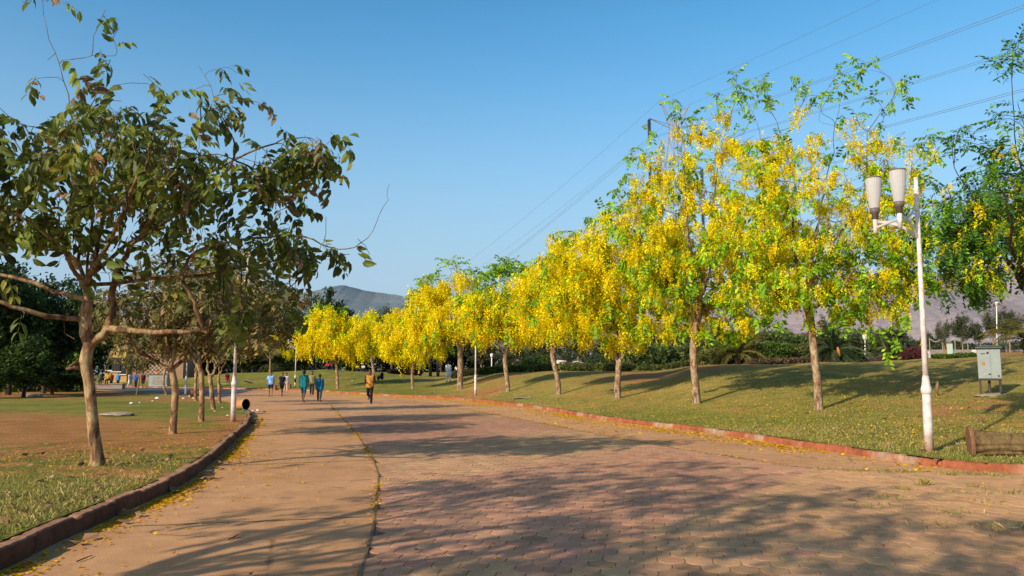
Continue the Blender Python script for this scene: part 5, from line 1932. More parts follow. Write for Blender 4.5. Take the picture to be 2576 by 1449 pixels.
person(P0(763, 1012), 'man seen from behind in a teal tee and blue knee length shorts', away - .1, 1.72, ((16, 6), (-14, 16)), ((-10, 12), (12, 18)), T_('teal', (0.015, 0.17, 0.20), (0.012, 0.12, 0.15)), T_('denim_blue', (0.015, 0.09, 0.17)), .75, .14, .95, 'short', 'skin_dark', 1.15,
       shoes=T_('tan_shoe', (0.16, 0.11, 0.08)))
person(P0(803, 1011), 'woman seen from behind in a bright blue tee with a long black ponytail', away + .1, 1.52, ((20, 5), (-18, 20)), ((-14, 12), (14, 18)), T_('azure', (0.012, 0.17, 0.35), (0.01, 0.12, 0.27)), T_('slate_blue', (0.03, 0.06, 0.085)), .6, .16, 1.9, 'tail', 'skin', 1.22,
       shoes=T_('brown_shoe', (0.2, 0.09, 0.05)))
person(P0(784, 996), 'bearded man in an olive tee and dark trousers facing the camera between the couple', toward + .1, 1.72, ((16, 4), (-12, 16)), ((-8, 15), (10, 40)), T_('olive', (0.22, 0.22, 0.10)), T_('charcoal', (0.03, 0.032, 0.035)), .55, .08, 1.95, 'short', 'skin', 1.05,
       shoes=T_('grey_shoe', (0.16, 0.15, 0.16)), beard=True)
person(hit_r(1128, 962), 'man in a long white kurta walking away over the lawn', away + .3, 1.76, ((8, 5), (-8, 12)), ((-8, 10), (8, 12)), T_('kurta_white', (0.84, 0.86, 0.90)), T_('kurta_white', (0.84, 0.86, 0.90)), 1.75, .0, 1.85, 'short', 'skin_dark', 1.12, dress=.36,
       shoes=T_('brown_shoe', (0.2, 0.09, 0.05)))
person(hit_r(961, 961), 'person in dark clothes sitting on the lawn right of the jogger', rad(75), 1.7, ((126, 112), (118, 118)), ((35, 30), (40, 25)), T_('ink', (0.022, 0.028, 0.045)), T_('black', (0.014, 0.014, 0.017)), .6, .0, 1.9, 'short', 'skin', 1.0, True)
person(hit_r(823, 931), 'red shirted person sitting on the mound crest, left of the pair', toward, 1.7, ((128, 112), (122, 108)), ((40, 40), (35, 40)), T_('crimson', (0.42, 0.03, 0.05)), T_('charcoal', (0.03, 0.032, 0.035)), .6, .0, 1.9, 'short', 'skin', 1, True, 'pair seated on the mound', detail=False)
person(hit_r(831, 931), 'pink red shirted person sitting on the mound crest, right of the pair', toward, 1.66, ((128, 112), (122, 108)), ((40, 40), (35, 40)), T_('rose_red', (0.48, 0.06, 0.09)), T_('charcoal', (0.03, 0.032, 0.035)), .6, .0, 1.9, 'short', 'skin', 1, True, 'pair seated on the mound', detail=False)
person(hit_r(899, 936), 'person in yellow sitting far off left of the three stemmed yellow tree', toward, 1.6, ((128, 112), (122, 108)), ((40, 40), (35, 40)), T_('yellow', (0.50, 0.30, 0.02)), T_('charcoal', (0.03, 0.032, 0.035)), .6, 0, 1.9, 'short', 'skin', 1, True, detail=False)
person(hit_r(914, 936), 'person in pale clothes far off beside the person in yellow', toward, 1.6, ((128, 112), (122, 108)), ((40, 40), (35, 40)), T_('white', (0.62, 0.6, 0.62)), T_('charcoal', (0.03, 0.032, 0.035)), .6, 0, 1.9, 'short', 'skin', 1, True, detail=False)
for (u, v, lb, tc, sd) in ((1150, 931, 'sunbather lying beyond the lawn, leftmost of three by the trunks', 'white', .9), (1172, 929, 'sunbather with bare knees up, middle of three by the trunks', 'ink', .2), (1215, 930, 'sunbather with bare knees up right of the man in white', 'ink', -.4)):
    person(hit_r(u, v), lb, toward + sd, 1.75, ((128, 110), (118, 95)), ((10, 20), (12, 20)), T_(tc, (0.6, 0.6, 0.62)), T_('navy', (0.014, 0.03, 0.075)), .5, .0, .4, 'short', 'skin', 1, True, 'people resting past the lawn', lean=-30, detail=False)
pc = at(2303, 909, 64)
pc[2] = float(HR(pc[0], pc[1]))
person(pc, 'small child in blue crouching on the lawn left of the right lamp', toward, 1.15, ((132, 120), (128, 122)), ((40, 40), (35, 40)), T_('royal_blue', (0.02, 0.10, 0.45)), T_('royal_blue', (0.02, 0.10, 0.45)), .6, .0, 1.9, 'short', 'skin', 1.0, True, detail=False)
pc = at(2325, 903, 47)
pc[2] = float(HR(pc[0], pc[1]))
person(pc, 'small child in a yellow top standing just right of the right lamp pole', away, 1.12, ((4, 4), (-4, 4)), ((20, 50), (25, 60)), T_('yellow', (0.50, 0.30, 0.02)), T_('denim_blue', (0.015, 0.09, 0.17)), .7, .05, 1.8, 'short', 'skin', 1.1, detail=False)
GL = 'people standing by the yellow building'
for (u, v, lb, kw) in ((279, 976, 'person in a dark red top standing before the yellow wall', dict(top=T_('dark_red', (0.2, 0.02, 0.03)), bottom=T_('black', (0, 0, 0)), leglen=1.9)),
                       (296, 976, 'person in a light blue shirt before the yellow wall', dict(top=T_('sky_blue', (0.05, 0.26, 0.60)), bottom=T_('navy', (0, 0, 0)), leglen=1.9)),
                       (326, 977, 'woman in a white dress walking by the building', dict(top=T_('white', (0, 0, 0)), bottom=T_('white', (0, 0, 0)), leglen=1.8, hair='long', dress=.4, sleeve=1.6)),
                       (341, 977, 'person in a deep blue top behind the spindly tree', dict(top=T_('royal_blue', (0, 0, 0)), bottom=T_('navy', (0, 0, 0)), leglen=1.9)),
                       (359, 977, 'person in dark maroon standing before the pale box', dict(top=T_('maroon', (0.07, 0.015, 0.03)), bottom=T_('charcoal', (0, 0, 0)), leglen=.9, fat=1.2))):
    person(P0(u, v), lb, toward if u != 326 else toward + 1.2, 1.74, ((8, 4), (-8, 8)), ((-6, 12), (8, 14)), group=GL, detail=False, sleeve=kw.pop('sleeve', .6), hem=.06, **kw)
person(hit_r(394, 965), 'person in orange standing on the far lawn by the lattice wall', toward, 1.74, ((8, 4), (-8, 8)), ((-6, 12), (8, 14)), T_('orange', (0.6, 0.22, 0.03)), T_('black', (0, 0, 0)), .6, .06, 1.9, 'short', 'skin_dark', 1, detail=False)

# ------------------------------------------------------------------ far left: building, walls, benches
by = 116.0
xb = lambda u: at(u, 960, by)[0]
bl = thing('yellow_building', (xb(340), by, 0), 'low yellow building with dark openings behind the left trees', 'building')
x0, x1, x2 = xb(262), xb(318), xb(455)
MB().box(((x0 + x1) / 2, by + 3, 3.1), (x1 - x0, 6, 6.4)).obj('wall', M['yellow_wall'], bl)
MB().box(((x1 + x2) / 2, by + 3.4, 2.4), (x2 - x1, 5.6, 5.0)).obj('wall', M['brown_wall'], bl)
MB().box(((x0 + x1) / 2, by + 2.9, 6.42), (x1 - x0 + .8, 6.8, .3)).obj('roof', M['brown_wall'], bl)
MB().box(((x1 + x2) / 2, by + 3.3, 5.02), (x2 - x1 + .4, 6.4, .25)).obj('roof', M['brown_wall'], bl)
for (u, z, ww, hh) in ((288, 3.0, 1.7, 2.0), (308, 2.4, .9, 1.6), (272, 3.0, .9, 1.6)):
    wdw = MB().box((xb(u), by - .02, z), (ww, .12, hh)).obj('window', M['dark_open'], bl)
    MB().box((xb(u), by - .1, z - hh / 2 - .06), (ww + .3, .25, .12)).obj('sill', M['white_wall'], wdw)
m, n, l, out = new_mat('pierced_lattice_wall')
ck = n.new('ShaderNodeTexChecker')
ck.inputs['Scale'].default_value = 3.4
ck.inputs['Color1'].default_value = (0.36, 0.26, 0.17, 1)
ck.inputs['Color2'].default_value = (0.10, 0.06, 0.04, 1)
l.new(n.new('ShaderNodeTexCoord').outputs['Object'], ck.inputs['Vector'])
bsdf(n, l, out, ck.outputs[0], 0.9)
MB().box((xb(385) + .4, by + .57, 2.2), (3.0, .1, 2.4), 0, .02).obj('lattice', m, bl)
bx = gp(371, 975.5, 0) + np.array([.3, 2.0, 0])
cbx = thing('box_cabinet', bx, 'pale grey box shaped cabinet behind the person in maroon', 'cabinet')
MB().box(bx + np.array([0, .4, .75]), (2.2, .8, 1.5), 0, .06).obj('body', M['cab'], cbx)
MB().box(bx + np.array([0, .4, 1.54]), (2.8, 1.0, .1), 0, .03).obj('lid', M['cab_roof'], cbx)
MB().box(bx + np.array([.2, -.02, .85]), (1.7, .05, .9)).obj('panel', M['stone'], cbx)
lw = gp(274, 979, 0)
lwt = thing('low_wall', lw, 'low stone seat wall with a lit end before the yellow building', 'wall')
MB().box(lw + np.array([0, .5, .25]), (2.6, .7, .5), 0, .04).obj('base', M['stone'], lwt)
MB().box(lw + np.array([0, .5, .54]), (2.8, .9, .09), 0, .02).obj('coping', M['concrete'], lwt)
for (u, lb, c_) in ((250, 'dark clothed person sitting on the left end of the low stone wall', 'ink'), (266, 'person in mustard sitting on the low stone wall', 'yellow')):
    person(gp(u, 979, 0) + np.array([0, .45, .38]), lb, toward, 1.72, ((80, 85), (75, 80)), ((20, 40), (25, 40)), T_(c_, (0, 0, 0)), T_('charcoal', (0, 0, 0)), .6, .0, 1.9, 'short', 'skin', 1.15, True, 'people on the low stone wall', detail=False)
# stone benches on the far lawn edge
bn = hit_r(570, 975)
bt = thing('stone_bench', bn, 'grey stone bench under the woman in magenta at the far kerb', 'bench')
MB().box(bn + np.array([0, 0, .42]), (1.9, .5, .09), 0, .02).obj('seat', M['stone'], bt)
for sx in (-.75, .75):
    MB().box(bn + np.array([sx, 0, .19]), (.18, .42, .40)).obj('leg', M['stone'], bt)
person(bn + np.array([.05, -.05, .36]), 'woman in magenta sitting on the grey stone bench', toward + .6, 1.6, ((85, 85), (80, 80)), ((20, 50), (25, 50)), T_('magenta', (0.22, 0.015, 0.06)), T_('magenta', (0, 0, 0)), .9, .0, 1.9, 'long', 'skin_dark', 1.1, True, detail=False)
sb = hit_r(623, 965)
tag(MB().box(sb + np.array([0, 0, .25]), (.95, .7, .1), .3, .02).obj('stone_slab', M['stone'], None, origin=sb), 'tilted square stone slab on the far lawn right of the bench', 'stone').rotation_euler = (rad(-18), rad(12), 0)
bb_ = hit_r(707, 981)
bt = thing('brick_bench', bb_, 'red brown brick bench at the kerb behind the walking boy', 'bench')
MB().box(bb_ + np.array([0, 0, .42]), (1.9, .5, .09), 0, .02).obj('seat', M['brick'], bt)
for sx in (-.72, .72):
    MB().box(bb_ + np.array([sx, 0, .19]), (.42, .46, .42), 0, .02).obj('pier', M['brick'], bt)


# ------------------------------------------------------------------ background vegetation
def proto_tree(name, H, crown, trunk_h, cols, w, seed, ncl=520, clk=12, clr=.55, cls=.15, bark='bark_dark', lab='', group=None, targets=150, R=.2, core=True):
    """a far tree of height H standing at the origin until it is copied"""
    r = np.random.default_rng(seed)
    t = thing(name, (0, 0, 0), lab, 'tree', group)
    s = Skel()
    fk = s.chain([(0, 0, -.3), (.05, 0, trunk_h * .5), (0, .05, trunk_h)], -1, [R * 1.3, R, R * .85], 3)
    for k in range(4):
        a = k * PI / 2 + r.uniform(0, 1)
        s.chain([np.array([math.cos(a) * H * .08, math.sin(a) * H * .08, trunk_h + H * .12]), np.array([math.cos(a) * H * .2, math.sin(a) * H * .2, trunk_h + H * .28])], fk, [R * .6, R * .4, R * .2], 3, r, .05)
    out_ = []
    lobes = [(unit(r.normal(0, 1, 3)) * np.array(crown) * .55 + np.array([0, 0, (trunk_h * .8 + H) / 2])) for _ in range(9)]
    for i in range(targets):
        c0 = lobes[i % 9]
        out_.append(c0 + unit(r.normal(0, 1, 3)) * r.uniform(.3, 1) * np.array(crown) * .5)
    out_ = np.array(out_)
    out_[:, 2] = np.maximum(out_[:, 2], trunk_h * .6)
    s.grow(out_, r, .6, .12, fk + 2, .15)
    s.radii(R, .02)
    wood(s, 'trunk', M[bark], t, 5)
    temps = [T_clump(r, clk, clr, cls) for _ in range(6)]
    idx = np.nonzero(s.twig[:s.n])[0]
    pick = np.concatenate([r.choice(np.array(s.tip), ncl // 2), r.choice(idx, ncl - ncl // 2)])
    P = s.P[pick] + r.normal(0, .25, (ncl, 3))
    B_ = basis(r.normal(0, 1, (ncl, 3)), r.normal(0, 1, (ncl, 3)), r)
    cols = np.array(cols)
    ci = r.choice(len(cols), ncl, p=np.array(w) / np.sum(w))
    tn_ = np.clip(cols[ci] * r.normal(1, .22, (ncl, 1)), .004, 1)
    V_, F_, T__ = place(temps, P, B_, r.uniform(.7, 1.3, ncl), tn_, r, .2)
    mk('crown', V_, F_, M['leaf_dull'], t, T__)
    return t


used = set()


def far_tree(pr, u, v, y, top, lb, rz=0.0, grp=None, ground=None, wid=1.0, H=10.0):
    p = at(u, v, y)
    pt = at(u, top, y)
    if ground is not None:
        p[2] = ground(p[0], p[1])
    sc0 = (pt[2] - p[2]) / H
    sx = sc0 * wid
    if pr.name not in used:
        used.add(pr.name)
        pr.location = tuple(p)
        pr.rotation_euler = (0, 0, rz)
        pr.scale = (sx, sx, sc0)
        if lb:
            pr['label'] = lb
        if grp:
            pr['group'] = grp
        return pr
    return dup(pr, p, rz, (sx, sx, sc0), lb, grp)


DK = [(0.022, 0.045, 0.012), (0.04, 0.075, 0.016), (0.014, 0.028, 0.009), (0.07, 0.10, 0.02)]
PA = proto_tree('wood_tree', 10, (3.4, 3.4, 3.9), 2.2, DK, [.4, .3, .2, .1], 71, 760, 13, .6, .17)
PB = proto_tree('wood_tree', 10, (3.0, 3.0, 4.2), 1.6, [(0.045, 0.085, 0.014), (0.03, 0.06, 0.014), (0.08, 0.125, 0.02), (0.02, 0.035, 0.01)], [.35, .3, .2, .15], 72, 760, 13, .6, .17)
GD = lambda x, y: 0.0
WG = 'dark trees of the wood behind the left lawn'
for (pr, u, v, y, top, lb, rz, wid) in (
        (PA, -120, 990, 50, 600, 'dark wood tree furthest left, cut by the frame edge', 0.3, 1.0), (PB, 20, 990, 54, 668, 'dark wood tree behind the long left branches of the near tree', 1.2, 1.0),
        (PA, 110, 988, 58, 700, 'dark wood tree directly left of the near trunk', 2.2, .9), (PB, 205, 984, 64, 720, 'dark wood tree directly behind the near trunk', 3.5, .9),
        (PA, 218, 980, 80, 765, 'dark wood tree left of the yellow building', 4.1, .8), (PB, 60, 992, 48, 840, 'low bright leafed tree at the edge of the wood', 5, 1.5),
        (PA, 0, 990, 66, 640, 'tallest dark wood tree at the left frame edge', 5.6, .9), (PB, 160, 986, 70, 690, 'wood tree with a rounded top left behind the near trunk', 2.9, .9),
        (PB, -40, 995, 46, 900, 'low bush like tree at the left frame edge', 2.0, 2.2), (PA, 130, 990, 52, 905, 'low dark thicket tree before the wood', 0.9, 2.4),
        (PA, 345, 965, 128, 800, 'dark tree rising behind the yellow building', 2.5, 1.0)):
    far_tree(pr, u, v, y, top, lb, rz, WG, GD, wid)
# leaning forked trunk in the wood
f0 = gp(118, 985, KZ_L)
tt = thing('wood_tree', f0, 'bare forked leaning trunks at the edge of the dark wood', 'tree', WG)
sk = Skel()
fk = sk.chain([f0, at(112, 968, f0[1]), at(106, 955, f0[1])], -1, [.16, .12, .11], 3)
sk.chain([at(85, 925, f0[1]), at(60, 895, f0[1]), at(30, 872, f0[1])], fk, [.09, .08, .06, .04], 4)
sk.chain([at(108, 925, f0[1]), at(118, 890, f0[1]), at(130, 850, f0[1])], fk, [.09, .07, .06, .04], 4)
sk.twig[:] = False
sk.tip = [sk.n - 1]
sk.radii(.1, .03)
wood(sk, 'trunk', M['bark_dark'], tt, 7, .9)
wd = gold_tree((150, 985), [(152, 960), (155, 930)], [[(160, 900), (170, 870)], [(145, 900), (135, 870)]], [(165, 870, 0, 60, 40, 1.6), (130, 890, 0, 40, 40, 1.4)], 80, 130, 90, .1, 75,
               'yellow flowering tree glowing inside the dark wood', RT_far, 1.4, .9, (), step=.4, hitf=hit_l, barkm='bark_dark', leaft=LT_olive_s, leafc=OLIVE_FAR, group=WG)

BG = 'trees behind the far lawn'
HRs = lambda x, y: float(HR(x, min(y, 169)))
for (pr, u, v, y, top, lb, rz, wid) in (
        (PA, 835, 930, 150, 712, 'tall dark evergreen behind the leftmost full yellow crown', 0.4, .55), (PA, 880, 930, 158, 770, 'dark evergreen right of the tallest one, under the blue hill', 1.4, .8),
        (PB, 790, 930, 145, 735, 'dark evergreen left of the tallest one, behind the leaf tips', 2.4, .6), (PB, 740, 935, 140, 770, 'dark evergreen above the far slim lamp', 3.4, .8),
        (PA, 640, 938, 135, 780, 'dark far tree above the stone slab', 4.4, .9), (PB, 560, 942, 132, 790, 'dark far tree above the stone bench', 5.4, .9), (PA, 480, 946, 130, 790, 'dark far tree behind the forked pale tree', 0.9, 1.0),
        (PB, 690, 936, 128, 862, 'low dark shrub tree left of the slim far lamp', 1.9, 2.0), (PA, 610, 938, 126, 870, 'low dark shrub tree above the slab', 2.9, 2.3), (PB, 520, 943, 126, 868, 'low dark shrub tree left of the bench', 3.9, 2.3),
        (PA, 770, 934, 130, 868, 'low dark shrub tree behind the red seated pair', 4.6, 2.0), (PB, 870, 934, 140, 872, 'low dark shrub tree left of the far yellow person', 5.1, 2.0), (PA, 960, 934, 150, 850, 'dark tree behind the jogger head', 0.2, 1.5),
        (PB, 1050, 934, 150, 850, 'dark tree in the gap left of the man in white', 1.1, 1.4), (PA, 1110, 934, 150, 845, 'dark tree behind the man in white', 2.1, 1.3), (PB, 1010, 934, 160, 860, 'dark low tree behind the thin yellow tree trunk', 2.7, 1.8)):
    far_tree(pr, u, v, y, top, lb, rz, BG, HRs, wid)
for (u, v, y, top, lb) in ((1083, 947, 105, 870, 'dark bare trunk left of the man in white, thicker one'), (1102, 946, 105, 875, 'pale brown trunk just left of the man in white'), (1057, 947, 108, 880, 'slim dark trunk two left of the man in white')):
    p = at(u, v, y)
    p[2] = HRs(p[0], p[1])
    tr_t = thing('park_tree', p, lb, 'tree', BG)
    MB().tube([p + np.array([0, 0, -.1]), at(u - 1, (v + top) / 2, y), at(u + 1, top, y)], [.24, .17, .15], 8).obj('trunk', M['bark_brown'], tr_t, True, np.ones(3) * .6)
    r = np.random.default_rng(u)
    P = ell([(u, top - 22, y, 30, 24, 1.6)], 130, r)
    V_, F_, T__ = place([T_clump(r, 10, .4, .16) for _ in range(4)], P, basis(r.normal(0, 1, P.shape), r.normal(0, 1, P.shape), r), r.uniform(.7, 1.2, len(P)), np.array([(0.05, 0.10, 0.018)]) * r.normal(1, .25, (len(P), 1)), r)
    mk('crown', V_, F_, M['leaf'], tr_t, T__)
PO = proto_tree('orange_tipped_tree', 10, (3.2, 3.2, 3.2), 2.6, [(0.05, 0.11, 0.02), (0.30, 0.11, 0.02), (0.08, 0.15, 0.025), (0.22, 0.10, 0.02)], [.4, .2, .25, .15], 77, 800, 13, .55, .16)
far_tree(PO, 985, 934, 132, 748, 'rounded tree with orange tinted top behind the yellow crowns', 0.5, None, HRs, .95)
PG = proto_tree('park_tree', 10, (3.4, 3.4, 3.4), 2.8, [(0.075, 0.09, 0.045), (0.055, 0.07, 0.035), (0.11, 0.115, 0.06), (0.04, 0.05, 0.028)], [.35, .3, .2, .15], 73, 560, 12, .55, .17, 'bark_brown')
PH = proto_tree('park_tree', 10, (3.0, 3.0, 3.6), 3.4, [(0.085, 0.10, 0.055), (0.06, 0.075, 0.04), (0.12, 0.12, 0.065)], [.4, .35, .25], 74, 420, 11, .5, .16, 'bark')
for (pr, u, v, y, top, lb, rz, wid) in (
        (PG, 1210, 932, 150, 868, 'dusty far tree left of the small post lamp', 0, 1.9), (PH, 1290, 930, 155, 862, 'dusty far tree right of the small post lamp', 1, 1.7), (PG, 1370, 925, 158, 850, 'dusty far tree rising over the round hedge', 2, 1.6),
        (PH, 1455, 920, 160, 838, 'dusty far tree over the curved white wall', 3, 1.5), (PG, 1530, 916, 165, 838, 'dusty far tree behind the twin stem yellow tree', 4, 1.6), (PH, 1620, 910, 168, 835, 'dusty far tree left of the pale forked tree', 5, 1.5),
        (PG, 1700, 908, 168, 820, 'dusty far tree behind the pale forked tree', .5, 1.5), (PH, 1790, 905, 165, 815, 'dusty far tree behind the leaning palm', 1.5, 1.5), (PG, 1880, 903, 160, 820, 'dusty far tree over the square hedge', 2.5, 1.5),
        (PH, 1980, 900, 158, 822, 'dusty far tree left of the tallest yellow tree trunk', 3.5, 1.5), (PG, 2080, 898, 155, 830, 'dusty far tree behind the big dark palm', 4.5, 1.5), (PH, 2170, 895, 150, 820, 'dusty far tree above the short white post lamp', 5.5, 1.5),
        (PG, 1612, 925, 104, 800, 'park tree hiding the pylon foot, left of the pale forked tree', .7, 1.5), (PH, 1668, 920, 108, 812, 'park tree right before the pylon foot', 1.9, 1.4), (PG, 1740, 915, 104, 800, 'park tree hiding the pylon foot, right of the pale forked tree', 2.7, 1.5),
        (PG, 2250, 892, 140, 815, 'dusty far tree above the purple bush', 0.2, 1.4),
        (PH, 2376, 889, 92, 800, 'thin pale trunked tree above the green notice board', 1.2, .8), (PG, 2423, 889, 92, 778, 'dusty tree with a reddish trunk left of the cabinet', 2.2, .72), (PG, 2456, 890, 94, 800, 'tree with a leaning reddish trunk touching the cabinet roof', 3.2, .8),
        (PH, 2500, 885, 98, 770, 'dusty tree behind the cabinet roof beside the tall thin pole', 4.2, .8), (PG, 2541, 884, 95, 765, 'dusty tree with a split trunk right of the cabinet', 5.2, .8), (PG, 2620, 884, 92, 770, 'dusty tree beyond the right frame edge', 5.9, .9),
        (PH, 2340, 890, 110, 830, 'low dusty tree behind the lamp pole on the right', 2.9, 1.2)):
    far_tree(pr, u, v, y, top, lb, rz, 'dusty park trees in the distance', HRs, wid)


def belt(name, us, y, depth, N, cols, seed, label, cls=.3):
    r = np.random.default_rng(seed)
    u = r.uniform(us[0][0], us[-1][0], N)
    top = np.interp(u, [q[0] for q in us], [q[1] for q in us]) + 14 * (vnoise(u * .05, u * .013, seed) - .5)
    yy = y + r.uniform(0, depth, N)
    P = np.stack([at(a, 940, b_) for a, b_ in zip(u, yy)])
    g = HR(P[:, 0], np.minimum(P[:, 1], 169))
    zt = CAMZ + (HOR - top) * yy / F
    P[:, 2] = g - .5 + (np.maximum(zt, g + .6) - g + .5) * r.uniform(0, 1, N) ** .8
    cols = np.array(cols)
    shade_ = vnoise(P[:, 0] * .5, P[:, 2] * .9, seed + 1)[:, None] * .9 + .5
    tn_ = cols[r.integers(0, len(cols), N)] * shade_ * r.normal(1, .2, (N, 1))
    V_, F_, T__ = place([T_clump(r, 9, cls * 2.2, cls) for _ in range(5)], P, basis(r.normal(0, 1, P.shape), r.normal(0, 1, P.shape), r), r.uniform(.7, 1.3, N), np.clip(tn_, .004, 1), r, .2)
    return tag(mk(name, V_, F_, M['leaf_dull'], None, T__), label, 'undergrowth', None, 'stuff')


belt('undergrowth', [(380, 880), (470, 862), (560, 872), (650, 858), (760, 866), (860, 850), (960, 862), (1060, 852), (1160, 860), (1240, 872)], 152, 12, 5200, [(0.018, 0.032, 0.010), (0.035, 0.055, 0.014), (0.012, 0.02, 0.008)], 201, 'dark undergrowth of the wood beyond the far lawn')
belt('undergrowth', [(1180, 880), (1260, 868), (1340, 862), (1440, 852), (1540, 850), (1640, 850), (1760, 842), (1880, 846), (2000, 848), (2120, 850), (2240, 846), (2330, 858), (2420, 866), (2600, 866)], 176, 14, 6500, [(0.065, 0.095, 0.045), (0.10, 0.125, 0.065), (0.04, 0.06, 0.03)], 202, 'dusty grey green growth along the foot of the brown hill')
belt('undergrowth', [(1560, 884), (1600, 866), (1700, 872), (1780, 848), (1860, 842), (1940, 838), (2020, 846), (2100, 852), (2190, 850), (2270, 872)], 68, 8, 3000, [(0.06, 0.10, 0.025), (0.10, 0.16, 0.035), (0.035, 0.06, 0.018), (0.14, 0.17, 0.05)], 205, 'mid green shrubbery filling the garden behind the mound', .15)
belt('undergrowth', [(1585, 880), (1620, 850), (1680, 842), (1740, 846), (1800, 878)], 101, 8, 1500, [(0.06, 0.085, 0.03), (0.09, 0.11, 0.04), (0.03, 0.05, 0.02)], 204, 'leafy thicket round the foot of the power pylon', .2)
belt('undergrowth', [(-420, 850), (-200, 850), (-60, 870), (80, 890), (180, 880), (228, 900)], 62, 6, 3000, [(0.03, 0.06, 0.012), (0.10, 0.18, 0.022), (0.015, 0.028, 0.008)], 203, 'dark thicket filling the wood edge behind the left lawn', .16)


# ---- palms
def make_palm(name, seed, nfr, L, cols, trunk_h):
    r = np.random.default_rng(seed)
    t = thing(name, (0, 0, 0), '', 'palm', 'feather palms on the mound')
    if trunk_h > 0:
        MB().tube([(0, 0, -.2), (.03, 0, trunk_h * .5), (0, 0, trunk_h)], [.2, .17, .15], 9).obj('trunk', M['bark_dark'], t, True, np.ones(3))
    for f in range(nfr):
        a = 2 * PI * f * .382 + r.normal(0, .2)
        e0 = rad(r.uniform(15, 85))
        b = MB()
        Lf = L * r.uniform(.8, 1.15)
        pts, d = [np.array([0, 0, trunk_h])], np.array([math.cos(a) * math.cos(e0), math.sin(a) * math.cos(e0), math.sin(e0)])
        for k in range(12):
            pts.append(pts[-1] + d * Lf / 12)
            d = unit(d + np.array([0, 0, -.14]))
        pts = np.array(pts)
        b.tube(pts, np.linspace(.022, .006, 13), 4)
        side = unit(np.cross(pts[3] - pts[0], [0, 0, 1.]))
        V_, F_ = [], []
        tdir = np.gradient(pts, axis=0)
        for k in range(2, 13):
            for q in (0, .5):
                i = min(12, k)
                c0 = pts[i] - tdir[i] * q
                for s in (-1, 1):
                    ll = .42 * L / 2 * math.sin(PI * (k - q) / 13.5) ** .6 * r.uniform(.8, 1.15)
                    dd = unit(side * s + unit(tdir[i]) * .75 + np.array([0, 0, -.35]) + r.normal(0, .08, 3))
                    w = np.cross(dd, [0, 0, 1.]) * .022
                    b.add([c0 - w, c0 + dd * ll * .5 - w * 1.4 + np.array([0, 0, .02]), c0 + dd * ll + np.array([0, 0, -.1 * ll]), c0 + dd * ll * .5 + w * 1.4], [(0, 1, 2, 3)])
        cc = np.array(cols[r.integers(0, len(cols))]) * r.normal(1, .15)
        b.obj('frond', M['leaf_dull'], t, False, np.clip(cc, .005, 1))
    return t


p1 = make_palm('feather_palm', 81, 34, 1.7, [(0.05, 0.085, 0.03), (0.07, 0.10, 0.045), (0.03, 0.055, 0.02), (0.11, 0.10, 0.055)], .35)
p2 = make_palm('feather_palm', 82, 26, 2.0, [(0.13, 0.12, 0.03), (0.17, 0.15, 0.035), (0.09, 0.10, 0.025)], .6)


def ph(u, v, y):
    p = at(u, v, y)
    p[2] = HRs(p[0], p[1]) - .05
    return p


p1.location = tuple(ph(2095, 912, 47))
p1.scale = (1.35, 1.35, 1.5)
p1['label'] = 'big dark feather palm right of the tallest yellow tree trunk'
p2.location = tuple(ph(1856, 914, 48))
p2['label'] = 'yellowish feather palm drooping left of the square hedge'
dup(p1, ph(2240, 900, 66), 1.0, 1.5, 'large dusty feather palm left of the purple bush')
dup(p1, ph(1432, 925, 82), 2.0, 1.1, 'small dark feather palm behind the curved white wall')
dup(p2, ph(1900, 912, 55), 2.6, 1.3, 'brownish leaning feather palm behind the square hedge')
dup(p1, ph(2150, 905, 60), 3.1, 1.0, 'feather palm behind the short white post lamp')
dup(p2, ph(2585, 888, 60), 0.6, 1.6, 'yellow green palm showing at the right frame edge')
dup(p2, ph(1765, 918, 52), 4.0, .45, 'small spiky pale rosette plant at the left foot of the yellowish palm')
# a dead orange frond hanging in the dark palm
q0 = ph(2098, 912, 46.2) + np.array([0, -.6, .9])
tag(MB().tube([q0, q0 + np.array([.05, 0, -.25]), q0 + np.array([.10, 0, -.55])], [.05, .09, .02], 6).obj('dead_frond', M['orange_label'], None, True, origin=q0), 'orange dead frond hanging in the big dark palm', 'frond')


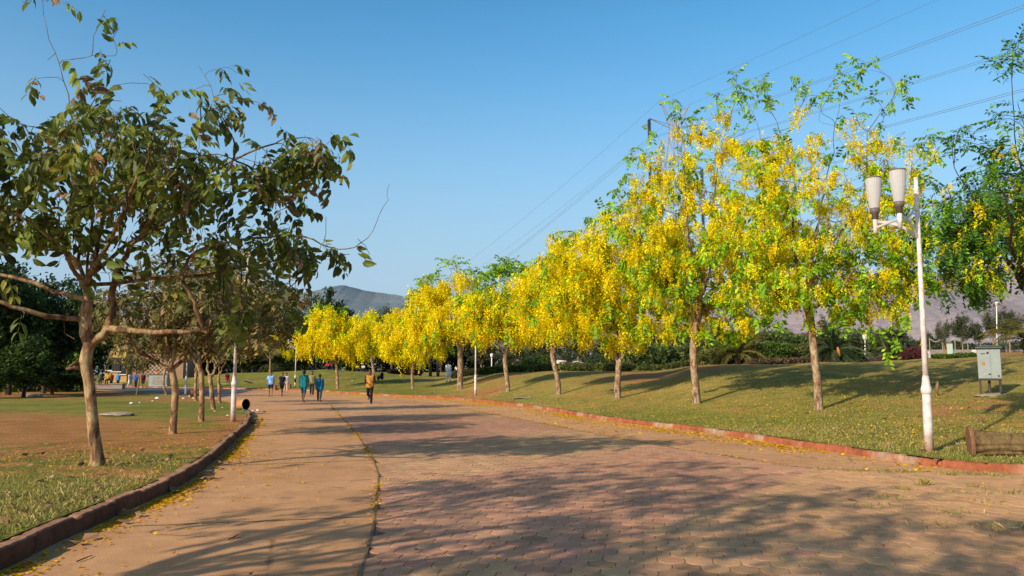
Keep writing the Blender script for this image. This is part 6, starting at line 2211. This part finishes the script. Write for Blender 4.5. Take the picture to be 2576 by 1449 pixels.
# ---- hedges and bushes
def hedge(name, c0, size, N, cols, seed, label, cat='hedge', ls=.05, roundness=.5, rz=0.0, group=None, flowers=None):
    """leaf shell over a dark core; c0 = middle of the foot"""
    r = np.random.default_rng(seed)
    t = thing(name, c0, label, cat, group)
    d = unit(r.normal(0, 1, (N, 3)))
    m_ = np.max(np.abs(d), axis=1, keepdims=True)
    shp = d * (1 - roundness) / m_ + d * roundness
    bumps = 1 + .13 * (vnoise(shp[:, 0] * 5, shp[:, 1] * 5 + shp[:, 2] * 4, seed) - .5)[:, None] * 2
    hs_ = np.array(size) / 2
    P = shp * hs_ * bumps * r.uniform(.86, 1.04, (N, 1))
    P[:, 2] += hs_[2]
    P[:, 2] = np.maximum(P[:, 2], .02)
    crr, srr = math.cos(rz), math.sin(rz)
    P = np.stack([P[:, 0] * crr - P[:, 1] * srr, P[:, 0] * srr + P[:, 1] * crr, P[:, 2]], 1)
    # follow the ground
    g = HR(P[:, 0] + c0[0], P[:, 1] + c0[1]) - c0[2]
    P = P + np.asarray(c0)
    P[:, 2] += g
    cols = np.array(cols)
    tn_ = cols[r.integers(0, len(cols), N)] * r.normal(1, .2, (N, 1))
    B_ = basis(unit(d + r.normal(0, .7, d.shape)), r.normal(0, 1, d.shape), r)
    V_, F_, T__ = place([T_clump(r, 6, ls * 1.6, ls) for _ in range(4)], P, B_, r.uniform(.7, 1.3, N), np.clip(tn_, .004, 1), r, .2)
    mk('foliage', V_, F_, M['leaf_dull'], t, T__)
    t['kind'] = 'thing'
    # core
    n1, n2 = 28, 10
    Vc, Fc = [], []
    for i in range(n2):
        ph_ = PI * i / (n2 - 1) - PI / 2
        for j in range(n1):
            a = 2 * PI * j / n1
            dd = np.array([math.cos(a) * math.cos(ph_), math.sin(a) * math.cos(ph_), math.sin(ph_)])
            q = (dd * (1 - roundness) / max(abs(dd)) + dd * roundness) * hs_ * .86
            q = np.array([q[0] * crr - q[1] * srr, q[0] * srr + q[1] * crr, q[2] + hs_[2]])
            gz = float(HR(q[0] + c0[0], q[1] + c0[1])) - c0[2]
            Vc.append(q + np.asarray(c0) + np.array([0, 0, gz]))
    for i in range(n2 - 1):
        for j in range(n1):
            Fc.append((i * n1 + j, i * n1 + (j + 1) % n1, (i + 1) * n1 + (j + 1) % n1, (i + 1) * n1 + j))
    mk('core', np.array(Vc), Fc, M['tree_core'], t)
    if flowers is not None:
        idx = r.choice(N, 40)
        V_, F_, T__ = place([T_clump(r, 5, .08, .05)], P[idx] + r.normal(0, .05, (40, 3)), B_[idx], np.ones(40), np.tile(np.array(flowers), (40, 1)), r)
        mk('blossom', V_, F_, M['petal'], t, T__)
    return t


def strip(u0, u1, v, y, hpx, N, cols, seed, label, depth=.9, name='low_hedge', **kw):
    a, b_ = at(u0, v, y), at(u1, v, y)
    c0 = (a + b_) / 2
    c0[2] = HRs(c0[0], c0[1]) - .03
    return hedge(name, c0, (abs(b_[0] - a[0]), depth, hpx * y / F), N, cols, seed, label, **kw)


HG = [(0.06, 0.115, 0.014), (0.09, 0.16, 0.02), (0.12, 0.19, 0.022), (0.04, 0.07, 0.012)]
HD = [(0.03, 0.05, 0.012), (0.05, 0.075, 0.015), (0.08, 0.07, 0.02)]
HM = [(0.12, 0.15, 0.03), (0.09, 0.13, 0.025), (0.18, 0.16, 0.045), (0.06, 0.09, 0.02)]
strip(1316, 1396, 922, 74, 40, 1300, HG, 91, 'clipped rounded green hedge left of the curved slender trunk', 2.2, 'round_hedge', ls=.055, roundness=.45)
strip(1290, 1325, 922, 76, 30, 350, HD, 92, 'brownish shrub with pink flowers left of the rounded hedge', 1.2, 'flowering_shrub', ls=.06, roundness=.9, flowers=(0.5, 0.08, 0.22), cat='shrub')
strip(1132, 1200, 948, 76, 18, 700, HD, 93, 'dark low hedge right of the man in white', 1.0, ls=.05)
strip(1198, 1268, 939, 72, 18, 900, HG, 94, 'bright green low hedge behind the second right lamp', 1.0, ls=.05)
strip(1270, 1330, 935, 67, 18, 800, HG, 95, 'low hedge below the pink flowered shrub', 1.0, ls=.05)
strip(1330, 1410, 934, 63, 18, 800, HM, 96, 'low hedge below the rounded hedge', 1.0, ls=.05)
strip(1409, 1500, 934, 60, 20, 900, HM, 97, 'shaggy low hedge under the curved white wall', 1.1, ls=.055)
strip(1500, 1595, 934, 58, 20, 900, HM, 98, 'shaggy low hedge behind the twin stem tree', 1.1, ls=.055)
strip(1602, 1672, 934, 60, 15, 350, HM, 99, 'sparse low hedge left of the pale forked tree base', .9, ls=.05)
strip(1672, 1745, 932, 60, 15, 350, HM, 100, 'sparse low hedge right of the pale forked tree base', .9, ls=.05)
strip(1570, 1695, 912, 100, 8, 500, HM, 101, 'long thin far hedge line behind the pale forked tree', 1.0, ls=.07)
strip(1903, 1984, 912, 48, 52, 1500, HG, 102, 'tall square trimmed hedge with yellow fruit left of the tallest tree trunk', 1.6, 'square_hedge', ls=.05, roundness=.25)
strip(1984, 2078, 909, 49, 48, 1500, HM, 103, 'light green dome hedge behind the tallest tree trunk', 1.6, 'dome_hedge', ls=.05, roundness=.6)
strip(1880, 2040, 920, 46, 14, 700, [(0.14, 0.085, 0.05), (0.18, 0.12, 0.07), (0.10, 0.06, 0.035)], 104, 'dry brown undergrowth at the foot of the square hedge', .9, 'dry_undergrowth', ls=.045, cat='shrub')
strip(2268, 2322, 902, 58, 28, 900, [(0.10, 0.025, 0.035), (0.14, 0.04, 0.045), (0.07, 0.02, 0.03)], 105, 'dark purple rounded bush left of the right lamp pole', 1.4, 'purple_bush', ls=.05, roundness=.7, cat='shrub')
strip(2349, 2380, 906, 48, 11, 300, HG, 106, 'short low hedge just right of the right lamp pole', .8, ls=.04)
strip(2382, 2453, 904, 48, 11, 600, HG, 107, 'low hedge between the right lamp and the cabinet', .8, ls=.04)
strip(1470, 1560, 916, 90, 34, 900, [(0.05, 0.085, 0.03), (0.075, 0.11, 0.035), (0.035, 0.06, 0.025)], 108, 'dark rounded shrub mass with pink flowers behind the shaggy hedge', 2.0, 'flowering_shrub', ls=.09, roundness=.8, flowers=(0.5, 0.08, 0.22), cat='shrub')
strip(1790, 1850, 914, 50, 36, 700, HD, 109, 'dark undergrowth shrub left of the yellowish palm', 1.3, 'dark_shrub', ls=.055, roundness=.8, cat='shrub')
strip(1010, 1060, 944, 100, 16, 400, [(0.09, 0.02, 0.03), (0.12, 0.03, 0.05)], 110, 'purple red bush behind the thin yellow tree trunk', 1.2, 'purple_bush', ls=.07, roundness=.8, cat='shrub')
strip(975, 1008, 943, 102, 12, 300, [(0.10, 0.05, 0.045), (0.07, 0.04, 0.03)], 111, 'small reddish bush right of the sitting man in dark clothes', 1.1, 'reddish_bush', ls=.07, roundness=.8, cat='shrub')
strip(655, 735, 934, 116, 22, 700, [(0.09, 0.10, 0.02), (0.06, 0.075, 0.016)], 112, 'olive low shrub bank left of the slim far lamp', 1.5, 'shrub_bank', ls=.08, roundness=.7, cat='shrub')

# ---- far odds and ends on the right
cw = [at(1400 + 66 * i / 9, 906 + 5 * (i / 9) ** 2, 88) for i in range(10)]
b = MB()
for i in range(9):
    a_, c_ = cw[i].copy(), cw[i + 1].copy()
    ga, gb = HRs(a_[0], a_[1]), HRs(c_[0], c_[1])
    b.add([(a_[0], a_[1], ga), (c_[0], c_[1], gb), (c_[0], c_[1], c_[2]), (a_[0], a_[1], a_[2]), (a_[0], a_[1] + .3, a_[2]), (c_[0], c_[1] + .3, c_[2])], [(0, 1, 2, 3), (3, 2, 5, 4)])
tag(b.obj('garden_wall', M['white_wall'], None, origin=cw[4]), 'low curved whitewashed wall above the shaggy hedge', 'wall')
a_, c_ = at(2147, 912, 52), at(2224, 893, 58)
b = MB()
ga, gb = HRs(a_[0], a_[1]), HRs(c_[0], c_[1])
b.add([(a_[0], a_[1], ga - .1), (c_[0], c_[1], gb - .1), tuple(c_), (a_[0], a_[1], a_[2] + .05), (a_[0], a_[1] + .3, a_[2] + .05), (c_[0], c_[1] + .3, c_[2])], [(0, 1, 2, 3), (3, 2, 5, 4)])
tag(b.obj('ramp_wall', M['brick'], None, origin=a_), 'sloping brick ramp wall right of the big dark palm', 'wall')
ra = thing('railing', at(2128, 908, 55), 'thin dark railing between the palm and the ramp wall', 'railing')
for u in (2122, 2134, 2146):
    pz = at(u, 912, 55)
    MB().tube([pz, at(u, 893, 55)], .03, 6).obj('post', M['cab_leg'], ra)
for v in (894, 903):
    MB().tube([at(2122, v, 55), at(2146, v, 55)], .022, 6).obj('rail', M['cab_leg'], ra)
fw = MB()
xa, xc = at(2330, 885, 104), at(2700, 882, 104)
g1 = min(HRs(xa[0], 104), HRs(xc[0], 104))
fw.box(((xa[0] + xc[0]) / 2, 104, g1 + .25), (xc[0] - xa[0], .4, .9))
tag(fw.obj('stone_wall', M['stone'], None, origin=((xa[0] + xc[0]) / 2, 104, g1)), 'long low grey stone wall beneath the dusty trees at right', 'wall')
fe = thing('rope_fence', (at(2440, 885, 100)[0], 100, g1), 'rope fence with pale posts along the stone wall', 'fence')
us = [2340, 2372, 2404, 2436, 2468, 2500, 2532, 2564]
tops = []
for u in us:
    pz = at(u, 889, 100)
    pz[2] = HRs(pz[0], 100)
    tops.append(pz + np.array([0, 0, 2.1]))
    MB().tube([pz, tops[-1]], .06, 6).obj('post', M['stone'], fe)
for i in range(len(us) - 1):
    mid = (tops[i] + tops[i + 1]) / 2 - np.array([0, 0, .45])
    MB().tube(catmull([tops[i], mid, tops[i + 1]], 4), .05, 5).obj('rope', M['rope'], fe)
sgp = at(2390, 889, 90)
sgp[2] = HRs(sgp[0], 90)
sg = thing('notice_board', sgp, 'pale green notice board below the thin pale trunked tree', 'sign')
MB().box(sgp + np.array([0, 0, .75]), (.62, .06, 1.15), 0, .02).obj('board', M['teal_sign'], sg)
MB().box(sgp + np.array([0, .05, .75]), (.76, .06, 1.32), 0, .02).obj('frame', M['brick'], sg)
for sx in (-.3, .3):
    MB().box(sgp + np.array([sx, .1, .1]), (.08, .06, .4)).obj('leg', M['brick'], sg)
for (u, v, y, w, h, lb) in ((2336, 900, 58, 6, 17, 'white marker post right of the yellow child'), (2455, 899, 60, 12, 17, 'white painted stone left of the cabinet roof'), (1645, 912, 120, 20, 8, 'pale stone block on the far lawn rise')):
    pz = at(u, v, y)
    pz[2] = HRs(pz[0], y)
    k = y / F
    tag(MB().box(pz + np.array([0, 0, h * k / 2]), (w * k, w * k, h * k), .2, .03).obj('marker_stone', M['white_wall'], None, origin=pz), lb, 'stone')


# ------------------------------------------------------------------ hills
def hill(name, px, y, mat, back=500, seed=0):
    P = catmull([np.array([*at(u, v, y)]) for u, v in px], 14)
    r = np.random.default_rng(seed)
    wob = (vnoise(P[:, 0] * .02, P[:, 0] * .007, seed, 5) - .5) * 2
    P[:, 2] += wob * 5
    rows_ = []
    for k, (f_, dy) in enumerate(((-.05, -520), (.12, -420), (.32, -330), (.55, -220), (.78, -110), (.93, -40), (1, 0), (.8, 200))):
        Q = P.copy()
        Q[:, 1] += dy + 45 * np.sin(P[:, 0] * .012 + k) * (k < 6)
        Q[:, 2] = P[:, 2] * f_ + (vnoise(P[:, 0] * .03, np.full(len(P), k * 2.0), seed + 1) - .5) * 10 * (0 < k < 6)
        rows_.append(Q)
    A = np.stack(rows_)
    i = np.arange(A.shape[0] * A.shape[1]).reshape(A.shape[:2])
    Fq_ = np.stack([i[:-1, :-1], i[:-1, 1:], i[1:, 1:], i[1:, :-1]], -1).reshape(-1, 4)
    mk(name, A.reshape(-1, 3), Fq_, mat, None, None, True)['kind'] = 'structure'


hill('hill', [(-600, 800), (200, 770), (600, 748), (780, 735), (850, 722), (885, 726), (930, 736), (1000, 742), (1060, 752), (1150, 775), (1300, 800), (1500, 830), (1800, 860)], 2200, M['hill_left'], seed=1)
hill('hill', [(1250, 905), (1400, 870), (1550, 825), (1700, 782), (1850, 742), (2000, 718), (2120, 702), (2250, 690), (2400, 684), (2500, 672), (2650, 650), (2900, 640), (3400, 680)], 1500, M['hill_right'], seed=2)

# ------------------------------------------------------------------ transmission tower and lines
TY = 120.0
tc = at(1712, 900, TY)
tc[2] = HRs(tc[0], 120.)
line = unit(np.array([.35, -.94, 0]))
perp = np.array([.94, .35, 0])
tower = thing('power_pylon', tc, 'lattice power pylon rising behind the second tallest yellow tree', 'pylon')
ztop = at(1712, 300, TY)[2]
zb = tc[2]


def tw_c(z):
    f_ = (z - zb) / (ztop - zb)
    return 3.6 * (1 - f_) ** 1.1 + .55


def corner(z, i):
    w = tw_c(z)
    sx, sy = ((-1, -1), (1, -1), (1, 1), (-1, 1))[i]
    return np.array([tc[0], tc[1], 0]) + perp * sx * w + line * sy * w + np.array([0, 0, z])


lv = list(np.linspace(zb, ztop, 13))
b, br = MB(), MB()
for i in range(4):
    b.tube([corner(z, i) for z in lv], .075, 4)
    for k in range(12):
        br.tube([corner(lv[k], i), corner(lv[k + 1], (i + 1) % 4)], .042, 3, False)
        br.tube([corner(lv[k], (i + 1) % 4), corner(lv[k + 1], i)], .042, 3, False)
        br.tube([corner(lv[k], i), corner(lv[k], (i + 1) % 4)], .042, 3, False)
b.obj('tower_leg', M['tower_steel'], tower)
br.obj('bracing', M['tower_steel'], tower)
ctr = np.array([tc[0], tc[1], 0])
tips = {}
peaks = []
for s in (-1, 1):
    pk = ctr + perp * s * 2.6 + np.array([0, 0, at(1690, 258, TY)[2]])
    peaks.append(pk)
    b = MB()
    for i in ((0, 3) if s < 0 else (1, 2)):
        b.tube([corner(ztop - 1.2, i), pk], .05, 4)
        b.tube([corner(ztop - 1.2, (i + 1) % 4 if s < 0 and i == 3 else i), corner(ztop, i)], .04, 3)
        b.tube([corner(ztop, i), pk], .04, 3)
    b.obj('earth_peak', M['tower_steel'], tower)
for lvl, (zv, hw) in enumerate(((306, 4.6), (416, 4.6), (526, 4.6))):
    za = at(1712, zv, TY)[2]
    for s in (-1, 1):
        tp_ = ctr + perp * s * hw + np.array([0, 0, za])
        b = MB()
        for i in ((0, 3) if s < 0 else (1, 2)):
            b.tube([corner(za + .7, i), tp_], .05, 4)
            b.tube([corner(za - .9, i), tp_], .05, 4)
            for f_ in (.33, .66):
                b.tube([corner(za + .7, i) * (1 - f_) + tp_ * f_, corner(za - .9, i) * (1 - f_ + .15) + tp_ * (f_ - .15)], .032, 3)
        arm = b.obj('cross_arm', M['tower_steel'], tower)
        for o_ in (-.22, .22):
            c0 = tp_ + line * o_
            b = MB()
            b.tube([c0, c0 - np.array([0, 0, 3.1])], .05, 5)
            for k in range(15):
                b.lathe(c0 - np.array([0, 0, .3 + k * .19]), [(.06, -.03), (.17, -.02), (.17, .03), (.06, .05)], 8)
            b.obj('insulator', M['insulator'], arm)
        tips[(lvl, s)] = tp_ - np.array([0, 0, 3.2])


def cable(p, lab, off, rad_=.019, sag=11.0, span=350.0):
    """conductor hung at p: one span away over the camera's right, one span on to the far pylon"""
    pts = []
    for s_ in np.concatenate([np.linspace(-span, 0, 36), np.linspace(0, span * .62, 26)[1:]]):
        f_ = abs(s_) / span
        q = p + line * s_ + perp * off
        q = q + np.array([0, 0, -4 * sag * f_ * (1 - f_)]) + np.array([0, 0, (-16.0 if s_ < 0 else 2.0) * f_])
        pts.append(q)
    o = MB().tube(pts, [rad_ * (1 + .9 * max(0, (x[1] - 120) / 330)) for x in pts], 4).obj('power_line', M['wire'], None, origin=p)
    return tag(o, lab, 'cable', 'overhead power lines')


nm = {(0, -1): 'top left', (0, 1): 'top right', (1, -1): 'middle left', (1, 1): 'middle right', (2, -1): 'lowest left', (2, 1): 'lowest right'}
for (lv_, s), p in tips.items():
    for o_ in (-.28, .28):
        cable(p, 'overhead conductor hanging below the %s pylon arm, %s of its pair' % (nm[(lv_, s)], 'left' if o_ < 0 else 'right'), o_)
cable(peaks[0], 'thin earth wire strung from the left pylon peak', 0, .016, 9)
cable(peaks[1], 'thin earth wire strung from the right pylon peak', 0, .016, 9)

# ------------------------------------------------------------------ fallen petals, leaves, grass
r = np.random.default_rng(55)


def flat_bits(P, size, cols, r, zl=.006, tiltv=.35):
    N_ = len(P)
    a = r.uniform(0, 2 * PI, N_)
    d = np.stack([np.cos(a), np.sin(a), r.normal(0, tiltv, N_)], 1)
    B_ = basis(d, np.array([0, 0, 1.]) + r.normal(0, .15, (N_, 3)), r)
    tmp = [(np.array([(-.5, -.35, 0), (.4, -.45, .12), (.5, .4, 0), (-.4, .45, .15)]), np.array([[0, 1, 2, 3]])), (np.array([(-.5, -.2, .1), (.3, -.4, 0), (.5, .25, .12), (-.3, .4, 0)]), np.array([[0, 1, 2, 3]]))]
    cols = np.array(cols)
    tn_ = cols[r.integers(0, len(cols), N_)] * r.normal(1, .2, (N_, 1))
    P = P + np.array([0, 0, zl])
    return place(tmp, P, B_, size * r.uniform(.6, 1.4, N_), np.clip(tn_, .01, 1), r, .05)


PY = [(0.80, 0.48, 0.012), (0.70, 0.38, 0.012), (0.85, 0.56, 0.02)]


def along(K_, i0, i1, N_, off, spread, r, clump=1.3):
    """points beside a kerb line, in clumps"""
    i = r.integers(i0, i1, N_)
    Q = K_[i] + r.uniform(0, 1, (N_, 1)) * (K_[np.minimum(i + 1, len(K_) - 1)] - K_[i])
    nrm = offset(K_, 1.0) - K_
    d = off + np.abs(r.normal(0, 1, N_)) * spread * np.sign(off if off != 0 else 1)
    P = Q + nrm[i] * d[:, None]
    keepm = vnoise(P[:, 0] * clump, P[:, 1] * clump, 13) > r.uniform(.25, .8, N_)
    return P[keepm]


# left gutter (the road lies on the negative side of the kerb line)
L0, L1 = int(np.argmax(KL[:, 1] > 4.5)), itip
P2 = along(KL, L0, L1, 12000, -.06, .15, r)
P3 = along(KL, L0, L1, 1500, -.05, .8, r, .7)
Pl = np.concatenate([P2, P3])
Pl = np.c_[Pl, np.zeros(len(Pl))]
V1 = flat_bits(Pl, .034, PY, r)
# right gutter
K0, K1 = int(np.argmax(KR[:, 0] > -28)), int(np.argmax(KR[:, 0] > 7.0))
P2 = along(KR, K0, K1, 16000, -.1, .45, r, .9)
P3 = along(KR, K0, K1, 7500, -.1, 1.6, r, .5)
Pr = np.concatenate([P2, P3])
Pr = Pr[inpoly(Pr, np.concatenate([KR, [[40, 2], [-60, 2]]]))]
Pr = np.c_[Pr, np.full(len(Pr), .004)]
V2 = flat_bits(Pr, .05, PY, r)
# joints
Ps = []
for S_, N_, sp in ((seamL, 2600, .05), (seamR, 2200, .08)):
    i = r.integers(0, len(S_) - 1, N_)
    q = S_[i] + r.uniform(0, 1, (N_, 1)) * (S_[i + 1] - S_[i]) + r.normal(0, sp, (N_, 2))
    Ps.append(q[vnoise(q[:, 0] * 1.6, q[:, 1] * 1.6, 17) > r.uniform(.3, .75, len(q))])
Ps = np.concatenate(Ps)
Ps = np.c_[Ps, np.full(len(Ps), .014)]
V3 = flat_bits(Ps, .030, PY + [(0.35, 0.2, 0.03)], r)
# sprinkle on the road
xy = np.stack([r.uniform(-4, 9, 900), 5.5 + 30 * r.uniform(0, 1, 900) ** 2], 1)
V4 = flat_bits(np.c_[xy, np.full(900, .014)], .028, PY + [(0.25, 0.13, 0.05)], r)
# on the right lawn, thickest beneath the trees
Pq = []
for (u, v, N_, sp) in ((2060, 1031, 1300, 2.6), (1752, 1016, 1100, 2.8), (1553, 1002, 700, 3), (2200, 1090, 900, 2.6), (2330, 1090, 450, 2), (1900, 1060, 700, 2.6), (1405, 993, 400, 4), (2450, 1080, 300, 2)):
    c0 = hit_r(u, v)
    Pq.append(c0[:2] + r.normal(0, sp, (N_, 2)) * np.array([1, .8]))
Pq = np.concatenate(Pq)
dk_ = np.interp(Pq[:, 0] / Pq[:, 1], KR_t, KR_y)
Pq = Pq[(Pq[:, 1] > dk_ + .05)]
V5 = flat_bits(np.c_[Pq, HR(Pq[:, 0], Pq[:, 1]) + .02], .040, PY, r)
# on the left lawn
Pq = np.stack([r.uniform(-9, -3.5, 5000), 5 + 17 * r.uniform(0, 1, 5000) ** 1.4], 1)
inL = (Pq[:, 1] > np.interp(Pq[:, 0] / Pq[:, 1], nt[o1], ny[o1]) + .05) & (vnoise(Pq[:, 0] * .7, Pq[:, 1] * .7, 19) > r.uniform(.35, .85, len(Pq)))
Pq = Pq[inL]
V6 = flat_bits(np.c_[Pq, np.full(len(Pq), KZ_L + .02)], .030, PY, r)


def join(parts):
    Vs, Fs, Ts, o_ = [], [], [], 0
    for v_, f_, t_ in parts:
        Vs.append(v_)
        Fs.append(f_ + o_)
        Ts.append(t_)
        o_ += len(v_)
    return np.concatenate(Vs), np.concatenate(Fs), np.concatenate(Ts)


V_, F_, T__ = join([V1, V2, V3, V4, V5, V6])
tag(mk('fallen_petals', V_, F_, M['petal'], None, T__), 'fallen yellow petals strewn along the gutters, joints and lawns', 'petals', None, 'stuff')
# dry leaves
xy = np.stack([r.uniform(-9, -3.6, 500), 5.3 + 10 * r.uniform(0, 1, 500) ** 1.3], 1)
xy = xy[xy[:, 1] > np.interp(xy[:, 0] / xy[:, 1], nt[o1], ny[o1]) + .05]
q2 = along(KL, L0, L1, 260, -.05, .18, r, .8)
V1 = flat_bits(np.c_[xy, np.full(len(xy), KZ_L + .035)], .065, [(0.36, 0.20, 0.11), (0.44, 0.26, 0.15), (0.28, 0.15, 0.08)], r, .01, .5)
V2 = flat_bits(np.c_[q2, np.full(len(q2), .02)], .10, [(0.30, 0.17, 0.09), (0.36, 0.26, 0.17)], r, .01, .4)
xy = np.stack([r.uniform(5, 12, 160), r.uniform(12.5, 24, 160)], 1)
xy = xy[xy[:, 1] > np.interp(xy[:, 0] / xy[:, 1], KR_t, KR_y) + .1]
V3 = flat_bits(np.c_[xy, HR(xy[:, 0], xy[:, 1]) + .03], .09, [(0.42, 0.24, 0.12), (0.36, 0.2, 0.1)], r, .01, .4)
V_, F_, T__ = join([V1, V2, V3])
tag(mk('dry_leaves', V_, F_, M['leaf_dull'], None, T__), 'dry brown leaves scattered on the lawns and in the left gutter', 'leaves', None, 'stuff')


def blades(P, h, w, cols, r, lean=.45):
    N_ = len(P)
    a = r.uniform(0, 2 * PI, N_)
    sd = np.stack([np.cos(a), np.sin(a), np.zeros(N_)], 1)
    ln = r.normal(0, lean, (N_, 2))
    hh = h * r.uniform(.5, 1.4, N_)
    tip = np.c_[ln * hh[:, None], hh]
    mid = np.c_[ln * hh[:, None] * .35, hh * .6]
    ww = w * r.uniform(.7, 1.3, N_)[:, None]
    V_ = np.stack([P - sd * ww, P + sd * ww, P + mid + sd * ww * .7, P + tip, ], 1)
    V_[:, 3] += 0
    F_ = (np.arange(N_) * 4)[:, None] + np.array([[0, 1, 2, 3]])
    cols = np.array(cols)
    tn_ = np.repeat(np.clip(cols[r.integers(0, len(cols), N_)] * r.normal(1, .22, (N_, 1)), .01, 1), 4, axis=0)
    return V_.reshape(-1, 3), F_, tn_


GRN = [(0.11, 0.19, 0.024), (0.165, 0.22, 0.034), (0.25, 0.25, 0.06)]
DRY = [(0.42, 0.33, 0.11), (0.33, 0.26, 0.08), (0.23, 0.21, 0.055), (0.48, 0.38, 0.15)]
N_ = 90000
xy = np.stack([-3.4 - 9 * r.uniform(0, 1, N_) ** 1.2, 4.6 + 11 * r.uniform(0, 1, N_) ** 1.5], 1)
xy = xy[xy[:, 1] > np.interp(xy[:, 0] / xy[:, 1], nt[o1], ny[o1]) + .03]
vv = HOR + 2012 * 1.34 / xy[:, 1]
dens = vnoise(xy[:, 0] * 1.1, xy[:, 1] * 1.1, 23) + .55 * np.clip((vv - 1185) / 60, -1, 1) - .30 * np.exp(-((vv - 1178) / 18) ** 2)
edge = xy[:, 1] - np.interp(xy[:, 0] / xy[:, 1], nt[o1], ny[o1])
dens += .25 * np.exp(-((edge - .7) / .5) ** 2) - .5 * np.exp(-(edge / .18) ** 2)
kk = dens > r.uniform(.25, 1.1, len(xy))
xy, dens = xy[kk], dens[kk]
lushm = vnoise(xy[:, 0] * .6 + 3, xy[:, 1] * .6, 29) + .25 * (xy[:, 1] < 8.5)
isg = lushm > r.uniform(.3, .95, len(xy))
B1 = blades(np.c_[xy[isg], np.full(isg.sum(), KZ_L)], .060, .0042, GRN, r)
B2 = blades(np.c_[xy[~isg], np.full((~isg).sum(), KZ_L)], .050, .0042, DRY, r)
N_ = 70000
t_ = r.uniform(-.1, .72, N_)
y0 = np.interp(t_, KR_t, KR_y) + .04 + 16 * r.uniform(0, 1, N_) ** 1.7
xy = np.stack([t_ * y0, y0], 1)
kk = vnoise(xy[:, 0] * .8, xy[:, 1] * .8, 31) > r.uniform(.1, .8, N_)
xy = xy[kk]
isg = vnoise(xy[:, 0] * .5, xy[:, 1] * .5, 37) > r.uniform(.3, .9, len(xy))
zz = HR(xy[:, 0], xy[:, 1])
B3 = blades(np.c_[xy[isg], zz[isg]], .050, .006, GRN, r)
B4 = blades(np.c_[xy[~isg], zz[~isg]], .045, .006, DRY, r)
V_, F_, T__ = join([B1, B2, B3, B4])
tag(mk('grass', V_, F_, M['leaf_dull'], None, T__), 'short green and straw coloured grass on both lawns', 'grass', None, 'stuff')
# weeds between the pavers
tf = [(2322, 1168, .07, 60, 'dry'), (2322, 1220, .085, 80, 'dry'), (2272, 1232, .06, 50, 'dry'), (2412, 1240, .05, 40, 'mix'), (2540, 1240, .05, 70, 'mix'), (2480, 1262, .035, 90, 'grn'), (2405, 1292, .05, 110, 'grn'), (2335, 1322, .04, 90, 'grn'), (2520, 1330, .05, 120, 'grn'),
      (2240, 1255, .05, 120, 'grn'), (2225, 1275, .04, 70, 'grn'), (2400, 1190, .05, 120, 'mix'), (2480, 1196, .05, 160, 'mix'), (2150, 1184, .04, 120, 'grn'), (2250, 1188, .05, 140, 'mix'), (2390, 1195, .05, 120, 'dry'), (2080, 1180, .03, 90, 'grn'), (2450, 1225, .05, 60, 'dry')]
parts = []
for (u, v, h, N_, kind) in tf:
    c0 = gp(u, v, .012)
    N_ = int(N_ * (.45 if kind == 'grn' else .7))
    P = np.c_[c0[:2] + r.normal(0, 1, (N_, 2)) * np.array([.16 if kind != 'dry' else .05, .10 if kind != 'dry' else .05]), np.full(N_, .010)]
    parts.append(blades(P, h, .004, DRY if kind == 'dry' else GRN + DRY, r, .55))
for S_, N_, sp in ((seamL, 1500, .03), (seamR, 2200, .05)):
    i = r.integers(0, len(S_) - 1, N_)
    q = S_[i] + r.uniform(0, 1, (N_, 1)) * (S_[i + 1] - S_[i]) + r.normal(0, sp, (N_, 2))
    q = q[vnoise(q[:, 0] * 2, q[:, 1] * 2, 41) > r.uniform(.35, .9, N_)]
    parts.append(blades(np.c_[q, np.full(len(q), .01)], .022, .004, GRN + DRY, r, .8))
V_, F_, T__ = join(parts)
tag(mk('weeds', V_, F_, M['leaf_dull'], None, T__), 'tufts of weeds growing in the joints of the paving', 'weeds', None, 'stuff')
# twigs lying about
for (u0, v0, u1, v1, z, lb) in ((575, 1357, 602, 1343, .012, 'thin dark twig on the concrete strip, upper one'), (193, 1412, 233, 1396, .012, 'thin dark twig on the concrete near the left kerb'), (2135, 1257, 2160, 1262, .018, 'short dark twig on the tan pavers at right')):
    a_, c_ = gp(u0, v0, z), gp(u1, v1, z)
    tag(MB().tube([a_, (a_ + c_) / 2 + np.array([.01, .01, .004]), c_], [.006, .005, .003], 5).obj('twig', M['bark_dark'], None, True, np.ones(3), origin=a_), lb, 'twig')
